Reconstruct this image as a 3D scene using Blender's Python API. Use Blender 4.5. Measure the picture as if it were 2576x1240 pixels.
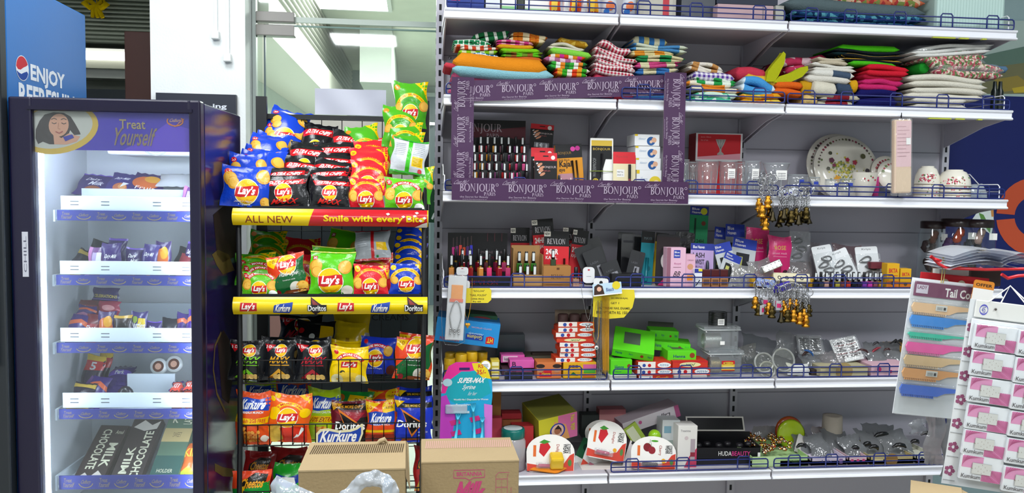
import bpy,bmesh,math,random
from mathutils import Vector,Matrix,Euler
PI = math.pi
for o in list(bpy.data.objects): bpy.data.objects.remove(o)
SC = bpy.context.scene;COL = SC.collection

# ---------------------------------------------------------------- camera
W,H,FPX = 2576,1240,2096.5
YAW,PITCH,ROLL = 0.1159,-0.0690,0.0156
CAM = Vector((-0.0932,-3.0,1.5654))
_f = Vector((math.sin(YAW)*math.cos(PITCH),math.cos(YAW)*math.cos(PITCH),math.sin(PITCH)))
_r0 = Vector((math.cos(YAW),-math.sin(YAW),0));_u0 = _r0.cross(_f)
RT = math.cos(ROLL)*_r0 + math.sin(ROLL)*_u0
UP = -math.sin(ROLL)*_r0 + math.cos(ROLL)*_u0
cd = bpy.data.cameras.new('camera');cam = bpy.data.objects.new('camera',cd);COL.objects.link(cam)
cd.sensor_width = 36.0;cd.lens = FPX/W*36.0;cd.clip_start = 0.05;cd.clip_end = 60
mw = Matrix((RT,UP,-_f)).transposed().to_4x4();mw.translation = CAM
cam.matrix_world = mw
SC.camera = cam

# ---------------------------------------------------------------- world, exposure
wd = bpy.data.worlds.new('world');SC.world = wd;wd.use_nodes = True
wd.node_tree.nodes['Background'].inputs[0].default_value = (0.75,0.85,1.0,1)
wd.node_tree.nodes['Background'].inputs[1].default_value = 0.15
SC.view_settings.view_transform = 'Standard';SC.view_settings.look = 'None'
SC.view_settings.gamma = 1.0;SC.view_settings.use_curve_mapping = False
SC.view_settings.exposure = -0.18
cy = SC.cycles
cy.max_bounces = 7;cy.diffuse_bounces = 3;cy.glossy_bounces = 3;cy.transmission_bounces = 5
cy.transparent_max_bounces = 24;cy.sample_clamp_indirect = 4.0;cy.sample_clamp_direct = 0.0
cy.caustics_reflective = False;cy.caustics_refractive = False;cy.blur_glossy = 1.0

def area_light(name,loc,size,power,rot=(0,0,0),col=(1,1,1)):
    l = bpy.data.lights.new(name,'AREA');l.shape = 'RECTANGLE';l.size,l.size_y = size;l.energy = power;l.color = col
    o = bpy.data.objects.new(name,l);COL.objects.link(o);o.location = loc;o.rotation_euler = rot
    return o
COOL = (0.93,0.97,1.0)
LIGHTS = [(-1.5,-1.75,46),(0.35,-1.35,35),(2.3,-1.45,34),(-0.6,-3.6,56),(1.7,-3.6,66),(-1.0,-0.3,16)]      # ceiling panels of the shop; the last, unseen, is added to brighten the pillar
for lx,ly,lp in LIGHTS: area_light('panel_light',(lx,ly,2.985),(0.6,0.6),lp,col=COOL)
area_light('lobby_light',(-0.35,2.55,2.88),(0.9,0.9),150,col=(0.97,1.0,0.97))
area_light('lobby_light',(0.6,4.6,2.88),(0.9,0.9),130,col=(0.97,1.0,0.97))
area_light('passage_light',(-2.6,2.6,2.9),(0.8,0.5),14,col=(0.95,1.0,0.96))

# ---------------------------------------------------------------- pixel helpers (points on real planes of the place)
def ray(px,py):
    d = _f + RT*((px-W/2)/FPX) - UP*((py-H/2)/FPX)
    return d
def P(px,py,Y):
    d = ray(px,py);t = (Y-CAM.y)/d.y
    return CAM + d*t
def PZ(px,py,Z):
    d = ray(px,py);t = (Z-CAM.z)/d.z
    return CAM + d*t
def mpp(px,py,Y): return (P(px,py,Y)-CAM).dot(_f)/FPX
class Frame:
    """a piece of furniture standing at loc turned by rz: pixel -> its own coordinates on its plane y = const"""
    def __init__(s,loc,rz):
        s.M = Matrix.Translation(loc) @ Matrix.Rotation(rz,4,'Z');s.I = s.M.inverted();s.rz = rz;s.loc = Vector(loc)
        s.o = s.I @ CAM
    def at(s,px,py,y):
        d = s.I.to_3x3() @ ray(px,py);t = (y-s.o.y)/d.y
        return s.o + d*t
    def w(s,p): return s.M @ Vector(p)

# ---------------------------------------------------------------- materials
_M = {}
def lin(h):
    h = h.lstrip('#')
    return tuple(((c/12.92) if c <= 0.04045 else ((c+0.055)/1.055)**2.4) for c in (int(h[i:i+2],16)/255 for i in (0,2,4)))+(1.0,)
FIN = dict(p=(.62,.35,0),g=(.28,.5,0),f=(.24,.5,0),w=(.38,.45,0),m=(.28,.5,1),c=(.95,.1,0),r=(.75,.2,0),k=(.15,.5,0),s=(.5,.4,0))
def mat(col,fin='p',**kw):
    key = (col,fin,tuple(sorted(kw.items())))
    if key in _M: return _M[key]
    m = bpy.data.materials.new('%s_%s' % (fin,col.lstrip('#')));m.use_nodes = True
    nt = m.node_tree;N = nt.nodes;L = nt.links;b = N['Principled BSDF'];out = N['Material Output']
    c = lin(col)
    _M[key] = m
    if fin == 'e':
        e = N.new('ShaderNodeEmission');e.inputs[0].default_value = c;e.inputs[1].default_value = kw.get('s',5)
        L.new(e.outputs[0],out.inputs[0]);return m
    if fin in ('x','gl'):                       # clear film, pane or glassware: mostly clear, glossy reflection, slight tint
        t = N.new('ShaderNodeBsdfTransparent');t.inputs[0].default_value = c
        g = N.new('ShaderNodeBsdfGlossy');g.inputs[0].default_value = (1,1,1,1);g.inputs[1].default_value = kw.get('r',.12 if fin == 'x' else .03)
        d = N.new('ShaderNodeBsdfDiffuse');d.inputs[0].default_value = lin(kw['dc']) if 'dc' in kw else (.85,.87,.9,1)
        lw = N.new('ShaderNodeLayerWeight');lw.inputs[0].default_value = .5
        pw = N.new('ShaderNodeMath');pw.operation = 'POWER';L.new(lw.outputs['Facing'],pw.inputs[0]);pw.inputs[1].default_value = 3.5
        fr = N.new('ShaderNodeMapRange');L.new(pw.outputs[0],fr.inputs[0]);fr.inputs[3].default_value = kw.get('f0',.045);fr.inputs[4].default_value = kw.get('f1',.32 if fin == 'x' else .6)
        mx = N.new('ShaderNodeMixShader');L.new(t.outputs[0],mx.inputs[1]);L.new(d.outputs[0],mx.inputs[2]);mx.inputs[0].default_value = kw.get('d',.10 if fin == 'x' else .015)
        mx2 = N.new('ShaderNodeMixShader');L.new(fr.outputs[0],mx2.inputs[0]);L.new(mx.outputs[0],mx2.inputs[1]);L.new(g.outputs[0],mx2.inputs[2])
        if fin == 'x':
            nz = N.new('ShaderNodeTexNoise');nz.inputs['Scale'].default_value = kw.get('n',45);tc = N.new('ShaderNodeTexCoord');L.new(tc.outputs['Object'],nz.inputs['Vector'])
            bp = N.new('ShaderNodeBump');bp.inputs['Strength'].default_value = .6;bp.inputs['Distance'].default_value = .01
            L.new(nz.outputs[0],bp.inputs['Height']);L.new(bp.outputs[0],g.inputs['Normal'])
        L.new(mx2.outputs[0],out.inputs[0]);return m
    rough,spec,met = FIN[fin]
    b.inputs['Base Color'].default_value = c;b.inputs['Roughness'].default_value = kw.get('r',rough)
    b.inputs['Specular IOR Level'].default_value = spec;b.inputs['Metallic'].default_value = met
    tc = N.new('ShaderNodeTexCoord');nz = N.new('ShaderNodeTexNoise');L.new(tc.outputs['Object'],nz.inputs['Vector'])
    sc,st,ds = dict(p=(160,.06,.002),g=(40,.05,.003),f=(34,.35,.006),w=(220,.04,.001),m=(60,.08,.002),c=(420,.7,.004),r=(120,.35,.003),k=(30,.02,.001),s=(200,.1,.001))[fin]
    nz.inputs['Scale'].default_value = sc;nz.inputs['Detail'].default_value = 3
    bp = N.new('ShaderNodeBump');bp.inputs['Strength'].default_value = st;bp.inputs['Distance'].default_value = ds
    L.new(nz.outputs[0],bp.inputs['Height']);L.new(bp.outputs[0],b.inputs['Normal'])
    if fin in 'pr':
        nz2 = N.new('ShaderNodeTexNoise');nz2.inputs['Scale'].default_value = 7;L.new(tc.outputs['Object'],nz2.inputs['Vector'])
        hv = N.new('ShaderNodeHueSaturation');hv.inputs['Color'].default_value = c
        mr = N.new('ShaderNodeMapRange');mr.inputs[3].default_value = .92;mr.inputs[4].default_value = 1.06
        L.new(nz2.outputs[0],mr.inputs[0]);L.new(mr.outputs[0],hv.inputs['Value']);L.new(hv.outputs[0],b.inputs['Base Color'])
    if kw.get('e'):
        b.inputs['Emission Color'].default_value = c;b.inputs['Emission Strength'].default_value = kw['e']
    if kw.get('a') is not None:
        b.inputs['Alpha'].default_value = kw['a']
    return m
def cloth(cols,kind='plain',s=30.0):
    """fabric woven in stripes, checks, blocks or prints along its own u (width) and v (fold) coordinates"""
    key = ('cloth',tuple(cols),kind,s)
    if key in _M: return _M[key]
    m = bpy.data.materials.new('cloth_%s' % kind);m.use_nodes = True;_M[key] = m
    nt = m.node_tree;N = nt.nodes;L = nt.links;b = N['Principled BSDF']
    b.inputs['Roughness'].default_value = .95;b.inputs['Specular IOR Level'].default_value = .1
    uv = N.new('ShaderNodeUVMap');sp = N.new('ShaderNodeSeparateXYZ');L.new(uv.outputs[0],sp.inputs[0])
    def ma(op,a,bb=None):
        n = N.new('ShaderNodeMath');n.operation = op
        for i,q in enumerate((a,bb)):
            if q is None: continue
            if isinstance(q,(int,float)): n.inputs[i].default_value = q
            else: L.new(q,n.inputs[i])
        return n.outputs[0]
    def mix(fac,c1,c2):
        n = N.new('ShaderNodeMix');n.data_type = 'RGBA';L.new(fac,n.inputs[0])
        for i,q in ((6,c1),(7,c2)):
            if isinstance(q,tuple): n.inputs[i].default_value = q
            else: L.new(q,n.inputs[i])
        return n.outputs[2]
    u,v = sp.outputs[0],sp.outputs[1]
    cs = [tuple(q*.78 for q in lin(c)[:3])+(1.0,) for c in cols]
    fu = ma('FRACT',ma('MULTIPLY',u,s));fv = ma('FRACT',ma('MULTIPLY',v,s))
    if kind == 'plain': res = cs[0]
    elif kind == 'stripe':
        rp = N.new('ShaderNodeValToRGB');rp.color_ramp.interpolation = 'CONSTANT'
        e = rp.color_ramp.elements
        while len(e) < len(cs): e.new(.5)
        for i,c in enumerate(cs): e[i].position = i/len(cs);e[i].color = c
        L.new(ma('FRACT',ma('MULTIPLY',u,s/len(cs))),rp.inputs[0]);res = rp.outputs[0]
    elif kind == 'vstripe':
        rp = N.new('ShaderNodeValToRGB');rp.color_ramp.interpolation = 'CONSTANT'
        e = rp.color_ramp.elements
        while len(e) < len(cs): e.new(.5)
        for i,c in enumerate(cs): e[i].position = i/len(cs);e[i].color = c
        L.new(ma('FRACT',ma('MULTIPLY',v,s/len(cs))),rp.inputs[0]);res = rp.outputs[0]
    elif kind == 'gingham':
        a = ma('LESS_THAN',fu,.5);c = ma('LESS_THAN',fv,.5)
        res = mix(ma('MULTIPLY',ma('ADD',a,c),.5),cs[0],cs[1])
    elif kind == 'check':
        a = ma('LESS_THAN',fu,.22);c = ma('LESS_THAN',fv,.22)
        res = mix(ma('MAXIMUM',a,c),cs[0],cs[1])
        if len(cs) > 2: res = mix(ma('GREATER_THAN',ma('FRACT',ma('MULTIPLY',u,s*.37)),.6),res,cs[2])
    else:                                        # print: voronoi blotches
        vo = N.new('ShaderNodeTexVoronoi');vo.inputs['Scale'].default_value = s;L.new(uv.outputs[0],vo.inputs['Vector'])
        rp = N.new('ShaderNodeValToRGB');rp.color_ramp.interpolation = 'CONSTANT';e = rp.color_ramp.elements
        while len(e) < len(cs): e.new(.5)
        for i,c in enumerate(cs): e[i].position = i/len(cs);e[i].color = c
        sx = N.new('ShaderNodeSeparateXYZ');L.new(vo.outputs['Color'],sx.inputs[0]);L.new(sx.outputs[0],rp.inputs[0]);res = rp.outputs[0]
    if isinstance(res,tuple): b.inputs['Base Color'].default_value = res
    else: L.new(res,b.inputs['Base Color'])
    tc = N.new('ShaderNodeTexCoord');nz = N.new('ShaderNodeTexNoise');nz.inputs['Scale'].default_value = 260;L.new(tc.outputs['Object'],nz.inputs['Vector'])
    bp = N.new('ShaderNodeBump');bp.inputs['Strength'].default_value = .6;bp.inputs['Distance'].default_value = .004
    L.new(nz.outputs[0],bp.inputs['Height']);L.new(bp.outputs[0],b.inputs['Normal'])
    return m

# ---------------------------------------------------------------- mesh builder
class MB:
    def __init__(s): s.v = [];s.f = [];s.m = [];s.sm = [];s.mats = [];s.uv = {}
    def mi(s,m):
        if m not in s.mats: s.mats.append(m)
        return s.mats.index(m)
    def add(s,vs,fs,m,smooth=False,T=None,uv=None):
        n = len(s.v);k = s.mi(m)
        if T is not None: vs = [T @ Vector(q) for q in vs]
        s.v.extend(tuple(q) for q in vs)
        if uv:
            for i,q in enumerate(uv): s.uv[n+i] = q
        for f in fs: s.f.append(tuple(n+i for i in f));s.m.append(k);s.sm.append(smooth)
        return s
    def box(s,x0,x1,y0,y1,z0,z1,m,b=0.0,T=None):
        if x0 > x1: x0,x1 = x1,x0
        if y0 > y1: y0,y1 = y1,y0
        if z0 > z1: z0,z1 = z1,z0
        if b <= 0:
            vs = [(x,y,z) for x in (x0,x1) for y in (y0,y1) for z in (z0,z1)]
            return s.add(vs,[(0,1,3,2),(4,6,7,5),(0,4,5,1),(2,3,7,6),(0,2,6,4),(1,5,7,3)],m,T=T)
        b = min(b,(x1-x0)*.45,(y1-y0)*.45,(z1-z0)*.45)
        bm = bmesh.new();bmesh.ops.create_cube(bm,size=1)
        for q in bm.verts: q.co = Vector(((x0+x1)/2+q.co.x*(x1-x0),(y0+y1)/2+q.co.y*(y1-y0),(z0+z1)/2+q.co.z*(z1-z0)))
        bmesh.ops.bevel(bm,geom=bm.edges[:],offset=b,segments=2,profile=.5,affect='EDGES')
        s.bm(bm,m,T=T);return s
    def bm(s,bm,m,smooth=False,T=None):
        bm.verts.ensure_lookup_table();bm.verts.index_update()
        s.add([q.co.copy() for q in bm.verts],[[q.index for q in f.verts] for f in bm.faces],m,smooth,T);bm.free();return s
    def lathe(s,prof,m,n=20,T=None,smooth=True,cap=True):
        vs = [];fs = []
        for r,z in prof:
            for i in range(n):
                a = 2*PI*i/n;vs.append((r*math.cos(a),r*math.sin(a),z))
        for j in range(len(prof)-1):
            for i in range(n):
                k = (i+1) % n;fs.append((j*n+i,j*n+k,(j+1)*n+k,(j+1)*n+i))
        s.add(vs,fs,m,smooth,T)
        if cap:
            if prof[0][0] > 1e-6: s.add(vs[:n],[tuple(range(n))[::-1]],m,False,T)
            if prof[-1][0] > 1e-6: s.add(vs[-n:],[tuple(range(n))],m,False,T)
        return s
    def tube(s,pts,r,m,n=6,closed=False,T=None,smooth=True):
        pts = [Vector(q) for q in pts];k = len(pts)
        rs = r if isinstance(r,(list,tuple)) else [r]*k
        vs = [];fs = [];up = None
        for i,p in enumerate(pts):
            if closed: t = pts[(i+1) % k]-pts[i-1]
            else: t = pts[min(i+1,k-1)]-pts[max(i-1,0)]
            if t.length < 1e-9: t = Vector((0,0,1))
            t.normalize()
            if up is None: up = Vector((0,0,1)) if abs(t.z) < .9 else Vector((0,1,0))
            a = t.cross(up)
            if a.length < 1e-4: a = t.cross(Vector((1,0,0)))
            a.normalize();bb = t.cross(a).normalized();up = -bb if (-bb).dot(up) >= 0 else bb
            for j in range(n):
                g = 2*PI*j/n;vs.append(p+a*(rs[i]*math.cos(g))+bb*(rs[i]*math.sin(g)))
        for i in range(k if closed else k-1):
            for j in range(n):
                i2 = (i+1) % k;j2 = (j+1) % n
                fs.append((i*n+j,i2*n+j,i2*n+j2,i*n+j2))
        if not closed: fs += [tuple(range(n))[::-1],tuple(range((k-1)*n,k*n))]
        return s.add(vs,fs,m,smooth,T)
    def prism(s,poly,d0,d1,m,T=None,side=None):
        """poly in the x-z plane pushed from y=d0 to y=d1"""
        n = len(poly);vs = [(x,d0,z) for x,z in poly]+[(x,d1,z) for x,z in poly]
        s.add(vs,[tuple(range(n)),tuple(range(n,2*n))[::-1]],m,False,T)
        return s.add(vs,[(i,n+i,n+(i+1) % n,(i+1) % n) for i in range(n)],side or m,False,T)
    def sphere(s,c,r,m,n=12,sq=(1,1,1),T=None):
        pr = [(max(1e-5,math.sin(PI*i/(n//2))),-math.cos(PI*i/(n//2))) for i in range(n//2+1)]
        TT = Matrix.Translation(c) @ Matrix.Diagonal((r*sq[0],r*sq[1],r*sq[2],1))
        if T is not None: TT = T @ TT
        return s.lathe(pr,m,n,TT,cap=False)
    def build(s,name,parent=None,loc=None,rot=None):
        me = bpy.data.meshes.new(name);me.from_pydata(s.v,[],s.f)
        for q in s.mats: me.materials.append(q)
        me.polygons.foreach_set('material_index',s.m);me.polygons.foreach_set('use_smooth',s.sm)
        if s.uv:
            l = me.uv_layers.new(name='UVMap')
            for lp in me.loops: l.data[lp.index].uv = s.uv.get(lp.vertex_index,(0,0))
        me.update()
        o = bpy.data.objects.new(name,me);COL.objects.link(o)
        if parent: o.parent = parent
        if loc is not None: o.location = loc
        if rot is not None: o.rotation_euler = rot
        return o
def tag(o,label=None,cat=None,group=None,kind=None):
    if label: o['label'] = label
    if cat: o['category'] = cat
    if group: o['group'] = group
    if kind: o['kind'] = kind
    return o
def empty(name,loc,rz=0.0,label=None,cat=None,group=None,kind=None,rot=None):
    o = bpy.data.objects.new(name,None);o.empty_display_size = .05;COL.objects.link(o);o.location = loc
    o.rotation_euler = rot if rot else (0,0,rz)
    return tag(o,label,cat,group,kind)
KIDS = {}
def dup(o,loc=None,rot=None,label=None,group=None,parent=None,scale=None):
    c = o.copy();COL.objects.link(c)
    if parent is not None: c.parent = parent
    if loc is not None: c.location = loc
    if rot is not None: c.rotation_euler = rot
    if scale is not None: c.scale = scale
    if label: c['label'] = label
    if group: c['group'] = group
    for ch in list(o.children): dup(ch,parent=c)
    return c
ORD = ['first','second','third','fourth','fifth','sixth','seventh','eighth','ninth','tenth','eleventh','twelfth','thirteenth','fourteenth','fifteenth','sixteenth']
# ---------------------------------------------------------------- printed artwork: flat shapes and lettering laid on a surface
_TX = {}
def glyphs(s,bold=0):
    """outline of a line of lettering fitted to a unit box"""
    k = (s,bold)
    if k in _TX: return _TX[k]
    cu = bpy.data.curves.new('lettering','FONT');cu.body = s;cu.resolution_u = 2;cu.offset = .022*bold
    o = bpy.data.objects.new('lettering',cu);me = o.to_mesh()
    vs = [(q.co.x,q.co.y) for q in me.vertices];fs = [tuple(p.vertices) for p in me.polygons]
    o.to_mesh_clear();bpy.data.objects.remove(o);bpy.data.curves.remove(cu)
    if not vs: vs,fs = [(0,0),(1,0),(1,1)],[]
    x0 = min(q[0] for q in vs);x1 = max(q[0] for q in vs);y0 = min(q[1] for q in vs);y1 = max(q[1] for q in vs)
    vs = [((x-x0)/max(1e-6,x1-x0),(y-y0)/max(1e-6,y1-y0)) for x,y in vs]
    _TX[k] = (vs,fs);return _TX[k]
def _strk(pts,ws):
    n = len(pts);L = [];R = []
    for i in range(n):
        a = pts[max(0,i-1)];b = pts[min(n-1,i+1)];dx,dy = b[0]-a[0],b[1]-a[1];l = math.hypot(dx,dy) or 1
        w = ws[i]/2 if isinstance(ws,list) else ws/2
        L.append((pts[i][0]-dy/l*w,pts[i][1]+dx/l*w));R.append((pts[i][0]+dy/l*w,pts[i][1]-dx/l*w))
    return [[L[i],L[i+1],R[i+1],R[i]] for i in range(n-1)]
def _arc(cx,cy,rx,ry,a0,a1,thick,thin,n=10):
    pts = [];ws = []
    for i in range(n+1):
        a = math.radians(a0+(a1-a0)*i/n);pts.append((cx+rx*math.cos(a),cy+ry*math.sin(a)));ws.append(thin+(thick-thin)*abs(math.cos(a)))
    return _strk(pts,ws)
def _serif_letter(c):
    t,h,q = .15,.045,.035
    R = lambda x0,y0,x1,y1: [(x0,y0),(x1,y0),(x1,y1),(x0,y1)]
    stem = lambda x: [R(x,0,x+t,1),R(x-.07,0,x+t+.07,q),R(x-.07,1-q,x+t+.07,1)]
    if c == 'I': return stem(.1),.36
    if c == 'B': return stem(.1)+_arc(.24,.75,.26,.23,95,-95,t,h)+_arc(.24,.26,.32,.24,95,-95,t,h),.68
    if c == 'P': return stem(.1)+_arc(.24,.72,.28,.26,95,-95,t,h),.62
    if c == 'R': return stem(.1)+_arc(.24,.73,.28,.25,95,-95,t,h)+[[(.3,.5),(.44,.5),(.78,0),(.6,0)]],.76
    if c == 'O': return _arc(.45,.5,.36,.48,0,360,t,h,20),.92
    if c == 'N': return [R(.12,0,.17,1),R(.03,0,.26,q),R(.66,0,.71,1),R(.57,1-q,.8,1),[(.05,1),(.22,1),(.71,0),(.64,0)]],.86
    if c == 'J': return [R(.2,.0,.35,1),R(.12,1-q,.43,1)]+_arc(.13,.0,.145,.2,0,-120,.12,.08),.5
    if c == 'U': return [R(.1,.3,.25,1),R(.03,1-q,.32,1),R(.62,.3,.67,1),R(.54,1-q,.75,1)]+_arc(.4,.3,.245,.28,180,360,t*.8,h),.82
    if c == 'A': return [[(.35,1),(.43,1),(.12,0),(.07,0)],[(.34,1),(.43,1),(.76,0),(.6,0)],R(.2,.3,.56,.34),R(0,0,.2,q),R(.52,0,.84,q)],.84
    if c == 'V': return [[(.06,1),(.22,1),(.46,0),(.38,0)],[(.66,1),(.71,1),(.46,0),(.4,0)],R(0,1-q,.3,1),R(.56,1-q,.8,1)],.8
    if c == 'E': return stem(.1)+[R(.2,0,.6,q*1.3),R(.2,1-q*1.3,.58,1),R(.2,.5,.46,.54),R(.56,0,.6,.2),R(.54,.82,.58,1)],.68
    if c == 'L': return stem(.1)+[R(.2,0,.58,q*1.3),R(.54,0,.58,.22)],.64
    if c == 'S': return _strk([(.46,.85),(.36,.96),(.24,.97),(.13,.88),(.14,.72),(.28,.56),(.42,.42),(.47,.26),(.4,.08),(.26,.02),(.12,.06),(.06,.18)],[.05,.04,.06,.11,.14,.16,.16,.14,.1,.06,.04,.05]),.56
    return [],.35
class Art:
    def __init__(s,asp=1.0): s.e = [];s.asp = asp       # asp = face width / height
    def put(s,vs,fs,m): s.e.append((vs,fs,m));return s
    def rect(s,x,y,w,h,m): return s.put([(x,y),(x+w,y),(x+w,y+h),(x,y+h)],[(0,1,2,3)],m)
    def poly(s,pts,m): return s.put(list(pts),[tuple(range(len(pts)))],m)
    def ell(s,cx,cy,rx,m,ry=None,n=22,rot=0):
        ry = rx*s.asp if ry is None else ry
        ca,sa = math.cos(rot),math.sin(rot)
        pts = []
        for i in range(n):
            a = 2*PI*i/n;x,y = rx*math.cos(a),ry*math.sin(a)/s.asp
            pts.append((cx+x*ca-y*sa,cy+(x*sa+y*ca)*s.asp))
        return s.poly(pts,m)
    def ring(s,cx,cy,rx,t,m,ry=None,a0=0,a1=360,n=26):
        ry = rx*s.asp if ry is None else ry
        vs = [];fs = []
        for i in range(n+1):
            a = math.radians(a0+(a1-a0)*i/n);vs += [(cx+rx*math.cos(a),cy+ry*math.sin(a)),(cx+(rx-t)*math.cos(a),cy+(ry-t*s.asp)*math.sin(a))]
            if i: fs.append((2*i-2,2*i,2*i+1,2*i-1))
        return s.put(vs,fs,m)
    def text(s,t,x,y,w,h,m,bold=0,sh=0.0,rot=0,bend=0.0):
        """lettering fitted into the box x,y,w,h; rot in quarter turns; sh slants; bend lifts the middle"""
        vs,fs = glyphs(t,bold);out = []
        for a,b in vs:
            a2 = a*(1-abs(sh))+(sh*b if sh > 0 else -sh*(1-b));b2 = b+bend*(1-(2*a2-1)**2)
            if rot == 0: out.append((x+a2*w,y+b2*h))
            elif rot == 1: out.append((x+(1-b2)*w,y+a2*h))
            elif rot == 2: out.append((x+(1-a2)*w,y+(1-b2)*h))
            else: out.append((x+b2*w,y+(1-a2)*h))
        return s.put(out,fs,m)
    def serif(s,t,x,y,w,h,m,rot=0):
        pol = [];adv = 0
        for c in t:
            g,a = _serif_letter(c)
            for p in g: pol.append([(adv+q[0],q[1]) for q in p])
            adv += a
        vs = [];fs = []
        for p in pol:
            k = len(vs);fs.append(tuple(range(k,k+len(p))))
            for a,b in p:
                a /= adv
                vs.append((x+a*w,y+b*h) if rot == 0 else (x+(1-b)*w,y+a*h) if rot == 1 else (x+b*w,y+(1-a)*h))
        return s.put(vs,fs,m)
    def arctext(s,t,cx,cy,r,a0,a1,h,m,bold=1):
        vs,fs = glyphs(t,bold);out = []
        for a,b in vs:
            g = math.radians(a0+(a1-a0)*a);rr = r+b*h
            out.append((cx+rr*math.cos(g),cy+rr*math.sin(g)*s.asp))
        return s.put(out,fs,m)
    def arcband(s,cx,cy,r,t,a0,a1,m,n=14): return s.ring(cx,cy,r+t,t,m,(r+t)*s.asp,a0,a1,n)
    def line(s,pts,w,m):
        vs = [];fs = []
        for q in _strk([(a*s.asp,b) for a,b in pts],w):
            k = len(vs);vs += [(a/s.asp,b) for a,b in q];fs.append((k,k+1,k+2,k+3))
        return s.put(vs,fs,m)
    def lay(s,mb,o,ux,uy,nrm,eps=.00012,T=None):
        """onto the flat face with corner o and edge vectors ux, uy"""
        o = Vector(o);ux = Vector(ux);uy = Vector(uy);nrm = Vector(nrm)
        for i,(vs,fs,m) in enumerate(s.e):
            mb.add([o+ux*a+uy*b+nrm*(eps*(i+1)) for a,b in vs],fs,m,T=T)
    def front(s,mb,x0,x1,y,z0,z1,T=None,eps=.00012): s.lay(mb,(x0,y,z0),(x1-x0,0,0),(0,0,z1-z0),(0,-1,0),eps,T)
    def wrap(s,mb,NU,NV,fun,eps=.00018):
        """onto a curved sheet given by fun(u, v) -> (point, normal), cut along the sheet's own grid"""
        bm = bmesh.new()
        for i,(vs,fs,m) in enumerate(s.e):
            k = mb.mi(m);q = [bm.verts.new((min(.995,max(.005,a)),min(.995,max(.005,b)),i)) for a,b in vs]
            for f in fs:
                try: bm.faces.new([q[j] for j in f]).material_index = k
                except ValueError: pass
        for ax,N in ((0,NU),(1,NV)):
            for j in range(1,N):
                co = [0,0,0];no = [0,0,0];co[ax] = j/N;no[ax] = 1
                bmesh.ops.bisect_plane(bm,geom=bm.verts[:]+bm.edges[:]+bm.faces[:],dist=1e-7,plane_co=co,plane_no=no)
        bm.verts.index_update();n0 = len(mb.v)
        for q in bm.verts:
            p,nn = fun(q.co.x,q.co.y);mb.v.append(tuple(p+nn*(eps*(q.co.z+1.5))))
        for f in bm.faces:
            mb.f.append(tuple(n0+q.index for q in f.verts));mb.m.append(f.material_index);mb.sm.append(True)
        bm.free()

# ---------------------------------------------------------------- pouches (crisp bags, chocolate wrappers, sachets)
def pouch(w,h,T,base,art,seed=0,back=None,ear=.03,bend=0.0,crumple=1.0,NU=12,NV=16,seal=.055,waist=.07):
    """a filled pouch standing on its bottom seal, front towards -y; the print is part of the sheet"""
    rnd = random.Random(seed);ph = [(rnd.uniform(4,11),rnd.uniform(4,11),rnd.uniform(0,6.3),rnd.uniform(.4,1)) for _ in range(5)]
    def pos(u,v,side):
        a = 2*u-1;b = 2*v-1
        hw = .5*w*(1-waist*(1-abs(b)**2.2))
        e = (v-seal)/(1-2*seal)
        prof = 0.0
        if 0 < e < 1: prof = (1-abs(2*e-1)**2.6)**.7
        pr = (max(0.0,1-abs(a)**2.4))**.62
        th = .5*T*prof*pr
        n = sum(c*math.sin(fx*u+fy*v+p+side*1.7) for fx,fy,p,c in ph)/5
        n2 = math.sin(u*23+seed)*abs(b)**6
        x = a*hw+ .004*crumple*math.sin(9*v+seed)*abs(a)
        y = side*(th+.10*T*n*crumple*prof) + (n2*.0035*crumple)+bend*h*max(0,v-.45)**2 + .0012*side*(1-abs(a))
        z = h*v + h*ear*(a*a-.5)*(max(0,v-.7)/.3)**2 + .006*crumple*math.sin(5*u+seed)*max(0,v-.8)*5*.4
        return Vector((x,y,z))
    mb = MB();G = {}
    for side in (-1,1):
        g = [[pos(i/NU,j/NV,side) for i in range(NU+1)] for j in range(NV+1)]
        G[side] = g;vs = [q for r in g for q in r];k = NU+1
        fs = [(j*k+i,j*k+i+1,(j+1)*k+i+1,(j+1)*k+i) if side < 0 else (j*k+i,(j+1)*k+i,(j+1)*k+i+1,j*k+i+1) for j in range(NV) for i in range(NU)]
        mb.add(vs,fs,base if side < 0 or back is None else back,True)
    g = G[-1]
    def fun(u,v):
        x = min(u*NU,NU-1e-6);y = min(v*NV,NV-1e-6);i,j = int(x),int(y);fx,fy = x-i,y-j
        p = (g[j][i]*(1-fx)+g[j][i+1]*fx)*(1-fy)+(g[j+1][i]*(1-fx)+g[j+1][i+1]*fx)*fy
        du = g[j][i+1]-g[j][i];dv = g[j+1][i]-g[j][i];n = du.cross(dv).normalized()
        return p,n
    if art: art.wrap(mb,NU,NV,fun)
    return mb
def f_(c): return mat(c,'f')
YEL,RED,WHT = f_('#f2c200'),f_('#c8141e'),f_('#f2f2ee')
def lays(a,cx,cy,r,band=None):
    a.ell(cx,cy,r*1.06,WHT);a.ell(cx,cy,r,YEL);a.ell(cx,cy-r*.1*a.asp,r*.82,f_('#e8a010'))
    k = a.asp;b = band or RED
    a.ell(cx,cy+r*.12*k,r*.9,YEL)
    a.poly([(cx-r*.99,cy-r*.42*k),(cx-r*.5,cy-r*.5*k),(cx,cy-r*.4*k),(cx+r*.6,cy-r*.3*k),(cx+r*.97,cy-r*.28*k),(cx+r*.99,cy+r*.5*k),(cx+r*.5,cy+r*.52*k),(cx,cy+r*.42*k),(cx-r*.5,cy+r*.36*k),(cx-r*.97,cy+r*.36*k)],b)
    a.text("Lay's",cx-r*.82,cy-r*.46*k,r*1.66,r*.9*k,WHT,1.6,.12)
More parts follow.
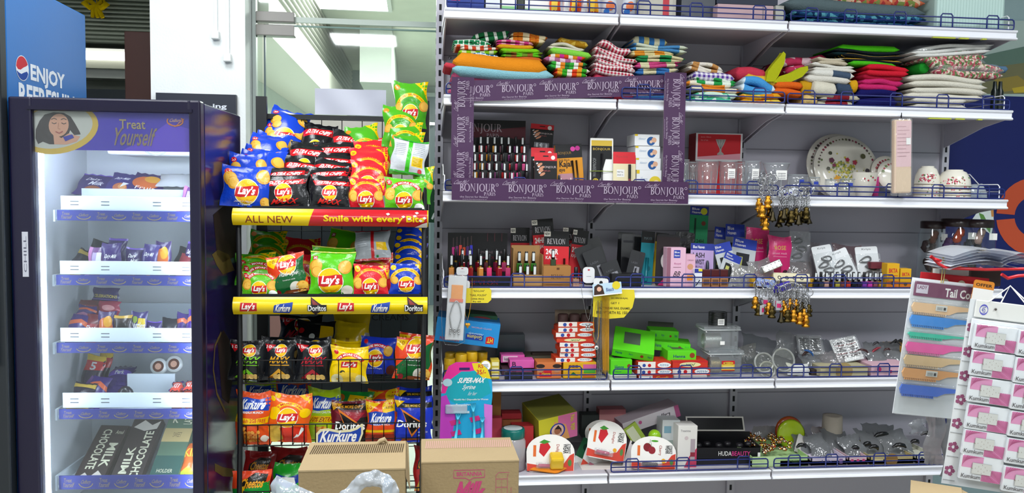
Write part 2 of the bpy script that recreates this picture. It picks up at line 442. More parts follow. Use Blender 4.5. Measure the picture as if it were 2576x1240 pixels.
def kurkure(a,cx,cy,w,t='Kurkure'):
    k = a.asp;h = w*.42*k;B = f_('#1540a8')
    a.poly([(cx-w*.52,cy-h*.42),(cx-w*.2,cy-h*.56),(cx+w*.2,cy-h*.4),(cx+w*.5,cy-h*.5),(cx+w*.55,cy+h*.62),(cx+w*.2,cy+h*.48),(cx-w*.2,cy+h*.62),(cx-w*.5,cy+h*.5)],B)
    a.text(t,cx-w*.46,cy-h*.36,w*.94,h*.8,WHT,1.4,.15)
def doritos(a,cx,cy,w):
    k = a.asp;K = f_('#101014');O = f_('#e07a20')
    a.poly([(cx-w*.38,cy+w*.46*k),(cx-w*.42,cy+w*.52*k),(cx+w*.3,cy+w*.08*k),(cx+w*.3,cy-w*.05*k),(cx,cy-w*.45*k)],O)
    a.poly([(cx-w*.34,cy+w*.4*k),(cx+w*.26,cy+w*.06*k),(cx+w*.26,cy-w*.05*k),(cx,cy-w*.34*k)],K)
    a.rect(cx-w*.5,cy-w*.13*k,w,w*.26*k,K) if False else None
    a.text('Doritos',cx-w*.5,cy-w*.12*k,w,w*.24*k,WHT,1.2)
# ================================================================ the setting
def plane_box(name,x0,x1,y0,y1,z0,z1,m,kind='structure',label=None):
    o = MB().box(x0,x1,y0,y1,z0,z1,m).build(name);o['kind'] = kind
    return o
WALL = mat('#dfe3e2','r');CEIL = mat('#d9dcd6','r')
mb = MB();mb.box(-3.2,4.4,-5.4,.62,-.06,0,mat('#a9a69d','w',r=.3));tag(mb.build('floor'),kind='structure')
plane_box('floor_lobby',-3.2,4.4,.62,8.2,-.06,0,mat('#b9bcb4','w',r=.3))
mb = MB();mb.box(-3.2,4.4,-5.4,.93,3.0,3.08,CEIL);tag(mb.build('ceiling'),kind='structure')
plane_box('ceiling_lobby',-3.2,4.4,.93,8.2,2.9,2.98,mat('#d4dacb','r'))
plane_box('wall_left',-3.26,-3.2,-5.4,8.2,0,3.08,WALL)
plane_box('wall_right',4.4,4.46,-5.4,8.2,0,3.08,mat('#8fa5a8','r'))
plane_box('wall_front',-3.2,4.4,-5.46,-5.4,0,3.08,WALL)
plane_box('wall_back',.06,4.4,.56,.93,0,3.0,mat('#93aaad','r'))
plane_box('wall_lobby_far',-3.2,4.4,8.2,8.26,0,3.0,mat('#dfe8df','r'))
# white pillar between the coolers and the glass front
xa = P(378,120,.70).x;xb = P(617,120,.70).x
plane_box('pillar',xa,xb,.70,.98,0,2.999,mat('#f4f8f6','r'))
PILX0,PILX1 = xa,xb
plane_box('wall_lobby_left',-1.18,-1.14,.985,8.2,0,2.9,mat('#dbe6de','r'))
# ceiling lights of the shop, with the added one over the rack
lm = mat('#f4f8ff','e',s=6.0)
for i,(lx,ly,_) in enumerate(LIGHTS):
    e = empty('ceiling_light',(lx,ly,2.999),0,'square white ceiling light panel, %s in the shop ceiling' % ['above the coolers','above the middle of the shelves','above the right end of the shelves','behind on the left','behind on the right','added unseen to brighten the pillar,'][i],'ceiling light','square ceiling light panels of the shop')
    fm = MB();fm.box(-.32,.32,-.32,-.3,-.02,0,mat('#e8e8e8','w'));fm.box(-.32,.32,.3,.32,-.02,0,mat('#e8e8e8','w'));fm.box(-.32,-.3,-.3,.3,-.02,0,mat('#e8e8e8','w'));fm.box(.3,.32,-.3,.3,-.02,0,mat('#e8e8e8','w'));fm.build('frame',e)
    MB().box(-.3,.3,-.3,.3,-.008,0,lm).build('diffuser',e)
# lit panel seen in the lobby ceiling
a = PZ(775,0,2.9);b = PZ(958,22,2.9)
e = empty('ceiling_light',((a.x+b.x)/2+.01,b.y-.3,2.899),0,'bright square light panel in the lobby ceiling beyond the glass','ceiling light')
MB().box(-.3,.3,-.3,.3,-.01,0,mat('#ffffff','e',s=9.0)).build('diffuser',e)
fm = MB()
for q in ((-.33,.33,-.33,-.3),(-.33,.33,.3,.33),(-.33,-.3,-.3,.3),(.3,.33,-.3,.3)): fm.box(*q,-.018,0,mat('#dfe4df','w'))
fm.build('frame',e)
# lobby: left beam, rolling shutter box, bulkhead, far doors
XL = P(690,98,1.15).x
mb = MB();mb.box(-1.139,XL,1.0,6.57,2.26,2.47,mat('#e6e4d8','w'));tag(mb.build('trim_beam'),kind='structure')
mb = MB();n = 9
for i in range(n):
    z = 2.48+i*.045
    pr = [(XL-.05+.02*math.sin(PI*k/5),z+.045*k/5) for k in range(6)]
    vs = [(x,y,zz) for y in (1.0,6.56) for x,zz in pr]
    mb.add(vs,[(k,k+1,7+k,6+k) for k in range(5)],mat('#c9c7bd','m',r=.35),True)
mb.box(-1.139,XL-.052,1.0,6.56,2.475,2.899,mat('#a9a79c','w'))
tag(mb.build('rolling_shutter'),'grey corrugated shutter roll running away above the beam behind the glass','shutter')
mb = MB();p0 = P(868,200,6.6);mb.box(p0.x-.03,p0.x+.05,6.58,6.7,0,2.9,mat('#e4ebe4','w'));tag(mb.build('trim_post'),kind='structure')
p0 = P(905,100,4.0);p1 = P(985,100,4.0)
mb = MB();mb.box(p0.x,p1.x,4.0,6.4,2.42,2.899,mat('#b9c0b8','r'));tag(mb.build('trim_bulkhead'),kind='structure')
p0 = P(872,225,6.9)
mb = MB();mb.box(p0.x,p0.x+.35,6.85,7.3,0,2.899,mat('#aab6b4','r'));tag(mb.build('wall_lobby_pier'),kind='structure')
p0 = P(962,240,8.1);p1 = P(1140,240,8.1)
e = empty('door_1',(p0.x,8.1,0),kind='structure')
MB().box(0,p1.x-p0.x,0,.04,0,p0.z,mat('#5d7079','g')).build('panel',e)
fm = MB();fm.box(-.05,0,-.02,.06,0,p0.z+.05,mat('#c7d0cc','w'));fm.box(0,p1.x-p0.x,-.02,.06,p0.z,p0.z+.05,mat('#c7d0cc','w'));fm.build('frame',e)
p0 = P(1066,311,7.9)
mb = MB();mb.box(p0.x,p0.x+.14,7.86,7.9,p0.z-.015,p0.z+.015,mat('#ffffff','e',s=6));mb.box(p0.x,p0.x+.14,7.9,8.1,p0.z-.01,p0.z+.01,mat('#dddddd','w'))
tag(mb.build('wall_light'),'small lit white bar light in the lobby beyond the glass door','light')
# glass front with its stainless patch fittings
GY = .86
gx0,gx1 = P(640,300,GY).x,.058
G = mat('#f6fbf8','gl')
e = empty('window_1',(0,GY,0),kind='structure')
zt = P(700,59,GY).z
xm = P(667,300,GY).x
mb = MB();mb.box(xm,gx1,-.005,.005,.02,zt-.006,G);mb.build('glass_door',e)
mb = MB();mb.box(gx0,gx1,-.005,.005,zt+.006,2.95,G);mb.build('glass_transom',e)
mb = MB();mb.box(gx0,xm-.012,-.005,.005,.02,zt-.006,G);mb.build('glass_sidelight',e)
EG = mat('#6f8f86','g')
mb = MB();mb.box(xm,gx1,-.007,.007,zt-.012,zt-.006,EG);mb.box(gx0,gx1,-.007,.007,zt+.006,zt+.03,mat('#c4cfc4','g'));mb.box(xm-.003,xm+.004,-.007,.007,.02,zt-.006,mat('#4c5d60','g'));mb.build('glass_edge',e)
mb = MB();mb.box(gx0-.004,gx0+.012,-.02,.02,0,2.9,mat('#b8c2bd','w'));mb.build('side_channel',e)
for k,(ya,yb) in enumerate(((28,57),(61,92))):
    a = P(644,ya,GY-.02);b = P(741,yb,GY-.02)
    mb = MB();mb.box(a.x,b.x,-.03,.03,b.z,a.z,mat('#97938e','w',r=.35),.004);mb.build('patch_fitting',e)
a = P(1084,455,GY-.008);b = P(1112,560,GY-.008)
mb = MB();mb.box(a.x-.015,b.x+.03,GY-.012,GY-.006,b.z,a.z,mat('#1d4a2c','p'))
ar = Art(.5);wm = mat('#dfe6e0','p');ar.text('PUSH',.08,.78,.84,.13,wm,1);ar.ell(.5,.62,.08,wm);ar.line([(.3,.5),(.5,.55),(.55,.35),(.75,.2)],.05,wm);ar.line([(.55,.35),(.3,.2),(.2,.08)],.05,wm);ar.line([(.5,.52),(.8,.45)],.04,wm)
ar.front(mb,a.x-.012,b.x+.027,GY-.0125,b.z,a.z)
tag(mb.build('push_sign'),'green push sign with a white running figure on the glass door','sign')
# white sheet taped on the glass above the crisp rack, and the poster behind the rack
a = P(792,222,GY-.03);b = P(971,292,GY-.03)
mb = MB();k = 14;vs = [];fs = []
for j in range(5):
    for i in range(k+1):
        u,v = i/k,j/4;vs.append((a.x+(b.x-a.x)*u,GY-.03+.006*math.sin(9*u+3*v),b.z+(a.z-b.z)*v))
for j in range(4):
    for i in range(k): fs.append((j*(k+1)+i,j*(k+1)+i+1,(j+1)*(k+1)+i+1,(j+1)*(k+1)+i))
mb.add(vs,fs,mat('#d5d6e4','g',r=.35),True)
tag(mb.build('blank_sheet'),'blank pale lilac plastic sheet standing behind the top of the crisp rack','sheet')
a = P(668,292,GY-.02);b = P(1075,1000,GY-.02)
mb = MB();zm = P(850,560,GY-.02).z;mb.box(a.x,b.x,GY-.018,GY-.012,b.z,zm,mat('#363d40','p'));mb.box(a.x,b.x,GY-.018,GY-.012,zm,a.z,mat('#c9c4b8','p'))  # lower grey sheet darkened to paint in the shade behind the rack
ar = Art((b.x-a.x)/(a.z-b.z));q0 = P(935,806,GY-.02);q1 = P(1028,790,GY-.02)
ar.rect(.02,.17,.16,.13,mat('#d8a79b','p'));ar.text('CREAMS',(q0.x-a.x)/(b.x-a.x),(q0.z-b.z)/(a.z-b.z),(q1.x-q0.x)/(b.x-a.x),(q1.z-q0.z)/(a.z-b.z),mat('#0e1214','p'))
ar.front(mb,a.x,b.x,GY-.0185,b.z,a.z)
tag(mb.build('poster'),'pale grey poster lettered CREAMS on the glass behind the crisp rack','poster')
# black sign and conduits on the pillar
a = P(395,234,.69);b = P(597,420,.69)
mb = MB();mb.box(a.x,b.x,.672,.698,b.z,a.z,mat('#1c2230','g',r=.45))
ar = Art(1.6);ar.text('Smoking',.1,.62,.82,.2,mat('#dfe3ea','p'),1);ar.text('No',.08,.72,.24,.2,mat('#dfe3ea','p'),1) if False else None
ar.e = [];q0 = P(535,276,.67);q1 = P(570,262,.67)
ar.text('ing',(q0.x-a.x)/(b.x-a.x),(q0.z-b.z)/(a.z-b.z),(q1.x-q0.x)/(b.x-a.x),(q1.z-q0.z)/(a.z-b.z),mat('#dfe3ea','p'),1)
ar.front(mb,a.x,b.x,.6719,b.z,a.z)
tag(mb.build('wall_sign'),'black sign with white lettering on the white pillar above the chocolate cooler','sign')
for (px,py,lab) in ((543,92,'white cable conduit on the pillar with the higher lower end'),(573,149,'white cable conduit on the pillar reaching lower, nearer the glass')):
    a = P(px,py,.69)
    e = empty('cable_conduit',(a.x,.70,a.z),0,lab,'conduit')
    MB().box(-.007,.007,-.012,0,.02,2.98-a.z,mat('#eef2f2','w'),.002).build('pipe',e)
    MB().box(-.016,.016,-.03,0,-.012,.022,mat('#f1f3f0','w'),.004).build('end_box',e)
# passage behind the coolers on the left
a = P(150,100,3.4);b = P(378,100,3.4)
plane_box('wall_passage',-3.2,-1.18,3.6,3.66,0,2.9,mat('#aab0a4','r'))
mb = MB();z0 = P(250,108,3.4).z;z1 = 2.9;n = 11
for i in range(n):
    z = z0+i*(z1-z0)/n;hh = (z1-z0)/n
    pr = [(3.42-.022*math.sin(PI*k/5),z+hh*k/5) for k in range(6)]
    vs = [(x,y,zz) for x in (-3.15,-1.2) for y,zz in pr]
    mb.add(vs,[(k,6+k,7+k,k+1) for k in range(5)],mat('#7c8478','w'),True)
mb.box(-3.15,-1.2,3.43,3.58,z0,z1,mat('#6b7066','w'))
tag(mb.build('rolling_shutter'),'grey green rolling shutter high in the passage behind the coolers','shutter')
a = P(170,128,3.3);b = P(330,152,3.3)
e = empty('tube_light',((a.x+b.x)/2,3.3,(a.z+b.z)/2),0,'lit white tube light below the shutter in the passage','light')
MB().box(-.55,.55,-.03,.03,(b.z-a.z)/2,(a.z-b.z)/2,mat('#ffffff','e',s=4)).build('tube',e)
MB().box(-.58,.58,.03,.12,(b.z-a.z)/2-.01,(a.z-b.z)/2+.03,mat('#d5d6cc','w')).build('housing',e)
z = P(250,200,3.45).z
mb = MB();mb.box(-3.15,-1.2,3.36,3.5,z,P(250,176,3.4).z,mat('#d6d8d2','w'));mb.box(-3.15,-1.2,3.3,3.5,P(250,176,3.4).z,P(250,156,3.4).z,mat('#c9cbb6','w'))
tag(mb.build('trim_ledge'),kind='structure')
z = P(250,226,3.2).z
mb = MB();mb.box(-3.15,-1.2,3.15,3.3,0,z,mat('#2b3138','g'));tag(mb.build('dark_cabinet'),'dark cabinet at the far end of the passage behind the coolers','cabinet')
a = P(312,78,1.1);b = P(378,78,1.1)
mb = MB();mb.box(a.x,b.x+.02,1.1,1.16,0,a.z,mat('#4a2c26','p',r=.5),.004)
tag(mb.build('wooden_board'),'dark brown wooden board standing between the passage and the pillar','board')
# yellow ribbon hanging from the shutter
a = P(243,14,3.3)
mb = MB();ym = mat('#d6b400','c')
for sx in (-1,1):
    pts = [(0,0,0),(sx*.05,-.01,.035),(sx*.075,-.02,.01),(sx*.04,-.02,-.02),(0,0,0)]
    mb.tube(pts,[.012,.022,.024,.02,.01],ym,6)
for sx in (-1,0,1): mb.tube([(0,0,0),(sx*.02,-.01,-.04),(sx*.035+.01,-.01,-.085)],[.012,.018,.014],ym,6)
mb.tube([(0,0,.0),(0,.02,.12)],.004,ym,5)
tag(mb.build('ribbon_bow',loc=a),'yellow ribbon bow hanging in front of the passage shutter','ribbon')
# poster wall to the right of the shelves: photo strip above, blue with an orange ring below
PY = .552
a = P(2330,236,PY);x1 = 3.6
mb = MB();BL = mat('#141f60','p');mb.box(a.x,x1,PY-.004,PY+.006,.3,a.z,BL)
def wp(px,py): q = P(px,py,PY-.005);return (q.x,q.z)
def wall_poly(pts,m,k): mb.add([(x,PY-.005-.0003*k,z) for x,z in (wp(*p) for p in pts)],[tuple(range(len(pts)))[::-1]],m)
def wring(cx,cy,r0,r1,a0,a1,m,k):
    for i in range(16):
        g0 = math.radians(a0+(a1-a0)*i/16);g1 = math.radians(a0+(a1-a0)*(i+1)/16)
        wall_poly([(cx+r1*math.cos(g0),cy+r1*math.sin(g0)),(cx+r1*math.cos(g1),cy+r1*math.sin(g1)),(cx+r0*math.cos(g1),cy+r0*math.sin(g1)),(cx+r0*math.cos(g0),cy+r0*math.sin(g0))][::-1],m,k)
OR = mat('#c25030','p')
wring(2604,545,52,98,5,175,OR,1);wring(2604,545,52,98,185,355,OR,1)
wall_poly([(2462,528),(2498,520),(2500,560),(2494,590),(2470,575),(2440,560)],mat('#d9e4e0','p'),1)
wall_poly([(2462,535),(2474,540),(2492,575),(2490,586),(2470,560)],mat('#5c8f45','p'),2);wall_poly([(2492,525),(2499,525),(2500,545),(2494,545)],mat('#c58a4a','p'),2)
tag(mb.build('wall_poster'),'blue wall poster with a large orange ring at the right end of the shelves','poster')
mb = MB();c = P(2330,100,PY);mb.box(a.x,x1,PY-.004,PY+.006,a.z,c.z+.1,mat('#a4b6b0','p'))
wall_poly([(2470,162),(2600,140),(2640,236),(2470,236)],mat('#6e6d4e','p'),1)
wall_poly([(2470,140),(2600,112),(2640,150),(2470,172)],mat('#5a7468','p'),2)
wall_poly([(2500,200),(2560,190),(2600,220),(2520,232)],mat('#8d7c3a','p'),3);wall_poly([(2545,222),(2580,216),(2590,232),(2550,234)],mat('#b7a032','p'),4)
tag(mb.build('wall_picture'),'green and brown landscape picture above the blue wall poster','picture')
# ================================================================ shelving wall
BX = [0.0,.6352,1.2769,2.1992];ZL = dict(A=2.202,B=1.8975,C=1.5536,D=1.2038,E=.8576,F=.5022,G=.15)
DEEP = .42
LEVN = dict(A='top',B='second highest',C='third highest',D='fourth highest',E='fifth highest',F='sixth highest',G='lowest')
BAYN = ['left bay','middle bay','right bay']
SM = mat('#e2e3ea','w',r=.3);SMB = mat('#c0bdc8','w',r=.4);SMD = mat('#bcb8c0','w',r=.4);SMP = mat('#c4c2cc','w',r=.4);SLOT = mat('#15161a','p')
e = empty('shelving_rack',(0,DEEP,0),0,'white slotted steel frame and back panels of the shop shelving','shelving')
for i,x in enumerate(BX):
    mb = MB();mb.box(x-.016,x+.016,-.012,.03,0,2.75,SMP)
    for k in range(60):
        z = .1+k*.0435
        mb.box(x-.005,x+.005,-.0126,-.0119,z,z+.024,SLOT)
        if i == 0: mb.box(x-.0166,x-.0159,.002,.016,z,z+.022,SLOT)
    mb.build('upright',e)
for i in range(3):
    mb = MB();mb.box(BX[i]+.0165,BX[i+1]-.0165,.006,.016,.05,2.75,SMB)
    for zz in (.35,.7,1.05,1.4,1.75,2.1,2.45): mb.box(BX[i]+.0165,BX[i+1]-.0165,.0045,.0062,zz-.002,zz+.002,mat('#8d8994','w'))
    if i == 0:
        for k in range(17): mb.sphere((BX[0]+.04+k*.035,.003,2.09),.007,mat('#c9c9d2','m'),8)
    mb.build('back_panel',e)
def shelf(L,i):
    z = ZL[L];x0,x1 = BX[i]+.004,BX[i+1]-.004
    e = empty('shelf',(x0,0,z),0,'white steel shelf, %s in the %s' % (LEVN[L],BAYN[i]),'shelf','white steel shelves')
    w = x1-x0
    mb = MB();mb.box(0,w,.014,DEEP-.014,-.024,-.002,SMD);mb.build('deck',e)
    pr = [(.016,-.001),(.004,0),(0,-.003),(.002,-.008),(.008,-.011),(.008,-.026),(.002,-.029),(-.001,-.034),(.004,-.038),(.016,-.038)]
    n = len(pr);vs = [(x,y,zz) for x in (0,w) for y,zz in pr]
    mb = MB();mb.add(vs,[(k,(k+1) % n,n+(k+1) % n,n+k) for k in range(n)]+[tuple(range(n)),tuple(range(n,2*n))[::-1]],SM)
    mb.build('price_channel',e)
    if i == 2 and L in 'AB':
        for u,v in ((.62,.72),(.74,.78),(.84,.86)): MB().box(w*u,w*v,-.002,.01,-.041,-.0375,mat('#b8c03a','g')).build('tape',e)
    for sx in (.006,w-.006):
        mb = MB();pl = [(DEEP-.014,-.024),(.03,-.024),(.03,-.034),(.16,-.055),(DEEP-.05,-.115),(DEEP-.014,-.125)]
        vs = [(x,y,zz) for x in (sx-.0025,sx+.0025) for y,zz in pl];k = len(pl)
        mb.add(vs,[tuple(range(k)),tuple(range(k,2*k))[::-1]]+[(q,k+q,k+(q+1) % k,(q+1) % k) for q in range(k)],SMB)
        mb.build('bracket',e)
for L in 'ABCDEF':
    for i in range(3): shelf(L,i)
RB = mat('#152466','w',r=.35)
HOOP = {0: (.10,.44,.80),1: (.13,.45,.84),2: (.09,.26,.48,.69,.90)}
def rail(L,i,x0=None,x1=None,m=RB):
    z = ZL[L];x0 = BX[i]+.012 if x0 is None else x0;x1 = BX[i+1]-.012 if x1 is None else x1;w = x1-x0;r = .0029
    mb = MB();h = .04;y = 0
    c = .008
    mb.tube([(c,y,.002),(.002,y,.004),(0,y,.012),(0,y,h-.012),(.002,y,h-.004),(c,y,h),(w-c,y,h),(w-.002,y,h-.004),(w,y,h-.012),(w,y,.012),(w-.002,y,.004),(w-c,y,.002)],r,m,5,closed=True)
    mb.tube([(0,y,h*.5),(w,y,h*.5)],r*.8,m,5)
    for f in HOOP[i]:
        a = f*w
        mb.tube([(a-.024,y-.002,.002),(a-.024,y-.002,h+.004),(a-.018,y-.002,h+.012),(a+.018,y-.002,h+.012),(a+.024,y-.002,h+.004),(a+.024,y-.002,.002)],r,m,5)
    tag(mb.build('shelf_rail',loc=(x0,-.0125 if (L,i) == ('B',1) else .014,z+.001)),'blue wire front rail on the %s shelf in the %s' % (LEVN[L],BAYN[i]),'rail','blue wire front rails')
for L in 'ABCDEF':
    for i in range(3):
        if (L,i) == ('F',0): continue
        rail(L,i)
WW = mat('#e8e8ec','w')
def side_guard(L,x,lab):
    z = ZL[L];mb = MB();r = .0022
    mb.tube([(0,.02,.002),(0,.02,.05),(0,.03,.058),(0,.14,.058),(0,.2,.1),(0,.36,.1),(0,.39,.09),(0,.39,.002)],r,WW,5)
    mb.tube([(0,.02,.03),(0,.39,.03)],r*.8,WW,5);mb.tube([(0,.14,.002),(0,.14,.058)],r*.8,WW,5);mb.tube([(0,.26,.002),(0,.26,.1)],r*.8,WW,5)
    tag(mb.build('side_guard',loc=(x,0,z)),lab,'rail')
side_guard('A',BX[3]-.03,'white wire side guard at the right end of the top shelf')
side_guard('B',BX[3]-.03,'white wire side guard at the right end of the second highest shelf')
side_guard('C',BX[3]-.03,'white wire side guard at the right end of the bowl shelf')
side_guard('C',BX[0]+.01,'white wire side guard at the left end of the make-up shelf with the purple strips')
side_guard('D',BX[0]+.01,'white wire side guard at the left end of the nail polish stand shelf')
side_guard('E',BX[0]+.01,'white wire side guard at the left end of the shelf with yellow tubs')
def zof(L): return ZL[L]+.0
# ================================================================ blue drinks cooler at the far left
xc = P(46,560,-.262).x-.012                    # its right side stands just left of the chocolate cooler
def y_at(px,py,X):
    d = ray(px,py);t = (X-CAM.x)/d.x
    return CAM.y+d.y*t
DY0 = y_at(17,200,xc);dp = y_at(218,180,xc)-DY0;rzp = 0.0
e = empty('drink_cooler',(xc,DY0,0),rzp,'tall blue drinks cooler with white slogan and round emblem on its side','cooler')
FP = Frame((xc,DY0,0),rzp)
top = 2.19
PB = mat('#1a6cb8','g',r=.35)
mb = MB();mb.box(-.62,0,.0,dp,.06,top,PB,.006);mb.box(-.6,-.02,.03,dp-.03,0,.06,mat('#16181c','w'))
# print on the right side: x' runs back along the side
ar = Art(1)
def sidept(px,py):
    d = FP.I.to_3x3() @ ray(px,py);t = (0-FP.o.x)/d.x;p = FP.o+d*t
    return p.y,p.z
wm = mat('#e8eef4','p')
def side_text(s,pa,pb,pc,bold):
    (y0,z0),(y1,z1),(y2,z2) = sidept(*pa),sidept(*pb),sidept(*pc)
    a2 = Art(1);a2.text(s,0,0,1,1,wm,bold);a2.lay(mb,(0.0006,y0,z0),(0,y1-y0,0),(0,0,z2-z0),(1,0,0))
side_text('ENJOY',(77,213),(163,213),(77,160),1.6)
y0,z0 = sidept(47,243);y1,z1 = sidept(205,243);_,z2 = sidept(47,206)
zl = z2-.075
a2 = Art(1);a2.text('REFRESHING',0,0,1,1,wm,1.6);a2.lay(mb,(.0006,y0,zl),(0,y1-y0,0),(0,0,z2-zl),(1,0,0))
y0,z0 = sidept(40,199);y1,z1 = sidept(71,145)
a2 = Art((y1-y0)/(z1-z0));a2.ell(.5,.5,.5,wm,.5)
a2.poly([(.03,.52)]+[(.5+.47*math.cos(math.radians(t)),.5+.47*math.sin(math.radians(t))) for t in range(175,20,-15)]+[(.8,.62),(.6,.55),(.35,.42),(.15,.42)],mat('#c8323c','p'))
a2.poly([(.06,.36)]+[(.5+.47*math.cos(math.radians(t)),.5+.47*math.sin(math.radians(t))) for t in range(205,345,15)]+[(.85,.42),(.6,.34),(.4,.26),(.2,.3)],mat('#20489c','p'))
a2.lay(mb,(.0006,y0,z0),(0,y1-y0,0),(0,0,z1-z0),(1,0,0))
mb.build('cabinet',e)
mb = MB();mb.box(-.62,.004,-.05,-.004,.3,top-.01,mat('#1c2126','g',r=.4),.006);mb.build('door',e)
mb = MB();mb.box(-.6,-.002,-.0045,.0,.32,top-.03,mat('#3a3f46','g'));mb.build('door_gasket',e)
mb = MB();mb.box(-.04,-.02,-.075,-.045,1.0,1.5,mat('#101216','g'),.005);mb.build('door_handle',e)

# ================================================================ purple chocolate cooler
RZ = math.radians(-2.6)
c0 = P(46,560,-.262);FC = Frame((c0.x,-.262,0),RZ)
wF = FC.at(517,560,0).x;topF = FC.at(280,251,0).z;DF = .44
cool = empty('chocolate_cooler',FC.loc,RZ,'purple glass-door chocolate cooler lit white inside with five shelves','cooler')
PUR = mat('#1e1446','g',r=.18);PURD = mat('#120d26','g',r=.3);INW = mat('#f0f4f6','w',r=.4)
zb = .47
mb = MB();t = .035
mb.box(0,t,.0,DF,.05,topF-.005,PUR,.004);mb.box(wF-t,wF,0,DF,.05,topF-.005,PUR,.004)
mb.box(t,wF-t,0,DF,topF-.045,topF-.005,PURD,.003);mb.box(t,wF-t,.03,DF,.05,zb-.03,PURD);mb.box(t,wF-t,DF-.03,DF,zb,topF-.045,PUR)
ar = Art(1)                                                        # side print: brown and gold swirls on purple
gm = mat('#5e4e22','p');br = mat('#24150e','p')
def cs(px,py):
    d = FC.I.to_3x3() @ ray(px,py);tt = (wF-FC.o.x)/d.x;p = FC.o+d*tt
    return (p.y,p.z)
for poly,m in (([(536,540),(560,520),(600,500),(604,640),(560,660),(545,640)],br),([(533,640),(548,628),(575,640),(590,680),(560,690),(545,668)],gm),([(546,850),(562,830),(580,860),(584,960),(575,1015),(558,1000)],br),([(540,1165),(560,1175),(590,1180),(592,1200),(560,1198),(540,1185)],gm)):
    vs = [(wF+.0006,*cs(*p)) for p in poly];mb.add(vs,[tuple(range(len(vs)))],m)
pts = [cs(*p) for p in ((556,836),(540,870),(536,930),(545,990),(566,1035))]
for qd in _strk(pts,.012): mb.add([(wF+.0009,y,z) for y,z in qd],[(0,1,2,3)],gm)
mb.build('cabinet',cool)
mb = MB();a = .002
mb.box(t,t+a,.03,DF-.031,zb,topF-.047,INW);mb.box(wF-t-a,wF-t,.03,DF-.031,zb,topF-.047,INW);mb.box(t+a,wF-t-a,DF-.034,DF-.031,zb,topF-.047,INW)
mb.box(t+a,wF-t-a,.03,DF-.035,topF-.05,topF-.0465,INW);mb.box(t+a,wF-t-a,.03,DF-.035,zb-.03,zb,INW)
zz = FC.at(300,392,.3).z
mb.box(.2,wF-t-.003,.17,DF-.036,zz,topF-.0505,INW,.01)
mb.build('inner_liner',cool)
mb = MB();zz2 = FC.at(300,385,.2).z
for k in range(4): mb.tube([( .36+.05*(1-.2*k)*math.cos(2*PI*i/20),.165,zz+.05+.05*(1-.2*k)*math.sin(2*PI*i/20)) for i in range(20)],.0025,mat('#c9cfd4','w'),4,closed=True)
mb.build('fan_grille',cool)
# door
door = empty('door',(0,0,0));door.parent = cool
gx0 = FC.at(92,600,-.03).x;gx1 = FC.at(481,600,-.03).x;gz1 = FC.at(280,282,-.03).z
mb = MB();DM = mat('#120d2a','g',r=.28)
mb.box(0,gx0,-.045,-.003,.06,topF,DM,.006);mb.box(gx1,wF,-.045,-.003,.06,topF,DM,.006)
mb.box(gx0-.004,gx1+.004,-.045,-.003,gz1,topF,DM,.006);mb.box(gx0-.004,gx1+.004,-.045,-.003,.06,.43,DM,.006)
mb.box(gx0-.012,gx1+.012,-.049,-.044,gz1+.002,gz1+.012,mat('#120d28','g'));
mb.build('door_frame',door)
MB().box(gx0,gx1,-.034,-.028,.42,gz1,mat('#f4f8fb','gl')).build('door_glass',door)
q0 = FC.at(58,696,-.046);q1 = FC.at(70,583,-.046)
mb = MB();mb.box(q0.x,q1.x,-.0475,-.0445,q0.z,q1.z,mat('#b9bac4','p'))
a2 = Art(.1);a2.text('CHILL',.25,.1,.5,.8,mat('#5a5a6a','p'),0,0,1);a2.front(mb,q0.x,q1.x,-.0476,q0.z,q1.z)
mb.build('door_sticker',door)
# header banner behind the glass
hz0 = FC.at(280,379,-.02).z;hb = MB();BP = mat('#3d2a96','g',r=.3,e=.12)
hb.box(gx0,gx1,-.026,-.02,hz0,gz1,BP)
hA = Art((gx1-gx0)/(gz1-hz0))
def hx(px): return (px-92)/(481-92)
def hy(py): return (379-py)/(379-283)
GO = mat('#c9a23a','p');GY_ = mat('#a08a5c','p')
hA.poly([(.55,0),(1,0),(1,.6),(.85,.75),(.7,.3)],mat('#5a3bb0','g',e=.1))
hA.ell(hx(150),.54,.262,GO,.64,34,.22);hA.ell(hx(146),.58,.235,mat('#b9b2a4','p'),.54,34,.2)
HA = mat('#2f211c','p');SK = mat('#c98f70','p')
hA.poly([(hx(x),hy(y)) for x,y in ((95,330),(105,308),(118,292),(140,286),(165,287),(182,296),(192,312),(203,332),(206,340),(190,342),(180,330),(172,352),(150,366),(128,366),(112,360),(100,366),(94,352))],HA)
hA.ell(hx(152),hy(318),.063,SK,.30,24,-.25);hA.poly([(hx(x),hy(y)) for x,y in ((138,338),(158,350),(176,338),(190,342),(205,345),(196,358),(170,366),(140,366))],SK)
for ex in (141,165): hA.line([(hx(ex-6),hy(312)),(hx(ex),hy(315)),(hx(ex+6),hy(312))],.02,HA);hA.line([(hx(ex-7),hy(304)),(hx(ex),hy(301)),(hx(ex+7),hy(304))],.018,HA)
hA.line([(hx(152),hy(312)),(hx(150),hy(326)),(hx(156),hy(328))],.012,mat('#a8694c','p'));hA.line([(hx(144),hy(334)),(hx(153),hy(338)),(hx(162),hy(333))],.03,mat('#a04a40','p'))
hA.poly([(hx(162),hy(347)),(hx(185),hy(340)),(hx(190),hy(348)),(hx(168),hy(358))],mat('#2d2a8a','p'))
hA.serif if False else None
hA.text('Treat',hx(303),hy(324),hx(368)-hx(303),hy(300)-hy(324),GY_,.6);hA.text('Yourself',hx(281),hy(366),hx(398)-hx(281),hy(321)-hy(366),GY_,.6,.1)
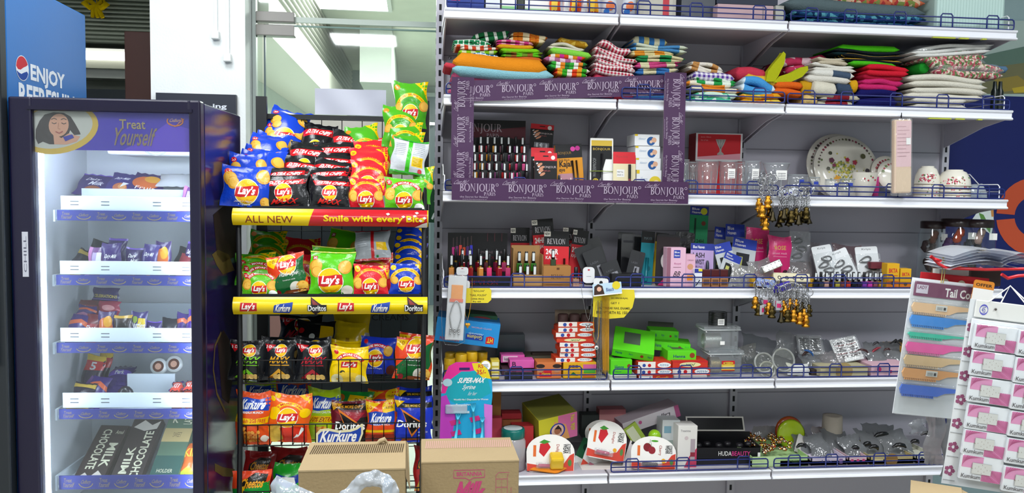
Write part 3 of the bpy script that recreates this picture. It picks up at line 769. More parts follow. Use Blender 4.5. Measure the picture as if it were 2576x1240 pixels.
hA.ring(hx(443),hy(302),.055,.008,mat('#b06a3a','p'),.14,150,400);hA.text('Cadbury',hx(426),hy(307),.09,.12,mat('#c9a070','p'),0,.2);hA.line([(hx(424),hy(306)),(hx(443),hy(316)),(hx(466),hy(296))],.02,mat('#b06a3a','p'))
hA.front(hb,gx0,gx1,-.0262,hz0,gz1)
hb.build('header_banner',door)
mb = MB();xs = FC.at(99,700,.01).x;xe = FC.at(113,700,.01).x
mb.box(xs,xe,.004,.014,zb,hz0-.005,mat('#e8f2ff','e',s=66));mb.box(wF-t-.014,wF-t-.003,.012,.024,zb,hz0-.005,mat('#e8f2ff','e',s=66))
mb.box(t+.01,wF-t-.01,.004,.012,hz0+.004,hz0+.016,mat('#e8f2ff','e',s=45));mb.build('light_strip',cool)
mb = MB();mb.box(t+.003,xe+.002,.0145,.02,zb,hz0-.004,mat('#f0f4fa','w'));mb.build('light_strip_holder',cool)
SHZ = []
SLB = mat('#2b347e','p');GOLD = mat('#8d7c52','p');GRD = mat('#e2ecf2','g',r=.3);SLT = mat('#5a6068','p')
for k,(g0,g1,s0,s1,xl) in enumerate(((494,525,530,556,143),(657,690,693,718,141),(825,860,863,888,142),(988,1026,1029,1054,148),(None,None,1196,1230,148))):
    e = empty('shelf_tray',(0,0,0));e.parent = cool
    yS = .05
    a0 = FC.at(300,s0,yS).z;a1 = FC.at(300,s1,yS).z;x0 = max(t+.022,FC.at(xl,s0,yS).x);x1 = wF-t-.003
    mb = MB();mb.box(x0-.01,x1,yS+.006,DF-.036,a1+.004,a1+.012,GRD);mb.box(x0-.012,x0-.006,yS,DF-.1,a1-.004,a0,GRD);mb.build('deck',e)
    SHZ.append(a1+.012)
    mb = MB();mb.box(x0,x1,yS,yS+.005,a1,a0,SLB)
    ar = Art((x1-x0)/(a0-a1))
    for j in range(8):
        u = .02+j*.125
        if j % 2 == 0: ar.text('Treat',u+.015,.52,.055,.3,GOLD);ar.text('Yourself',u+.003,.16,.085,.34,GOLD,0,.1)
        else: ar.text('Cadbury',u,.34,.085,.36,GOLD,0,.2);ar.ring(u+.043,.5,.052,.006,GOLD,.4,190,350)
    ar.front(mb,x0,x1,yS-.0001,a1,a0);mb.build('label_strip',e)
    if g0:
        b0 = FC.at(300,g0,yS+.012).z;b1 = a0+.001;xg = FC.at(xl+9,g0,yS+.012).x
        mb = MB();mb.box(xg,x1,yS+.012,yS+.016,b1,b0,GRD,.001)
        ar = Art(1)
        for px in (182,260,391,465):
            for f in (.36,.6): ar.rect((FC.at(px-10,g0,yS).x-xg)/(x1-xg),f-.03,.06,.06,SLT)
        ar.front(mb,xg,x1,yS+.0119,b1,b0);mb.build('front_guard',e)
    if k == 0:
        z0 = FC.at(300,491,.2).z;z1 = FC.at(300,475,.2).z
        MB().box(FC.at(205,480,.2).x,x1,.2,.205,a1+.013,z1,GRD).build('divider',e)
    if k == 2:
        z1 = FC.at(300,762,.36).z
        MB().box(FC.at(250,760,.36).x,x1,.36,.365,a1+.013,z1,GRD).build('divider',e)
    if k == 3:
        z1 = FC.at(300,940,.2).z
        MB().box(FC.at(320,960,.2).x,FC.at(440,960,.2).x,.2,.205,a1+.013,z1,GRD).build('divider',e)
        for px,py in ((402,922),(442,916)): pass

# ---------------------------------------------------------------- chocolates in the cooler
_PM = {}
def wrapper(kind):
    """art of a chocolate wrapper, drawn on a unit face"""
    a = Art(.7);G = f_('#caa23a')
    if kind == 'purple': a.text('Dairy',.15,.62,.5,.16,WHT,.6,.2);a.text('Milk',.3,.44,.5,.18,WHT,.6,.2);a.ell(.5,.22,.26,f_('#8a4a24'));a.rect(0,.94,1,.06,f_('#6a4ab0'))
    elif kind == 'nuts': a.text('Dairy Milk',.12,.62,.7,.14,WHT,.6,.2);a.ell(.55,.3,.28,f_('#b8683a'));a.ell(.62,.34,.16,f_('#d99a5a'));a.poly([(.55,.3),(.85,.5),(.6,.52)],WHT)
    elif kind == 'pale': a.rect(.28,.2,.5,.62,f_('#b8a8d0'));a.rect(.5,.45,.3,.38,WHT);a.rect(.0,.0,.22,1,f_('#c07ab0'))
    elif kind == 'oreo': a.ell(.5,.12,.5,f_('#2a9ad8'));a.text('Dairy Milk',.12,.55,.75,.14,WHT,.6,.2);a.poly([(.35,.34),(.6,.5),(.75,.36),(.6,.3)],f_('#d0582a'))
    elif kind == 'orange': a.ell(.45,.52,.42,f_('#d0682a'));a.ell(.6,.7,.24,f_('#e0a02a'));a.text('Fruit',.2,.2,.6,.14,WHT)
    elif kind == 'gold': a.rect(0,.0,1,.16,f_('#caa23a'));a.rect(0,.8,1,.14,f_('#d9b64a'));a.poly([(0,.2),(.5,.4),(1,.3),(1,.48),(.5,.55),(0,.42)],f_('#a06a2a'))
    elif kind == 'brown': a.rect(.12,.2,.76,.55,f_('#17100e'));a.text('BOURNVILLE',.18,.42,.64,.12,G);a.rect(0,.9,1,.1,G)
    elif kind == 'star': a.rect(0,.84,1,.16,f_('#e0b81a'));a.poly([(0,.55),(1,.6),(1,.84),(0,.84)],RED);a.text('5',.35,.58,.3,.22,WHT,1);a.poly([(.2,.1),(.8,.3),(.6,.45)],f_('#6a3a8a'))
    elif kind == 'coral': a.ell(.5,.5,.3,f_('#f0a0a0'));a.rect(0,.9,1,.1,f_('#b02a50'))
    elif kind == 'red': a.rect(0,.3,1,.35,f_('#a01a2a'));a.text('Shots',.2,.4,.6,.2,WHT,1)
    elif kind == 'violet': a.poly([(0,.1),(.4,.3),(1,.12),(1,.3),(.4,.5),(0,.3)],f_('#b06a90'));a.poly([(0,.6),(.5,.7),(1,.55),(1,.7),(.5,.84),(0,.75)],f_('#e0683a'))
    elif kind == 'yellow': a.rect(.5,.1,.4,.7,f_('#d9b81a'));a.text('Nutties',.1,.5,.8,.18,WHT,1);a.ell(.3,.75,.16,f_('#8aa03a'))
    elif kind == 'bournviolet': a.text('CELEBRATIONS',.06,.34,.88,.2,f_('#d9c24a'),1);a.rect(0,.2,1,.06,f_('#7a5ab8'))
    return a
KBASE = dict(purple='#2c1558',nuts='#34246c',pale='#6a3478',oreo='#341c66',orange='#35185a',gold='#20122a',brown='#281a15',star='#20102e',coral='#b83a54',red='#741424',violet='#381c70',yellow='#2b1866',bournviolet='#2d1c60',dark='#14101e',white='#d0d2ce')
def choc(kind,x0,x1,y0,y1,ty,label,lean=12,roll=0,yaw=0,k=None,T=.03,name='chocolate_bar',group=None):
    """chocolate wrapper seen between pixels x0..x1, y0..y1 at depth ty inside the cooler"""
    p = FC.at((x0+x1)/2,y1,ty);m = (FC.w(p)-CAM).dot(_f)/FPX
    w = (x1-x0)*m;h = (y1-y0)*m/max(.35,math.cos(math.radians(lean)))
    z = p.z if k is None else SHZ[k]+.003
    if k is not None: h = max(.02,(p.z+(y1-y0)*m-z)/max(.35,math.cos(math.radians(lean))))
    key = (kind,round(w/h,1));
    asp = w/h
    a = wrapper(kind) if kind not in ('dark','white') else None
    mb = pouch(w,h,min(T,.5*w),f_(KBASE[kind]),a,seed=hash(label) % 97 if False else sum(map(ord,label)) % 97,NU=8,NV=10,crumple=.7,waist=.03)
    o = mb.build(name,loc=FC.w((p.x,ty,z)),rot=(math.radians(-lean),math.radians(roll),RZ+math.radians(yaw)))
    return tag(o,label,'chocolate',group)
g1,g2,g3,g4 = ['chocolates on the %s shelf of the cooler' % s for s in ('top','second','third','fourth')]
choc('purple',182,268,440,492,.22,'dark purple chocolate bar tilted back at the left of the top cooler shelf',50,5,0,None,.012,group=g1)
choc('nuts',258,322,436,490,.225,'blue purple chocolate bar with almonds, middle of the top cooler shelf',50,5,0,None,.012,group=g1)
choc('orange',315,398,438,490,.23,'purple chocolate bar with a pale oval, right of the almond bar',50,8,0,None,.012,group=g1)
choc('white',392,476,438,470,.26,'white round chocolate pack on the top cooler shelf',55,0,0,None,.03,group=g1)
choc('pale',440,481,470,500,.12,'small pinkish purple pack at the right edge of the top cooler shelf',30,10,0,0,.02,group=g1)
for kd,x0,x1,y0,ty,la,ro,lab in (
    ('gold',152,204,632,.16,40,25,'brown and gold wrapper lying far left on the second cooler shelf'),('dark',196,246,606,.2,25,14,'dark purple bar behind the pale bar on the second cooler shelf'),
    ('pale',216,258,622,.1,8,5,'pale purple bar with a white price label on the second cooler shelf'),('oreo',252,300,612,.09,6,2,'purple bar with a light blue base on the second cooler shelf'),
    ('purple',262,308,600,.15,10,4,'purple bar standing behind the blue based bar on the second cooler shelf'),('purple',305,352,624,.1,14,6,'purple bar just right of the blue based bar on the second cooler shelf'),
    ('nuts',350,390,615,.09,10,5,'purple bar with an orange mark on the second cooler shelf'),('orange',385,424,608,.1,8,3,'purple bar with orange fruit on the second cooler shelf'),
    ('dark',424,470,626,.16,35,10,'dark wrapper lying right of the fruit bar on the second cooler shelf'),('red',440,476,640,.1,30,5,'low reddish wrapper near the right edge of the second cooler shelf'),('purple',458,482,608,.13,10,6,'purple bar at the right edge of the second cooler shelf')):
    choc(kd,x0,x1,y0,668,ty,lab,la,ro,0,1,.02,group=g2)
for kd,x0,x1,y0,y1,ty,la,ro,lab in (
    ('bournviolet',232,296,724,762,.27,10,4,'purple pack with yellow letters on top of the heap on the third cooler shelf'),('red',196,250,756,792,.24,15,5,'red wrapper behind the purple one on the third cooler shelf'),
    ('coral',246,299,758,792,.23,12,4,'coral pink wrapper on the heap of the third cooler shelf'),('violet',190,236,770,804,.2,20,8,'shiny violet wrapper below the red one on the third cooler shelf'),
    ('violet',158,212,796,834,.12,25,10,'violet and red wrapper far left on the third cooler shelf'),('red',204,250,794,834,.13,20,4,'red and purple wrapper second from left on the third cooler shelf'),
    ('orange',242,286,784,834,.11,8,3,'purple bar with a pale green dot on the third cooler shelf'),('brown',283,327,794,834,.1,8,2,'dark brown bar with a gold line on the third cooler shelf'),
    ('yellow',322,363,785,834,.11,10,4,'purple bar with a yellow panel on the third cooler shelf'),('purple',362,400,811,834,.1,20,2,'low purple wrapper in the middle of the third cooler shelf'),
    ('dark',396,442,805,834,.12,30,2,'black wrapper right of middle on the third cooler shelf'),('violet',432,470,789,834,.14,14,8,'violet bar near the right edge of the third cooler shelf'),('violet',464,484,780,834,.1,8,4,'striped violet bar at the right edge of the third cooler shelf')):
    choc(kd,x0,x1,y0,y1,ty,lab,la,ro,0,2 if y1 == 834 else None,.025,group=g3)
for kd,x0,x1,y0,y1,ty,la,ro,lab in (
    ('star',232,266,888,985,.26,18,5,'dark pack with a gold top standing behind the red labelled one in the cooler'),('star',198,246,897,985,.21,18,8,'dark pack with a gold top and red label on the fourth cooler shelf'),
    ('violet',205,250,955,998,.13,30,12,'crumpled dark violet wrapper low on the fourth cooler shelf'),('gold',166,220,972,998,.1,35,8,'gold edged wrapper at the left end of the fourth cooler shelf')):
    choc(kd,x0,x1,y0,y1,ty,lab,la,ro,0,None if ty > .2 else 3,.025,group=g4)
# stack of slim purple bars and its dark end, round packs, stacked red ended bars
pr = None
for k in range(7):
    x0 = 240+k*4.5;a = FC.at(x0,985-k*7.4,.14+k*.012);b = FC.at(x0+62-k*1,985-k*7.4,.14+k*.012)
    mb = pouch(b.x-a.x,.1,.022,f_('#2f1a66'),Art(.6).rect(.0,.3,1,.3,f_('#6a4ac0')).text('Perk',.3,.32,.4,.26,WHT,1),seed=k,NU=8,NV=8,waist=.01)
    o = mb.build('chocolate_bar',loc=FC.w(((a.x+b.x)/2,.13+k*.012,SHZ[3]+.012+k*.0105)),rot=(math.radians(-72),0,RZ+.05))
    tag(o,'%s slim purple bar from the bottom in the slanting stack on the fourth cooler shelf' % ORD[k],'chocolate','slim purple bars in a slanting stack')
p = FC.at(322,985,.17);mb = MB();mb.sphere((0,0,.034),.034,f_('#17121f'),14,(.85,.5,1.1))
tag(mb.build('wrapped_sweet',loc=FC.w((p.x,.15,SHZ[3]+.002)),rot=(0,0,RZ)),'black round wrapped sweet pack right of the slim purple bars','chocolate')
for (cx,cyy,lab) in ((401,922,'round white and brown pack behind the divider of the cooler, left of two'),(440,916,'round white and brown pack behind the divider of the cooler, right of two')):
    p = FC.at(cx,cyy,.24);mb = MB();mm = mat('#dfe2de','g');mb.lathe([(.001,0),(.027,.001),(.03,.005),(.027,.011),(.001,.012)],mm,20)
    T = Matrix.Rotation(math.radians(75),4,'X')
    mb.lathe([(.001,.0125),(.019,.0124)],mat('#5a2d1c','p'),18,cap=False);mb.lathe([(.001,.0132),(.011,.0131)],mat('#d9a58a','p'),14,cap=False)
    tag(mb.build('round_pack',loc=FC.w(p),rot=(math.radians(75),0,RZ)),lab,'chocolate','round packs in the cooler')
for r in range(6):
    for c in range(2):
        a = FC.at(432+c*27,985,.1);wv = .034
        mb = pouch(wv,.07,.012,f_('#331c62'),Art(.5).rect(.1,.0,.9,.8,f_('#c8402e')).text('KIT',.25,.2,.6,.4,WHT,1),seed=r*2+c,NU=6,NV=6)
        tag(mb.build('chocolate_bar',loc=FC.w((a.x+.012+c*.004,.09+.015*c,SHZ[3]+.006+r*.0128)),rot=(math.radians(-78),0,RZ+.1)),'%s red labelled bar from the bottom, %s column of the cooler stack' % (ORD[r],('left','right')[c]),'chocolate','red labelled bars stacked at the right of the cooler')
# big boxes lying back on the lowest shelf
def big_box(x0,x1,y1,h,lean,yaw,col,art,lab,ty=.075,dx=0):
    a = FC.at(x0,y1,ty);b = FC.at(x1,y1,ty);w = b.x-a.x
    mb = MB();mb.box(0,w,0,.03,0,h,mat(col,'p',r=.4),.002);ar = Art(w/h);art(ar);ar.front(mb,0,w,-.0001,0,h)
    o = mb.build('chocolate_box',loc=FC.w((a.x,ty,SHZ[4]+.004)),rot=(math.radians(-lean),0,RZ+math.radians(yaw)))
    return tag(o,lab,'chocolate box')
CR = mat('#d9d6b8','p')
def am1(a): a.text('MILK',.62,.26,.3,.42,CR,1,0,3);a.text('CHOCOLATE',.22,.22,.3,.7,CR,1,0,3);a.text('Amul',.66,.84,.26,.07,CR);a.poly([(.0,.02),(.3,.16),(.5,.08),(.7,.2),(.95,.1),(1,.02)],mat('#cfc6b8','p'));a.poly([(0,0),(1,0),(1,.06),(.5,.12),(0,.05)],mat('#3d1a14','p'))
def am2(a): a.text('MILK',.2,.12,.26,.42,CR,1,0,1);a.text('CHOCOLATE',.58,.06,.28,.74,CR,1,0,1);a.text('Amul',.12,.02,.3,.06,CR);a.poly([(.1,.86),(.4,.98),(.7,.9),(.95,.97),(.9,.84),(.5,.8)],mat('#cfc6b8','p'))
def am3(a): a.rect(0,.0,1,.36,mat('#1d4a42','p'));a.rect(0,.56,1,.2,mat('#b7a06a','p'));a.text('SWEET',.36,.63,.3,.07,mat('#6a5a3a','p'));a.text('HOLDER',.2,.12,.55,.05,CR);a.text('OF INDIA',.1,.04,.6,.05,CR);a.text('K',.2,.84,.2,.1,CR,1);a.text('LATE',.6,.82,.3,.13,CR,1,0,1)
big_box(178,258,1203,.235,55,-6,'#2e211e',am1,'dark brown milk chocolate box lying back at the left of the lowest cooler shelf')
big_box(272,352,1203,.25,52,-4,'#2a1f1d',am2,'dark brown milk chocolate box lying back in the middle of the lowest cooler shelf')
big_box(370,444,1203,.27,50,-3,'#4f6a54',am3,'green and tan chocolate box right of the milk chocolate boxes')
big_box(260,270,1196,.22,55,-5,'#241a18',lambda a: a.rect(.2,.2,.6,.5,CR) if False else a,'slim dark box edge on between the two milk chocolate boxes',.1)
a = FC.at(470,1190,.1)
tag(pouch(.06,.13,.03,f_('#d8641e'),Art(.5).text('KIK',.1,.55,.8,.25,f_('#e8c83a'),1).poly([(0,.1),(.5,.3),(1,.1),(1,0),(0,0)],f_('#c8d23a')),seed=4).build('snack_pouch',loc=FC.w((a.x,.1,SHZ[4]+.004)),rot=(math.radians(-45),0,RZ)),'orange pouch at the right edge of the lowest cooler shelf','chocolate')
# ================================================================ crisp rack
RY = -.17                                           # front plane of the rack's header boards
KM = mat('#17181b','w',r=.4)
rx0 = P(588,640,RY).x;rx1 = P(1076,640,RY).x;ryb = .30
rack = empty('crisp_rack',((rx0+rx1)/2,0,0),0,'black wire crisp display rack with yellow and red header boards','rack')
ox = (rx0+rx1)/2;hw = (rx1-rx0)/2
zr = lambda px,py,Y: P(px,py,Y).z
mb = MB()
ztop = zr(850,291,ryb)
bx0,bx1 = P(656,290,ryb).x-ox,P(1062,290,ryb).x-ox
for x in (bx0,bx1): mb.box(x-.012,x+.012,ryb-.012,ryb+.012,0,ztop,KM)
mb.box(bx0,bx1,ryb-.012,ryb+.012,ztop-.018,ztop,KM)
for sx in (-1,1):                                  # curved side tubes
    xs = sx*(hw-.012)
    pts = [(sx*(hw-.03),ryb-.02,ztop-.12),(xs,.05,1.62),(xs,RY+.05,1.5),(xs,RY+.02,1.42),(xs,RY+.03,1.0),(xs,RY+.02,.7),(xs,RY-.02,.3),(xs,RY-.02,0)]
    mb.tube(pts,.009,KM,8);mb.box(xs-.02,xs+.02,ryb-.03,ryb-.01,0,1.9,KM)
mb.build('frame',rack)
mb = MB()
zt_,zb_ = ztop-.018,.25
for k in range(9):
    x = bx0+(bx1-bx0)*k/8;mb.tube([(x,ryb-.014,zb_),(x,ryb-.014,zt_)],.0016,KM,4)
for k in range(12):
    z = zb_+(zt_-zb_)*k/11;mb.tube([(bx0,ryb-.0155,z),(bx1,ryb-.0155,z)],.0016,KM,4)
mb.build('back_mesh',rack)
# trays: upper two solid black, lower wire baskets
zT1 = zr(830,523,RY+.02);zT2 = zr(830,742,RY+.02)
TR = []
for z in (zT1,zT2):
    e = empty('tray',(0,0,z));e.parent = rack
    mb = MB();mb.box(-hw+.02,hw-.02,RY+.02,ryb-.02,-.012,-.004,KM);mb.box(-hw+.02,hw-.02,RY+.015,RY+.02,-.012,.004,KM);mb.build('base',e)
    mb = MB()
    for sx in (-1,1): mb.box(sx*(hw-.025)-.002,sx*(hw-.025)+.002,RY+.03,ryb-.03,-.004,.07,mat('#22262a','g',r=.25))
    mb.build('side_panel',e)
def header(py0,py1,col,art,name='header_board'):
    z1 = zr(830,py0,RY);z0 = zr(830,py1,RY)
    mb = MB();n = 10;vs = [];fs = []
    pr = []
    for k in range(n+1):
        u = k/n;pr.append((RY-.028*math.sin(PI*(.12+.76*u)),z0+(z1-z0)*u))
    L = 24
    for i in range(L+1):
        for y,z in pr: vs.append((-hw+2*hw*i/L,y,z))
    for i in range(L):
        for k in range(n): fs.append((i*(n+1)+k,(i+1)*(n+1)+k,(i+1)*(n+1)+k+1,i*(n+1)+k+1))
    mb.add(vs,fs,col,True)
    mb.box(-hw,hw,RY-.008,RY-.004,z0,z1,mat('#6a6a5a','p'))
    def fun(u,v):
        x = -hw+2*hw*u;kk = min(v*n,n-1e-6);k = int(kk);f = kk-k
        y = pr[k][0]*(1-f)+pr[k+1][0]*f;z = pr[k][1]*(1-f)+pr[k+1][1]*f
        dy = pr[k+1][0]-pr[k][0];dz = pr[k+1][1]-pr[k][1]
        return Vector((x,y,z)),Vector((0,-dz,dy)).normalized()
    ar = Art(2*hw/(z1-z0));art(ar);ar.wrap(mb,L,n,fun,.0003)
    return mb.build(name,rack)
YP = mat('#e3c400','g',r=.22);RP = mat('#b81420','g',r=.22);BRN = mat('#7a2a14','p')
def h1(a):
    a.poly([(.38,0),(1,0),(1,1),(.41,1)],RP)
    a.text('ALL NEW',.065,.16,.24,.42,BRN,0);a.text('Smile with every Bite',.46,.18,.52,.48,YP,1.3)
    wt = mat('#d9d2cc','p')
    for x,y in ((.86,.62),(.89,.5),(.92,.66),(.95,.4),(.97,.55),(.78,.75),(.93,.82)): a.poly([(x,y),(x+.012,y+.05),(x+.022,y-.02),(x+.01,y-.1)],wt)
    a.poly([(.93,0),(1,0),(1,.3),(.97,.22)],wt)
def h2(a):
    K = 1/a.asp
    for cx in (.08,.575):
        a.ell(cx,.48,.045,mat('#d9c23a','p'),.44)
        a.poly([(cx-.045,.2),(cx+.042,.22),(cx+.042,.68),(cx-.04,.7)],mat('#b81c24','p'));a.text("Lay's",cx-.037,.22,.074,.46,mat('#ece8dc','p'),1.4,.12)
    for cx in (.255,.755):
        a.poly([(cx-.052,.14),(cx+.03,.1),(cx+.044,.3),(cx+.05,.72),(cx-.02,.62),(cx-.045,.55)],mat('#1c3f96','p'));a.text('Kurkure',cx-.044,.2,.088,.4,mat('#ece8dc','p'),1.2,.15)
    for cx in (.428,.928):
        a.poly([(cx-.035,.98),(cx+.045,.42),(cx-.01,.02),(cx-.028,.2)],mat('#2a1a18','p'));a.poly([(cx-.03,.88),(cx+.02,.5),(cx-.02,.55)],mat('#7a2a28','p'))
        a.rect(cx-.049,.24,.098,.34,mat('#1a1a1c','p'));a.text('Doritos',cx-.046,.26,.092,.3,mat('#e4e4e0','p'),1.2)
header(526,568,YP,h1);header(746,789,YP,h2)
# wire baskets below
def basket(py_top,py_bot,nm):
    Y0 = RY+.03
    z1 = zr(830,py_top,Y0);z0 = zr(830,py_bot,Y0)
    e = empty('wire_basket',(0,0,0));e.parent = rack
    mb = MB();r = .0016
    for z in (z0,z1): mb.tube([(-hw+.02,Y0,z),(hw-.02,Y0,z)],r*1.5,KM,5)
    for k in range(16):
        x = -hw+.03+(2*hw-.06)*k/15;mb.tube([(x,Y0,z1),(x,Y0,z0),(x,ryb-.03,z0)],r,KM,4)
    mb.build('wire_front',e)
    mb = MB();
    for k in range(7): mb.tube([(-hw+.02,Y0+.06*k,z0-.001),(hw-.02,Y0+.06*k,z0-.001)],r,KM,4)
    for sx in (-1,1): mb.tube([(sx*(hw-.02),Y0,z1),(sx*(hw-.02),ryb-.03,z1),(sx*(hw-.02),ryb-.03,z0),(sx*(hw-.02),Y0,z0)],r*1.4,KM,5,closed=True)
    mb.build('wire_floor',e)
    return z0
zB1 = basket(905,962,'a');zB2 = basket(1066,1118,'b');zB3 = basket(1232,1290,'c')

# ---------------------------------------------------------------- crisp bags
BA = {}
def chip(a,x,y,r,rot=.4):
    a.ell(x,y,r,f_('#d99a30'),None,16,rot);a.ell(x+r*.12,y+r*.1*a.asp,r*.8,f_('#e8b54a'),None,14,rot)
def bag_art(k,asp):
    a = Art(asp);Y = YEL;O = f_('#e88a1a')
    def rnd(x,y,r,t,c=RED): a.ell(x,y,r,c);a.text(t,x-r*.6,y-r*.45*asp,r*1.2,r*.9*asp,WHT,1)
    if k == 'blue': 
        rnd(.13,.83,.075,'30');chip(a,.16,.66,.15,-.3);chip(a,.22,.56,.13,.5);chip(a,.85,.74,.15,.6);chip(a,.92,.12,.11,1)
        lays(a,.52,.36,.24);a.text("India's Magic",.26,.1,.42,.05,WHT,0,.15);a.text('Masala',.36,.04,.24,.045,WHT)
    elif k == 'maxx':
        a.poly([(0,.80),(1,.86),(.97,.70),(.1,.64)],RED);a.text('EXTRA CHIPS',.13,.70,.76,.1,WHT,1.4,.1)
        lays(a,.5,.44,.19);a.text('MAXX',.2,.1,.62,.15,f_('#d01a14'),1.3,.12,0,.05);a.rect(.3,.04,.5,.012,f_('#8a1010'))
    elif k == 'red':
        a.poly([(.7,1),(1,1),(1,.58),(.93,.72),(.85,.86)],YEL);a.ell(.1,.85,.085,YEL);a.text('20',.06,.81,.08,.06,RED,1)
        a.arcband(.5,.28,.43,.085,28,152,f_('#e0a81a'));a.arctext('1 PACK, 1GB FREE DATA',.5,.30,.445,150,30,.05,RED,1)
        a.arcband(.5,.30,.30,.09,0,180,f_('#d8202c'));chip(a,.12,.42,.13,-.4);chip(a,.14,.33,.11,.4);chip(a,.88,.42,.14,.6)
        lays(a,.5,.27,.23)
    elif k == 'green':
        rnd(.09,.84,.075,'20');a.arcband(.52,.3,.4,.1,35,145,RED);a.arctext('20% MORE CHIPS',.52,.3,.42,142,38,.06,WHT,1.2)
        chip(a,.12,.5,.14,-.5);chip(a,.14,.4,.12,.4);chip(a,.87,.44,.15,.6);lays(a,.5,.26,.22);a.ell(.88,.03,.13,WHT)
    elif k == 'greenarc':
        a.poly([(.6,1),(1,1),(1,.6),(.9,.8)],YEL);a.ell(.11,.86,.08,O);a.arcband(.5,.32,.42,.1,25,155,YEL);a.arctext('2 PACKS, 1GB FREE DATA',.5,.32,.445,150,30,.05,f_('#a04a10'),1)
        a.arcband(.5,.32,.3,.1,10,170,f_('#3a9a20'));chip(a,.12,.42,.13,-.4);chip(a,.88,.46,.14,.5);lays(a,.5,.3,.23)
    elif k == 'greenbig':
        a.rect(.06,.8,.11,.09,f_('#b01c24'));a.text('30',.075,.815,.08,.06,WHT,1);chip(a,.15,.66,.15,-.4);chip(a,.17,.52,.13,.5);chip(a,.82,.64,.16,.5)
        lays(a,.48,.32,.28);a.ell(.85,.1,.13,f_('#d8cfc0'));a.poly([(.2,0),(.8,0),(.75,.08),(.3,.06)],f_('#2a6a14'));a.rect(.0,.97,1,.03,f_('#c9cf4a'))
    elif k == 'bluearc':
        a.poly([(.68,1),(1,1),(1,.62),(.9,.82)],YEL);a.ell(.1,.86,.085,YEL);a.arcband(.5,.34,.42,.1,22,158,YEL);a.arctext('1 PACK, 1GB FREE DATA',.5,.34,.445,150,30,.05,f_('#a04a10'),1)
        chip(a,.13,.46,.13,-.4);chip(a,.87,.46,.14,.5);lays(a,.5,.33,.24);a.text("India's Magic",.28,.1,.4,.04,WHT)
    elif k == 'wafer':
        G = f_('#0c5a28');OR_ = f_('#e0401a')
        a.poly([(1,.93),(.3,.52),(0,.3),(0,0),(1,0)],G);a.poly([(.86,.0),(1,0),(1,.38),(.9,.22)],OR_);a.poly([(0,.95),(.34,.95),(.2,.68),(.02,.8)],YEL);a.text('10',.1,.82,.13,.09,BRN)
        lays(a,.56,.74,.25);a.text('Wafer Style',.22,.42,.66,.14,WHT,.2,.2);a.text('Sundried chilli',.36,.34,.34,.03,WHT)
        a.ell(.68,.13,.16,f_('#dcd8cc'));chip(a,.84,.12,.16,.5);a.poly([(.3,.02),(1,.02),(.95,.08),(.4,.1)],f_('#7a3a1c'));a.ell(.2,.07,.07,f_('#8a1420'))
    elif k.startswith('maxs'):
        c = dict(g=f_('#7ac81e'),o=f_('#e0a01a'),r=f_('#b01428'))[k[4]]
        a.poly([(.0,.9),(.38,.88),(.14,.7)],RED);a.text('10',.07,.79,.17,.08,WHT,1);lays(a,.56,.74,.19)
        a.text('MAXX',.16,.42,.72,.17,c,1.2,.14,0,.04);a.rect(.2,.37,.62,.02,c);a.poly([(.15,.06),(.5,.3),(.85,.06),(.7,.06),(.5,.2),(.3,.06)],c)
        for i in range(4): a.ell(.4+.12*i,.1,.085,f_('#e8c06a'),None,12,.6)
    elif k == 'yellow':
        a.rect(.0,.93,1,.02,f_('#caa000'));a.arcband(.5,.36,.38,.1,35,145,RED);a.arctext('10% MORE CHIPS',.5,.36,.40,140,40,.06,WHT,1);a.ell(.14,.84,.06,RED)
        a.poly([(.28,.42),(.72,.44),(.72,.6),(.28,.58)],RED);a.text("Lay's",.31,.43,.4,.15,WHT,1.4,.1);a.ell(.34,.28,.07,f_('#2a2a10'));a.ell(.36,.28,.03,YEL)
        a.ell(.5,.16,.4,f_('#e8c23a'),.14);a.ell(.2,.08,.16,f_('#d8d0a0'));a.ell(.82,.1,.14,f_('#d8d0a0'))
    elif k == 'bluesmall':
        a.arcband(.5,.3,.42,.1,40,140,RED);a.arctext('10% MORE',.5,.3,.44,130,60,.06,WHT,1);a.ell(.15,.86,.06,RED);a.ell(.78,.72,.06,RED);chip(a,.82,.62,.14,.5);lays(a,.45,.42,.22);a.text("India's Magic",.25,.14,.4,.045,WHT)
        chip(a,.1,.16,.12,.3);a.ell(.9,.12,.14,f_('#5a2418'))
    elif k == 'kmasala':
        kurkure(a,.5,.76,.9);a.text('MASALA MUNCH',.2,.6,.62,.045,WHT,1);a.poly([(0,.58),(.25,.52),(.6,.5),(1,.54),(1,.42),(.5,.38),(0,.44)],YEL);a.text('10 Lakh 2GB FREE',.05,.43,.88,.07,RED,.6)
        for i in range(26): a.ell(.26+.06*(i % 8)+.02*math.sin(i*5),.1+.07*(i//8)+.02*math.cos(i*3),.06,f_(('#c8701e','#e0983a')[i % 2]),.028,10,i*1.3)
        a.ell(.84,.14,.1,f_('#e0d8c8'))
    elif k == 'ltomato':
        a.poly([(.68,1),(1,1),(.94,.8)],YEL);a.ell(.2,.95,.07,YEL);a.ell(.08,.88,.06,YEL);a.arcband(.46,.48,.36,.09,20,160,YEL);a.arctext('10% MORE CHIPS',.46,.48,.38,150,30,.055,RED,1)
        a.ell(.12,.6,.16,YEL);a.ell(.85,.62,.12,YEL);lays(a,.46,.52,.24);a.poly([(.0,.3),(.3,.42),(.4,.1),(.2,.0),(0,.02)],f_('#e0b84a'));a.poly([(.3,.32),(.95,.36),(.9,.02),(.4,.02)],f_('#d8301a'))
        a.poly([(.7,.12),(.9,.3),(.82,.34)],WHT);a.poly([(.6,.1),(.75,.16),(.7,.2)],WHT)
    elif k == 'kgreen':
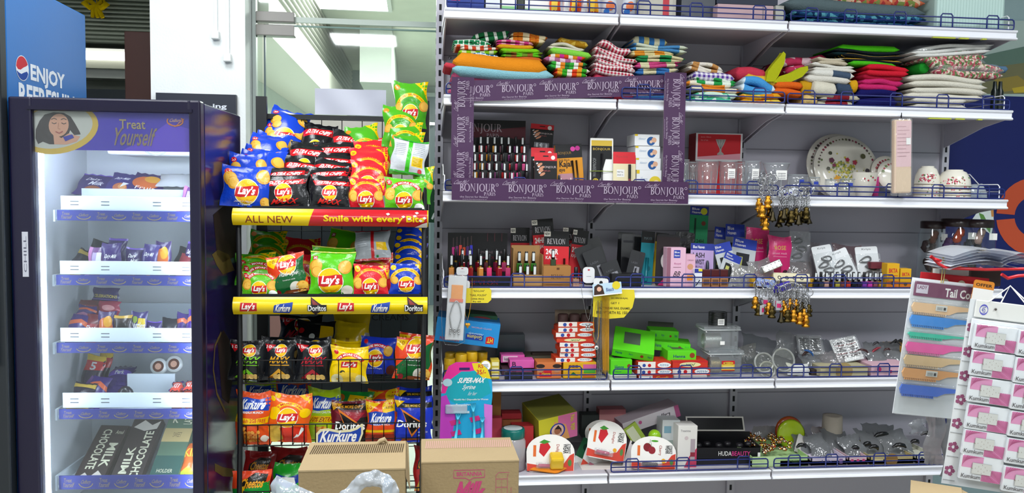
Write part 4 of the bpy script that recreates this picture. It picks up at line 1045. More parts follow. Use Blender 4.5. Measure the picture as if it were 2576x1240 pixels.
        kurkure(a,.5,.72,.94);a.text('GREEN CHUTNEY',.15,.55,.7,.04,WHT,.6);a.poly([(0,.5),(1,.5),(1,.38),(0,.38)],YEL);a.text('10% EXTRA',.12,.39,.76,.09,f_('#a03a10'),1,.1)
        for i in range(16): a.ell(.34+.09*(i % 4),.08+.065*(i//4),.08,f_(('#c8701e','#e0a83a')[i % 2]),.035,10,i)
    elif k == 'dmaroon':
        a.rect(0,.78,1,.15,f_('#17120f'));a.text('20% MORE CHIPS',.2,.82,.66,.07,f_('#e09a1a'),1.2);a.poly([(0,.95),(.3,.93),(.08,.76)],f_('#e0a01a'));a.text('10',.07,.85,.12,.06,BRN,1);a.poly([(.1,.5),(1,.62),(1,0),(.05,0)],f_('#17120f'));a.poly([(.12,.74),(.95,.72),(.62,.42)],f_('#9a1428'));doritos(a,.52,.4,.8)
    elif k == 'ksmall':
        a.poly([(0,.96),(.5,.96),(.1,.7),(0,.7)],YEL);a.text('10',.05,.78,.16,.09,RED,1);a.ell(.78,.82,.24,YEL);a.text('10% EXTRA',.62,.79,.32,.05,f_('#6a5a10'),1);kurkure(a,.5,.56,.86);a.text('MASALA MUNCH',.2,.4,.6,.045,WHT);a.rect(.0,.24,1,.06,YEL);a.rect(0,0,1,.2,f_('#8a2a14'))
    elif k == 'dblue':
        a.rect(0,.77,1,.11,f_('#17181c'));a.text('20% MORE CHIPS',.25,.79,.55,.06,f_('#e0b41a'),1.2);a.poly([(0,.92),(.26,.92),(.04,.77)],YEL);doritos(a,.45,.42,.82);a.text('BALSAMICO',.6,.22,.3,.04,WHT);a.text('SALTED',.6,.15,.22,.04,WHT);a.poly([(.15,.03),(.65,.06),(.62,.12),(.2,.09)],f_('#a04a1c'))
    elif k == 'cheetos':
        G = f_('#0f8a2e');a.poly([(0,.6),(1,.74),(1,0),(0,0)],G);a.poly([(.16,.56),(.9,.74),(.92,.9),(.6,.95),(.3,.78),(.16,.74)],f_('#16140f'));a.text('Cheetos',.2,.6,.68,.22,f_('#e8a01a'),1.3,.1,0,.06);a.text('MASALA',.28,.36,.6,.14,WHT,1.3);a.text('balls',.4,.2,.3,.12,WHT,1);a.ell(.25,.58,.09,YEL)
    elif k == 'cheetosred':
        a.poly([(.18,.5),(.85,.62),(.88,.8),(.55,.84),(.2,.68)],f_('#20160f'));a.text('Cheetos',.22,.52,.64,.2,f_('#d08a1a'),1.3,.1,0,.05);a.poly([(0,.02),(.3,.28),(.7,.28),(1,.02)],f_('#d0a03a'))
    elif k == 'greensmall':
        a.poly([(.1,.6),(.5,.5),(.9,.64),(.9,.8),(.5,.72),(.1,.78)],f_('#1a3a9a'));a.poly([(.25,.62),(.75,.6),(.7,.72),(.3,.72)],WHT)
    elif k == 'greenband':
        a.poly([(.3,.7),(1,.62),(1,.86),(.35,.9)],YEL);a.text('EXTRA',.5,.7,.4,.1,f_('#6a5a10'),1);a.ell(.12,.8,.1,f_('#d06a1a'))
    elif k == 'backg':
        S = f_('#1f9a1a');a.rect(.43,0,.12,1,f_('#3ab81e'));a.rect(.6,.2,.33,.28,YEL)
        for i in range(7): a.rect(.06,.48+.055*i,.3,.012,f_('#9aa0a6'));a.rect(.6,.54+.055*i,.3,.012,f_('#a4aab0'))
        for i in range(5): a.rect(.63,.24+.045*i,.26,.01,f_('#a08a10'))
        a.rect(0,0,1,.05,S);a.rect(0,.95,1,.05,S);a.ell(.84,.1,.06,f_('#d04048'))
    elif k == 'backr':
        a.rect(.46,0,.09,1,RED);a.rect(.62,.28,.3,.26,YEL);a.rect(0,0,1,.06,RED);a.rect(0,.96,1,.04,f_('#8a2028'));a.rect(.6,.08,.06,.05,f_('#2a8a3a'))
        for i in range(6): a.rect(.08,.4+.07*i,.3,.012,f_('#8f949a'))
    elif k == 'backb': a.rect(.62,.3,.34,.5,YEL);a.ell(.42,.4,.08,WHT);a.poly([(.3,.04),(.8,.04),(.7,.2),(.35,.2)],f_('#8a2a2a'));a.ell(.1,.6,.08,RED)
    elif k == 'backy': a.rect(.42,0,.12,.5,f_('#b08a10'));a.rect(0,.1,1,.3,f_('#b8b6b0'));a.rect(.4,.1,.14,.3,f_('#c8a010'))
    return a
BCOL = dict(blue='#0f3fc0',maxx='#121216',red='#d8202c',green='#5cb818',greenarc='#4aa81a',greenbig='#56c010',bluearc='#1238b0',wafer='#e0401a',maxsg='#14161a',maxso='#14161a',maxsr='#14161a',yellow='#f0c800',bluesmall='#1a34b0',kmasala='#e0501a',ltomato='#e8601a',kgreen='#a8c81a',dmaroon='#6a1424',ksmall='#e0481a',dblue='#1432b8',cheetos='#e0441a',cheetosred='#a01c1c',greensmall='#1fa82a',greenband='#128a30',backg='#c6cace',backr='#aab0b6',backb='#16181c',backy='#e8c414')
_BM = {}
SILV = f_('#c4c8cc')
def bag(k,x0,x1,y0,y1,Y,label,roll=0,lean=8,yaw=0,group=None,bend=.0,snap=None,var=0,T=.055,cat='crisps',name='crisp_bag'):
    """bag of kind k seen between pixels x0..x1, y0..y1 standing on the plane y = Y"""
    if snap is None and y0 < 420 and y1 < 486 and k != 'backg': y1 = min(y1+30,506)        # the foot is hidden by the bags in front
    p = P((x0+x1)/2,y1,Y);m = mpp((x0+x1)/2,(y0+y1)/2,Y)
    w = (x1-x0)*m;h = (y1-y0)*m/max(.3,math.cos(math.radians(lean)))
    asp = round(w/h*5)/5
    key = (k,asp,var,bend)
    if key not in _BM:
        ha = .18;wa = ha*max(.3,asp)
        art = bag_art(k,max(.3,asp));back = None
        mb = pouch(wa,ha,T,f_(BCOL[k]),art,seed=sum(map(ord,k))+var*13,back=SILV if not k.startswith('back') else None,ear=.05,bend=bend,crumple=1.15)
        o = mb.build(name);_BM[key] = (o,wa,ha);first = True
    else:
        o = _BM[key][0].copy();COL.objects.link(o)
    _,wa,ha = _BM[key]
    o.scale = (w/wa,(w/wa+h/ha)/2,h/ha)
    o.location = (p.x,Y,p.z if snap is None else snap);o.rotation_euler = (math.radians(-lean),math.radians(roll),math.radians(yaw))
    return tag(o,label,cat,group)
G1 = 'blue crisp bags on the top tier';G2 = 'black crisp bags on the top tier';G3 = 'red crisp bags on the top tier';G4 = 'green crisp bags on the top tier'
Y1 = RY+.045
# blue pile, back to front
bag('blue',643,748,262,372,.215,'blue crisp bag at the very top of the blue pile',14,30,0,G1,.2)
bag('blue',638,748,296,400,.18,'blue crisp bag second from the top of the blue pile',10,30,0,G1,.2,var=1)
bag('blue',625,728,330,425,.135,'blue crisp bag third from the top of the blue pile, mostly hidden',6,30,0,G1)
bag('blue',606,706,330,425,.09,'blue crisp bag with a white folded top, fourth down the blue pile',8,28,0,G1,.3,var=1)
bag('blue',597,705,362,448,.045,'blue crisp bag with a thin white edge, fifth down the blue pile',6,28,0,G1,.2)
bag('blue',590,706,376,480,.0,'blue crisp bag directly behind the two front blue bags',4,24,0,G1,.1,var=1)
bag('blue',572,668,384,505,-.055,'blue crisp bag second from the front of the blue pile',2,16,4,G1)
bag('blue',556,678,414,517,Y1-.03,'blue crisp bag at the front of the blue pile overhanging the cooler',3,8,6,G1,var=1,snap=zT1)
# black piles
for x0,x1,y0,y1,Y,ro,v,lab in (
    (742,830,305,400,.20,6,0,'black crisp bag at the very top left of the black pile'),(815,912,325,410,.16,8,1,'black crisp bag at the top right of the black pile'),
    (724,815,350,440,.12,-4,1,'black crisp bag with only its red strip showing, second row down on the left'),(786,890,353,440,.105,-3,0,'black crisp bag with only its red strip showing, second row down on the right'),
    (708,806,356,450,.075,6,0,'black crisp bag third row down on the left of the black pile'),(778,878,382,460,.055,4,1,'black crisp bag third row down on the right of the black pile'),
    (690,785,392,480,.03,8,1,'black crisp bag with a crumpled white edge, fourth row down on the left'),(770,874,398,485,.005,8,0,'black crisp bag fourth row down on the right'),
    (664,776,418,512,-.04,-4,0,'black crisp bag just behind the front left black bag'),(776,878,418,512,-.045,-3,1,'black crisp bag just behind the front right black bag')):
    bag('maxx',x0,x1,y0,y1,Y,lab,ro,24,0,G2,.15,var=v)
bag('maxx',657,775,436,517,Y1-.015,'front left black crisp bag with a straight red strip',-3,10,0,G2,0,zT1,0)
bag('maxx',776,878,436,518,Y1-.02,'front right black crisp bag with its red strip folded over',4,12,0,G2,.5,zT1,2)
# red pile
bag('greenarc',880,966,312,400,.17,'green crisp bag alone behind the top of the red pile',-8,24,0,G4)
for x0,x1,y0,y1,Y,ro,le,v,lab in ((882,984,337,420,.12,2,30,0,'red crisp bag at the top of the red pile'),(878,982,356,430,.085,4,30,1,'red crisp bag second from the top of the red pile'),(876,976,368,450,.045,-2,28,0,'red crisp bag third from the top of the red pile'),(877,972,404,490,-.02,2,18,1,'red crisp bag second from the front of the red pile')):
    bag('red',x0,x1,y0,y1,Y,lab,ro,le,0,G3,.15,var=v)
bag('red',875,966,440,516,Y1-.01,'red crisp bag at the front of the red pile',1,8,0,G3,0,zT1)
# green column
bag('greenarc',987,1074,206,292,.2,'green crisp bag standing on top of the green column',2,6,0,G4)
bag('greenarc',962,1052,264,340,.165,'green crisp bag second from the top of the green column',0,14,0,G4,var=1)
bag('greenarc',973,1062,306,375,.13,'green crisp bag third from the top of the green column',2,18,0,G4)
bag('greenarc',980,1066,331,410,.095,'green crisp bag above the turned round bag of the green column',2,18,0,G4,var=1)
bag('backg',977,1068,350,436,-.03,'crisp bag turned round to show its silver back and green seam',9,14,0,G4,0,None,0)
bag('greenarc',1030,1084,418,512,-.03,'green crisp bag half hidden at the right end of the top tier',4,12,-10,G4)
bag('green',966,1066,440,517,Y1-.015,'green crisp bag at the front of the green column with a red arc',1,8,0,G4,0,zT1)
# second tier
H1 = 'green crisp bags at the left of the second tier';H2 = 'blue crisp bags at the right of the second tier'
bag('greenarc',620,712,582,665,.13,'green crisp bag in the shade at the back left of the second tier',4,25,0,H1)
bag('greenarc',626,714,612,690,.07,'green crisp bag with a yellow arc, second from the back left of the second tier',4,22,0,H1,var=1)
bag('greenarc',592,694,638,716,-.0,'green crisp bag with a yellow arc, third from the back left of the second tier',-2,18,0,H1)
bag('green',598,698,652,728,-.045,'green crisp bag just behind two front green bags on the left of the second tier',1,14,0,H1)
bag('green',606,700,668,735,-.08,'green crisp bag directly behind the front left green bag',3,12,0,H1,var=1)
bag('green',608,697,682,737,Y1-.025,'front left green crisp bag of the second tier',2,8,0,H1,0,zT2)
bag('red',700,800,600,690,.15,'dark red crisp bag in the shade at the back of the second tier',2,20)
bag('red',716,806,638,735,.0,'orange red crisp bag behind the tilted green and red one',3,14,0,None,0,None,1)
bag('wafer',684,780,640,738,Y1-.015,'tilted green and orange red crisp bag of the second tier with white script',-11,6,0)
bag('greenbig',808,902,578,700,.02,'large bright green crisp bag behind and above the front one',8,20,0,None,.2)
bag('greenbig',777,886,622,735,-.06,'bright green crisp bag peeking out behind the front large one',2,12,0,None,0,None,1)
bag('greenbig',776,890,630,738,Y1-.02,'large bright green crisp bag at the front of the second tier',1,8,0,None,0,zT2)
bag('red',888,985,636,728,-.05,'red crisp bag under the silver backed one',2,14,0)
bag('backr',893,984,582,655,-.07,'crisp bag turned round to show its grey back and red seam',-4,30,0)
bag('red',887,976,662,737,Y1-.02,'front red crisp bag of the second tier',1,8,0,None,0,zT2)
for i,(x0,x1,y0,y1,Y,v,lab) in enumerate(((990,1066,572,660,.16,0,'blue crisp bag in the shade at the back right of the second tier'),(988,1068,592,668,.11,1,'blue crisp bag second from the back right of the second tier'),(984,1070,610,690,.06,0,'blue crisp bag third from the back right of the second tier'),(985,1068,640,716,-.02,1,'blue crisp bag just behind the front right blue bag'))):
    bag('bluearc',x0,x1,y0,y1,Y,lab,4,22,0,H2,.1,None,v)
bag('bluearc',978,1064,660,738,Y1-.015,'front right blue crisp bag of the second tier',1,8,0,H2,0,zT2)
# first wire basket
YB = RY+.065
bag('maxsr',690,800,800,905,.12,'black crisp bag at the back left above the first wire basket',4,30);bag('backb',740,838,812,880,.05,'black crisp bag turned to show a yellow panel above the first basket',4,30,0,None,.1)
bag('backy',832,912,815,900,.07,'yellow crisp bag with a silver band turned round above the first basket',4,26);bag('backy',840,935,786,880,.19,'brownish yellow bag in the shade behind the first basket',-4,20)
bag('maxso',650,740,850,945,.0,'black crisp bag with red corner hidden behind the orange lettered one',2,14);bag('maxsr',740,830,850,945,-.01,'black crisp bag hidden behind the red lettered one',2,14)
for k,x0,x1,y0,y1,ro,lab in (('maxsg',576,666,856,956,2,'black crisp bag with green letters at the left of the first wire basket'),('maxso',662,742,856,956,1,'black crisp bag with orange letters in the first wire basket'),('maxsr',742,832,856,958,1,'black crisp bag with red letters in the first wire basket')):
    bag(k,x0,x1,y0,y1,YB,lab,ro,8,0,'black crisp bags in the first wire basket',0,None)
bag('yellow',828,916,858,960,.02,'yellow crisp bag behind the front yellow one',2,12);bag('yellow',828,924,872,962,YB-.012,'yellow crisp bag at the front of the first wire basket',3,6,0)
bag('bluesmall',900,992,850,942,.0,'blue crisp bag hanging back in the first wire basket',3,14);bag('wafer',990,1084,842,945,.05,'orange red crisp bag behind the right one of the first basket',6,14,0,None,0,None,1)
bag('wafer',988,1082,851,954,YB-.01,'green and orange red crisp bag at the right of the first wire basket',4,8)
# second wire basket
bag('kgreen',610,690,965,1060,.12,'shaded yellow bag at the back left of the second wire basket',0,20);bag('kmasala',690,780,968,1060,.12,'shaded dark red bag at the back of the second wire basket',0,20,0,None,0,None,1)
bag('greenband',838,930,990,1080,.06,'dark green bag with a yellow label behind the maroon one',6,20);bag('ksmall',925,1005,985,1080,.1,'shaded orange bag at the back right of the second wire basket',0,20);bag('dblue',1000,1090,980,1080,.12,'shaded blue bag at the back right of the second wire basket',0,20)
bag('kgreen',770,852,978,1112,-.02,'yellow green puffed corn bag in the second wire basket',2,8);bag('kmasala',592,678,985,1118,YB-.012,'orange puffed corn bag at the left of the second wire basket',1,6)
bag('ltomato',672,780,990,1112,YB-.008,'orange crisp bag with a yellow arc in the second wire basket',3,6);bag('dmaroon',828,924,1010,1112,-.05,'maroon and black tortilla chip bag behind the blue name board',2,10)
bag('ksmall',920,996,1008,1112,-.055,'orange puffed corn bag beside the blue tortilla chip bag',0,10);bag('dblue',992,1088,1000,1112,-.06,'blue tortilla chip bag at the right of the second wire basket',1,8)
# lowest visible row
bag('cheetosred',610,690,1140,1235,.06,'dark red bag at the back left of the lowest row',0,16);bag('cheetosred',676,770,1130,1235,.1,'dark red bag with an orange name at the back of the lowest row',0,14,0,None,0,None,1)
bag('greensmall',680,760,1168,1285,.0,'bright green bag peeking out above the white carrier bag',4,10);bag('cheetos',586,684,1184,1290,YB-.012,'green and red masala bag at the bottom left of the rack',-2,6)
bag('cheetosred',1040,1090,1125,1235,.0,'dark red bag between the two cartons',0,10,0,None,0,None,1)
# blue name board on the front of the second basket
p0 = P(858,1110,RY+.018);m = mpp(858,1090,RY+.018)
mb = MB();CRM = mat('#d9cfa4','p');BLU = mat('#1c3f9c','g')
def kp(l): return [((x-858)*m,(1112-y)*m) for x,y in l]
o1 = [(797,1116),(797,1088),(806,1078),(826,1076),(852,1082),(880,1080),(898,1074),(908,1066),(912,1066),(913,1090),(905,1112),(898,1116)]
mb.prism(kp(o1),0,.006,CRM);
i1 = [(801,1114),(802,1091),(810,1083),(827,1081),(852,1087),(882,1085),(899,1079),(908,1072),(908,1090),(900,1112)]
mb.add([(x,-.0006,z) for x,z in kp(i1)],[tuple(range(len(i1)))],BLU)
a2 = Art(1);a2.text('Kurkure',0,0,1,1,mat('#e8e4dc','p'),1.3,.1);a2.lay(mb,((805-858)*m,-.0012,(1112-1110)*m),(98*m,0,0),(0,0,30*m),(0,-1,0))
mb.build('name_board',rack,loc=(p0.x-ox,RY+.012,P(858,1112,RY+.018).z))
# ================================================================ goods on the shelves
def span(x0,x1,y0,y1,Y,L=None):
    """middle, foot height, width and height of something seen between those pixels on the plane y = Y (standing on shelf L)"""
    m = mpp((x0+x1)/2,(y0+y1)/2,Y);p = P((x0+x1)/2,y1,Y);z = p.z if L is None else ZL[L]
    return p.x,z,(x1-x0)*m,P((x0+x1)/2,y0,Y).z-z
def place(o,x,Y,z,lean=0,roll=0,yaw=0): o.location = (x,Y,z);o.rotation_euler = (math.radians(-lean),math.radians(roll),math.radians(yaw));return o
def carton(x0,x1,y0,y1,Y,d,col,label,art=None,L=None,lean=0,roll=0,yaw=0,cat='box',name='carton',group=None,fin='p',top=None,side=None,b=.0012):
    x,z,w,h = span(x0,x1,y0,y1,Y,L)
    mb = MB();mb.box(-w/2,w/2,0,d,0,h,mat(col,fin),b)
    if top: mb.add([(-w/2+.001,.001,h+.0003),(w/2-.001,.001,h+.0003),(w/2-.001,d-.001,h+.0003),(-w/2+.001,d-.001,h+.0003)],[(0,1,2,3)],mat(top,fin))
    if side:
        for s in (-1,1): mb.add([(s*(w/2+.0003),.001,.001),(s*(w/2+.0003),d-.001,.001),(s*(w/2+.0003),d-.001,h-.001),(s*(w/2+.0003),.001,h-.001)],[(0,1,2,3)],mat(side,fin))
    if art:
        a = Art(w/h);art(a);a.front(mb,-w/2,w/2,-.0001,0,h)
    o = mb.build(name);place(o,x,Y,z,lean,roll,yaw)
    return tag(o,label,cat,group)
def p_(c): return mat(c,'p')
WH,BK,RD = p_('#eceae6'),p_('#141416'),p_('#c01824')
def card(x0,x1,y0,y1,Y,col,label,art=None,L=None,lean=6,roll=0,yaw=0,cat='card',name='blister_card',group=None,parts=(),rad=.12,hole=True,th=.0022,fin='p'):
    """carded article: rounded backing card, its print, and raised parts (name, builder)"""
    x,z,w,h = span(x0,x1,y0,y1,Y,L);h /= max(.4,math.cos(math.radians(lean)))
    r = rad*min(w,h);pl = []
    for cx,cz,a0 in ((w/2-r,h-r,0),(-w/2+r,h-r,90),(-w/2+r,r,180),(w/2-r,r,270)):
        for k in range(5): g = math.radians(a0+22.5*k);pl.append((cx+r*math.cos(g),cz+r*math.sin(g)))
    mb = MB();mb.prism(pl[::-1],0,th,mat(col,fin))
    if art:
        a = Art(w/h);art(a);a.front(mb,-w/2,w/2,0,0,h)
    o = mb.build(name);place(o,x,Y,z,lean,roll,yaw);tag(o,label,cat,group)
    for nm,fn in parts:
        q = MB();fn(q,w,h);q.build(nm,o)
    return o
# ---------------------------------------------------------------- folded cloth
def folded(w,d,h,n,m,seed=0,wob=.004,lip=.012):
    rnd = random.Random(seed);mb = MB();t = h/n;NX = 12;NP = 14
    for i in range(n):
        z0 = i*t+t/2;sh = rnd.uniform(-1,1)*lip;sx = 1-rnd.uniform(0,.05);ph = rnd.uniform(0,6);yo = rnd.uniform(0,lip);f = rnd.uniform(.8,1.6)
        vs = [];uv = []
        for a in range(NX+1):
            u = 2*a/NX-1;x = u*w/2*sx+sh;e = min(1.0,math.sqrt(max(.02,1-max(0,(abs(u)-.8)/.2)**2)))
            zz = z0+wob*math.sin(ph+f*2.6*u)*(.4+.6*i/max(1,n-1))
            for k in range(NP):
                if k < 9: g = PI/2+PI*k/8;y = yo+t*.5+t*.52*math.cos(g)*(.7+.3*e);z = t*.52*math.sin(g)*e
                else: y = (d*.5,d*.98,d,d*.98,d*.5)[k-9];z = (-.5,-.45,0,.45,.5)[k-9]*t*e
                y += .25*wob*math.sin(5*u+ph*2)
                vs.append((x,y,zz+z));uv.append((x,i*d*.7+(z+y*.6)))
        fs = [(a*NP+k,a*NP+(k+1) % NP,(a+1)*NP+(k+1) % NP,(a+1)*NP+k) for a in range(NX) for k in range(NP)]
        fs += [tuple(range(NP))[::-1],tuple(range(NX*NP,NX*NP+NP))]
        mb.add(vs,fs,m,True,uv=uv)
    return mb
def towel(x0,x1,y0,y1,Y,m,n,label,roll=0,d=.22,L=None,group='folded cloths on the second highest shelf',lean=0,yaw=0,wob=.004,name='folded_towel',cat='towel'):
    x,z,w,h = span(x0,x1,y0,y1,Y,L)
    o = folded(w,d,h,n,m,sum(map(ord,label)) % 91,wob).build(name);place(o,x,Y,z,lean,roll,yaw)
    return tag(o,label,cat,group)
CP = lambda c: cloth([c])
# second highest shelf, left bay
B = 'B'
towel(1126,1300,176,234,.07,CP('#c85a80'),2,'pink towel at the bottom of the towel pile, left end',0,.26,B)
towel(1132,1395,165,199,.045,CP('#8fc4cf'),1,'pale blue towel below the orange one',2.5,.24);towel(1120,1180,158,172,.05,CP('#c8404e'),1,'red towel edge between the orange and pale blue towels',2,.2)
towel(1137,1377,139,187,.04,CP('#e08a1e'),1,'bright orange towel folded in a thick roll',3.5,.22)
towel(1166,1250,133,153,.06,cloth(['#2a6fb0','#e6ece8'],'check',60),2,'blue and white checked cloth on the orange towel',1,.16);towel(1146,1248,123,135,.07,cloth(['#8ac81e','#d8e8b0'],'stripe',60),1,'lime cloth in the left stack on the orange towel',-2,.16)
towel(1150,1246,113,125,.07,cloth(['#e8e0d0','#c84a2a'],'stripe',70),2,'white and red striped cloth above the lime one, left stack',-1,.16);towel(1142,1242,100,116,.075,cloth(['#2a8a5a','#e4ece0'],'check',50),2,'green and white checked cloth near the top of the left stack',3,.16)
towel(1188,1288,80,102,.08,cloth(['#1c6a3c','#e8ece4','#1c6a3c'],'stripe',90),2,'dark green and white striped cloth tilted on the left stack',-14,.16,wob=.006)
towel(1265,1368,141,154,.065,CP('#c8622a'),1,'rust orange cloth at the bottom of the second stack on the orange towel',0,.16);towel(1262,1366,130,142,.065,cloth(['#6a8a2a','#8a5a2a','#5ab81e'],'stripe',50),2,'green and brown cloth in the second stack on the orange towel',0,.16)
towel(1252,1352,121,131,.07,CP('#7ac81e'),1,'lime green cloth in the second stack on the orange towel',1,.16);towel(1256,1350,112,122,.07,CP('#d9a01e'),1,'mustard cloth in the second stack on the orange towel',-1,.16)
towel(1248,1345,102,113,.072,cloth(['#c83a80','#e09ab0'],'stripe',60),2,'pink striped cloth in the second stack on the orange towel',-1,.16);towel(1284,1379,84,105,.075,cloth(['#e08a2a','#c8621e','#e8d8b0'],'check',45),2,'orange checked cloth at the top of the second stack',2,.16)
towel(1395,1500,186,234,.08,CP('#d86a90'),2,'pink cloth at the bottom right of the stack beside the red gingham',0,.2,B)
towel(1395,1482,172,192,.06,cloth(['#d8401e','#e09a2a','#3aa02a','#e8e0d0'],'stripe',55),2,'red orange and green checked cloth low in the third stack',4,.18);towel(1384,1480,155,175,.065,cloth(['#3aa83a','#e8ece0','#e0862a','#2a7a3a'],'stripe',60),2,'green white and orange checked cloth in the third stack',4,.18)
towel(1374,1470,146,158,.07,cloth(['#a8608a','#e0c0d0'],'stripe',50),1,'mauve cloth in the third stack',3,.18);towel(1371,1468,136,147,.07,cloth(['#d8481e','#e8dcd0','#d8801e','#c8308a'],'stripe',60),1,'red and orange striped cloth in the third stack',2,.18)
towel(1380,1492,124,140,.07,CP('#86d24a'),1,'lime green cloth sloping in the third stack',8,.18);towel(1380,1470,110,126,.078,cloth(['#d8d0bc']),2,'cream cloth with wavy edge in the third stack',7,.18,wob=.006);towel(1404,1486,98,114,.08,cloth(['#b8861e','#d8b44a'],'print',60),1,'mustard patterned cloth at the top of the third stack',9,.18)
GN = cloth(['#f0e8e6','#b01c3a'],'gingham',75)
towel(1497,1602,184,234,.075,CP('#c83a58'),2,'crimson cloth under the red gingham',3,.2,B);towel(1490,1600,163,190,.06,GN,2,'red and white gingham cloth at the bottom of its stack',8,.2,wob=.005);towel(1490,1600,136,168,.062,GN,3,'red and white gingham cloth in the middle of its stack',15,.2,wob=.006);towel(1492,1578,108,142,.066,GN,2,'red and white gingham cloth rolled on top of its stack',16,.2,wob=.006)
towel(1600,1712,183,234,.085,CP('#3a70a8'),3,'blue cloth at the bottom of the blue and cream stack',0,.2,B)
for y0,y1,x0,x1,cs,s,ro,lab in ((168,186,1600,1706,['#3a72b0','#d8cfa8'],20,-1,'blue and cream cloth low in the blue stack'),(152,170,1596,1716,['#c8487e','#d8cfa8','#c8487e'],30,-3,'pink and cream cloth in the blue stack'),(139,154,1598,1722,['#2a8a50','#d8cca0'],22,1,'green and cream cloth in the blue stack'),(126,141,1590,1706,['#d88a2a','#d8c890'],26,1,'orange and cream cloth in the blue stack'),(112,128,1582,1730,['#4a86b8','#cfd6c0'],12,2,'pale blue cloth with a pointed end in the blue stack')):
    towel(x0,x1,y0,y1,.07,cloth(cs,'stripe',s),2,lab,ro,.2)
towel(1588,1680,92,114,.075,cloth(['#3a78b8','#dcd8b8','#3a78b8','#d8cc8a'],'stripe',50),1,'blue and cream block striped cloth on top of the blue stack',2,.2)
# middle bay
towel(1742,1858,230,256,.05,cloth(['#4ab890','#cfe8d8'],'print',40),2,'mint green patterned cloth at the bottom of the gingham stack',0,.2,B);towel(1730,1860,207,231,.055,cloth(['#e0862a','#f0e4cc','#e0862a'],'stripe',22),2,'orange and white cloth in the purple gingham stack',3,.2)
towel(1740,1852,193,214,.06,cloth(['#2a9a4a','#e4f0e0'],'stripe',30),2,'green cloth with white edge in the purple gingham stack',4,.2);towel(1748,1860,182,204,.062,cloth(['#f0ecf4','#5a3a98'],'gingham',55),1,'purple and white gingham cloth in the middle bay',3,.2)
towel(1728,1816,156,184,.07,cloth(['#e4dccc','#c08a50','#e8e0d4'],'stripe',40),3,'cream and tan looped cloth on top of the purple gingham stack',14,.18,wob=.006)
towel(1862,1972,236,258,.05,cloth(['#e0a01e','#e8c84a','#d8781e'],'print',26),2,'yellow and orange cloth behind the rail in the middle bay',0,.18,B);towel(1858,1950,196,240,.055,cloth(['#4a9ad8','#dcecf4','#4a9ad8'],'stripe',18),2,'light blue and white towel sloping beside the orange one',14,.18,wob=.008)
towel(1945,2020,205,240,.06,CP('#e0641e'),2,'orange towel right of the light blue one',5,.18);towel(1880,1975,190,214,.075,CP('#e0b83a'),1,'yellow cloth draped over the light blue towel',7,.18,wob=.008);towel(1848,1930,168,200,.09,CP('#c83a50'),1,'crimson cloth behind the draped yellow one',4,.18,wob=.008)
for i,(pts,lab) in enumerate(((((1925,206),(1930,180),(1945,160),(1962,140),(1968,130),(1975,136),(1972,160),(1958,190),(1948,206)),'yellow green glove with a finger pointing up'),(((1945,208),(1960,192),(1990,182),(2015,168),(2034,164),(2036,174),(2020,192),(1985,208)),'yellow green glove reaching right'))):
    Y = .075;m = mpp(1960,180,Y);o0 = P(1960,208,Y);mb = MB()
    mb.prism([((x-1960)*m,(208-y)*m) for x,y in pts],0,.03,CP('#b4b81e'));q = mb.build('rubber_glove',loc=(o0.x,Y,o0.z))
    sb = q.modifiers.new('s','BEVEL');sb.width = .008;sb.segments = 3
    for pl in q.data.polygons: pl.use_smooth = True
    tag(q,lab,'glove','yellow green rubber gloves')
towel(1965,2090,142,182,.13,cloth(['#c83a60','#e8c8d0','#a82a4a'],'print',30),2,'pink patterned cloth behind the gloves',-8,.2)
towel(2022,2060,238,262,.05,CP('#e0c07a'),1,'pale yellow cloth behind the rail below the white cloths',0,.18,B);towel(2055,2160,238,266,.06,cloth(['#8a2430','#c8c0a8','#a03040'],'stripe',22),2,'dark red and cream cloth at the bottom of the white stack',0,.18,B)
towel(2050,2112,205,243,.04,CP('#dcd6c4'),1,'cream cloth hanging over the front of the white stack',3,.1);towel(2106,2152,208,240,.05,CP('#3a4a60'),1,'dark denim blue cloth beside the hanging cream one',2,.12);towel(2020,2052,200,240,.06,CP('#c8961e'),1,'mustard cloth at the left of the white stack',0,.16);towel(2143,2162,200,232,.055,CP('#d8a01e'),1,'mustard cloth end at the right of the white stack',0,.1)
towel(2032,2155,190,208,.06,CP('#dedad0'),1,'white cloth low in the white stack',3,.18);towel(2040,2152,176,194,.06,cloth(['#46586e','#e4e2da','#e4e2da'],'stripe',14),1,'white cloth with a navy panel in the white stack',4,.18);towel(2044,2160,161,179,.065,CP('#e2ded4'),2,'white cloth near the top of the white stack',3,.18);towel(2058,2142,144,162,.07,CP('#c8bca4'),2,'beige cloth on top of the white stack',2,.18)
towel(2160,2272,218,264,.05,CP('#1a1a5c'),2,'navy cloth at the bottom of the dark stack',-2,.2,B);towel(2164,2276,198,226,.045,CP('#c82a6a'),2,'pink folded mat in the dark stack',2,.2);towel(2164,2276,186,202,.045,CP('#a81a36'),1,'crimson folded mat in the dark stack',2,.2);towel(2174,2290,163,190,.04,CP('#d02034'),2,'red folded mat in the dark stack',2,.2)
towel(2140,2266,155,166,.06,CP('#4ab81e'),1,'thin lime mat in the middle of the dark stack',2,.2);towel(2122,2288,139,157,.065,cloth(['#16181c','#20242a','#c89a2a','#16181c'],'vstripe',260),2,'black mats with thin orange and white edges in the dark stack',1,.22);towel(2094,2290,127,141,.07,cloth(['#122a2e','#1a2026'],'vstripe',90),2,'dark teal mat near the top of the dark stack',1,.24);towel(2100,2264,113,129,.07,CP('#4cc01a'),1,'bright green mat on top of the dark stack',1,.22)
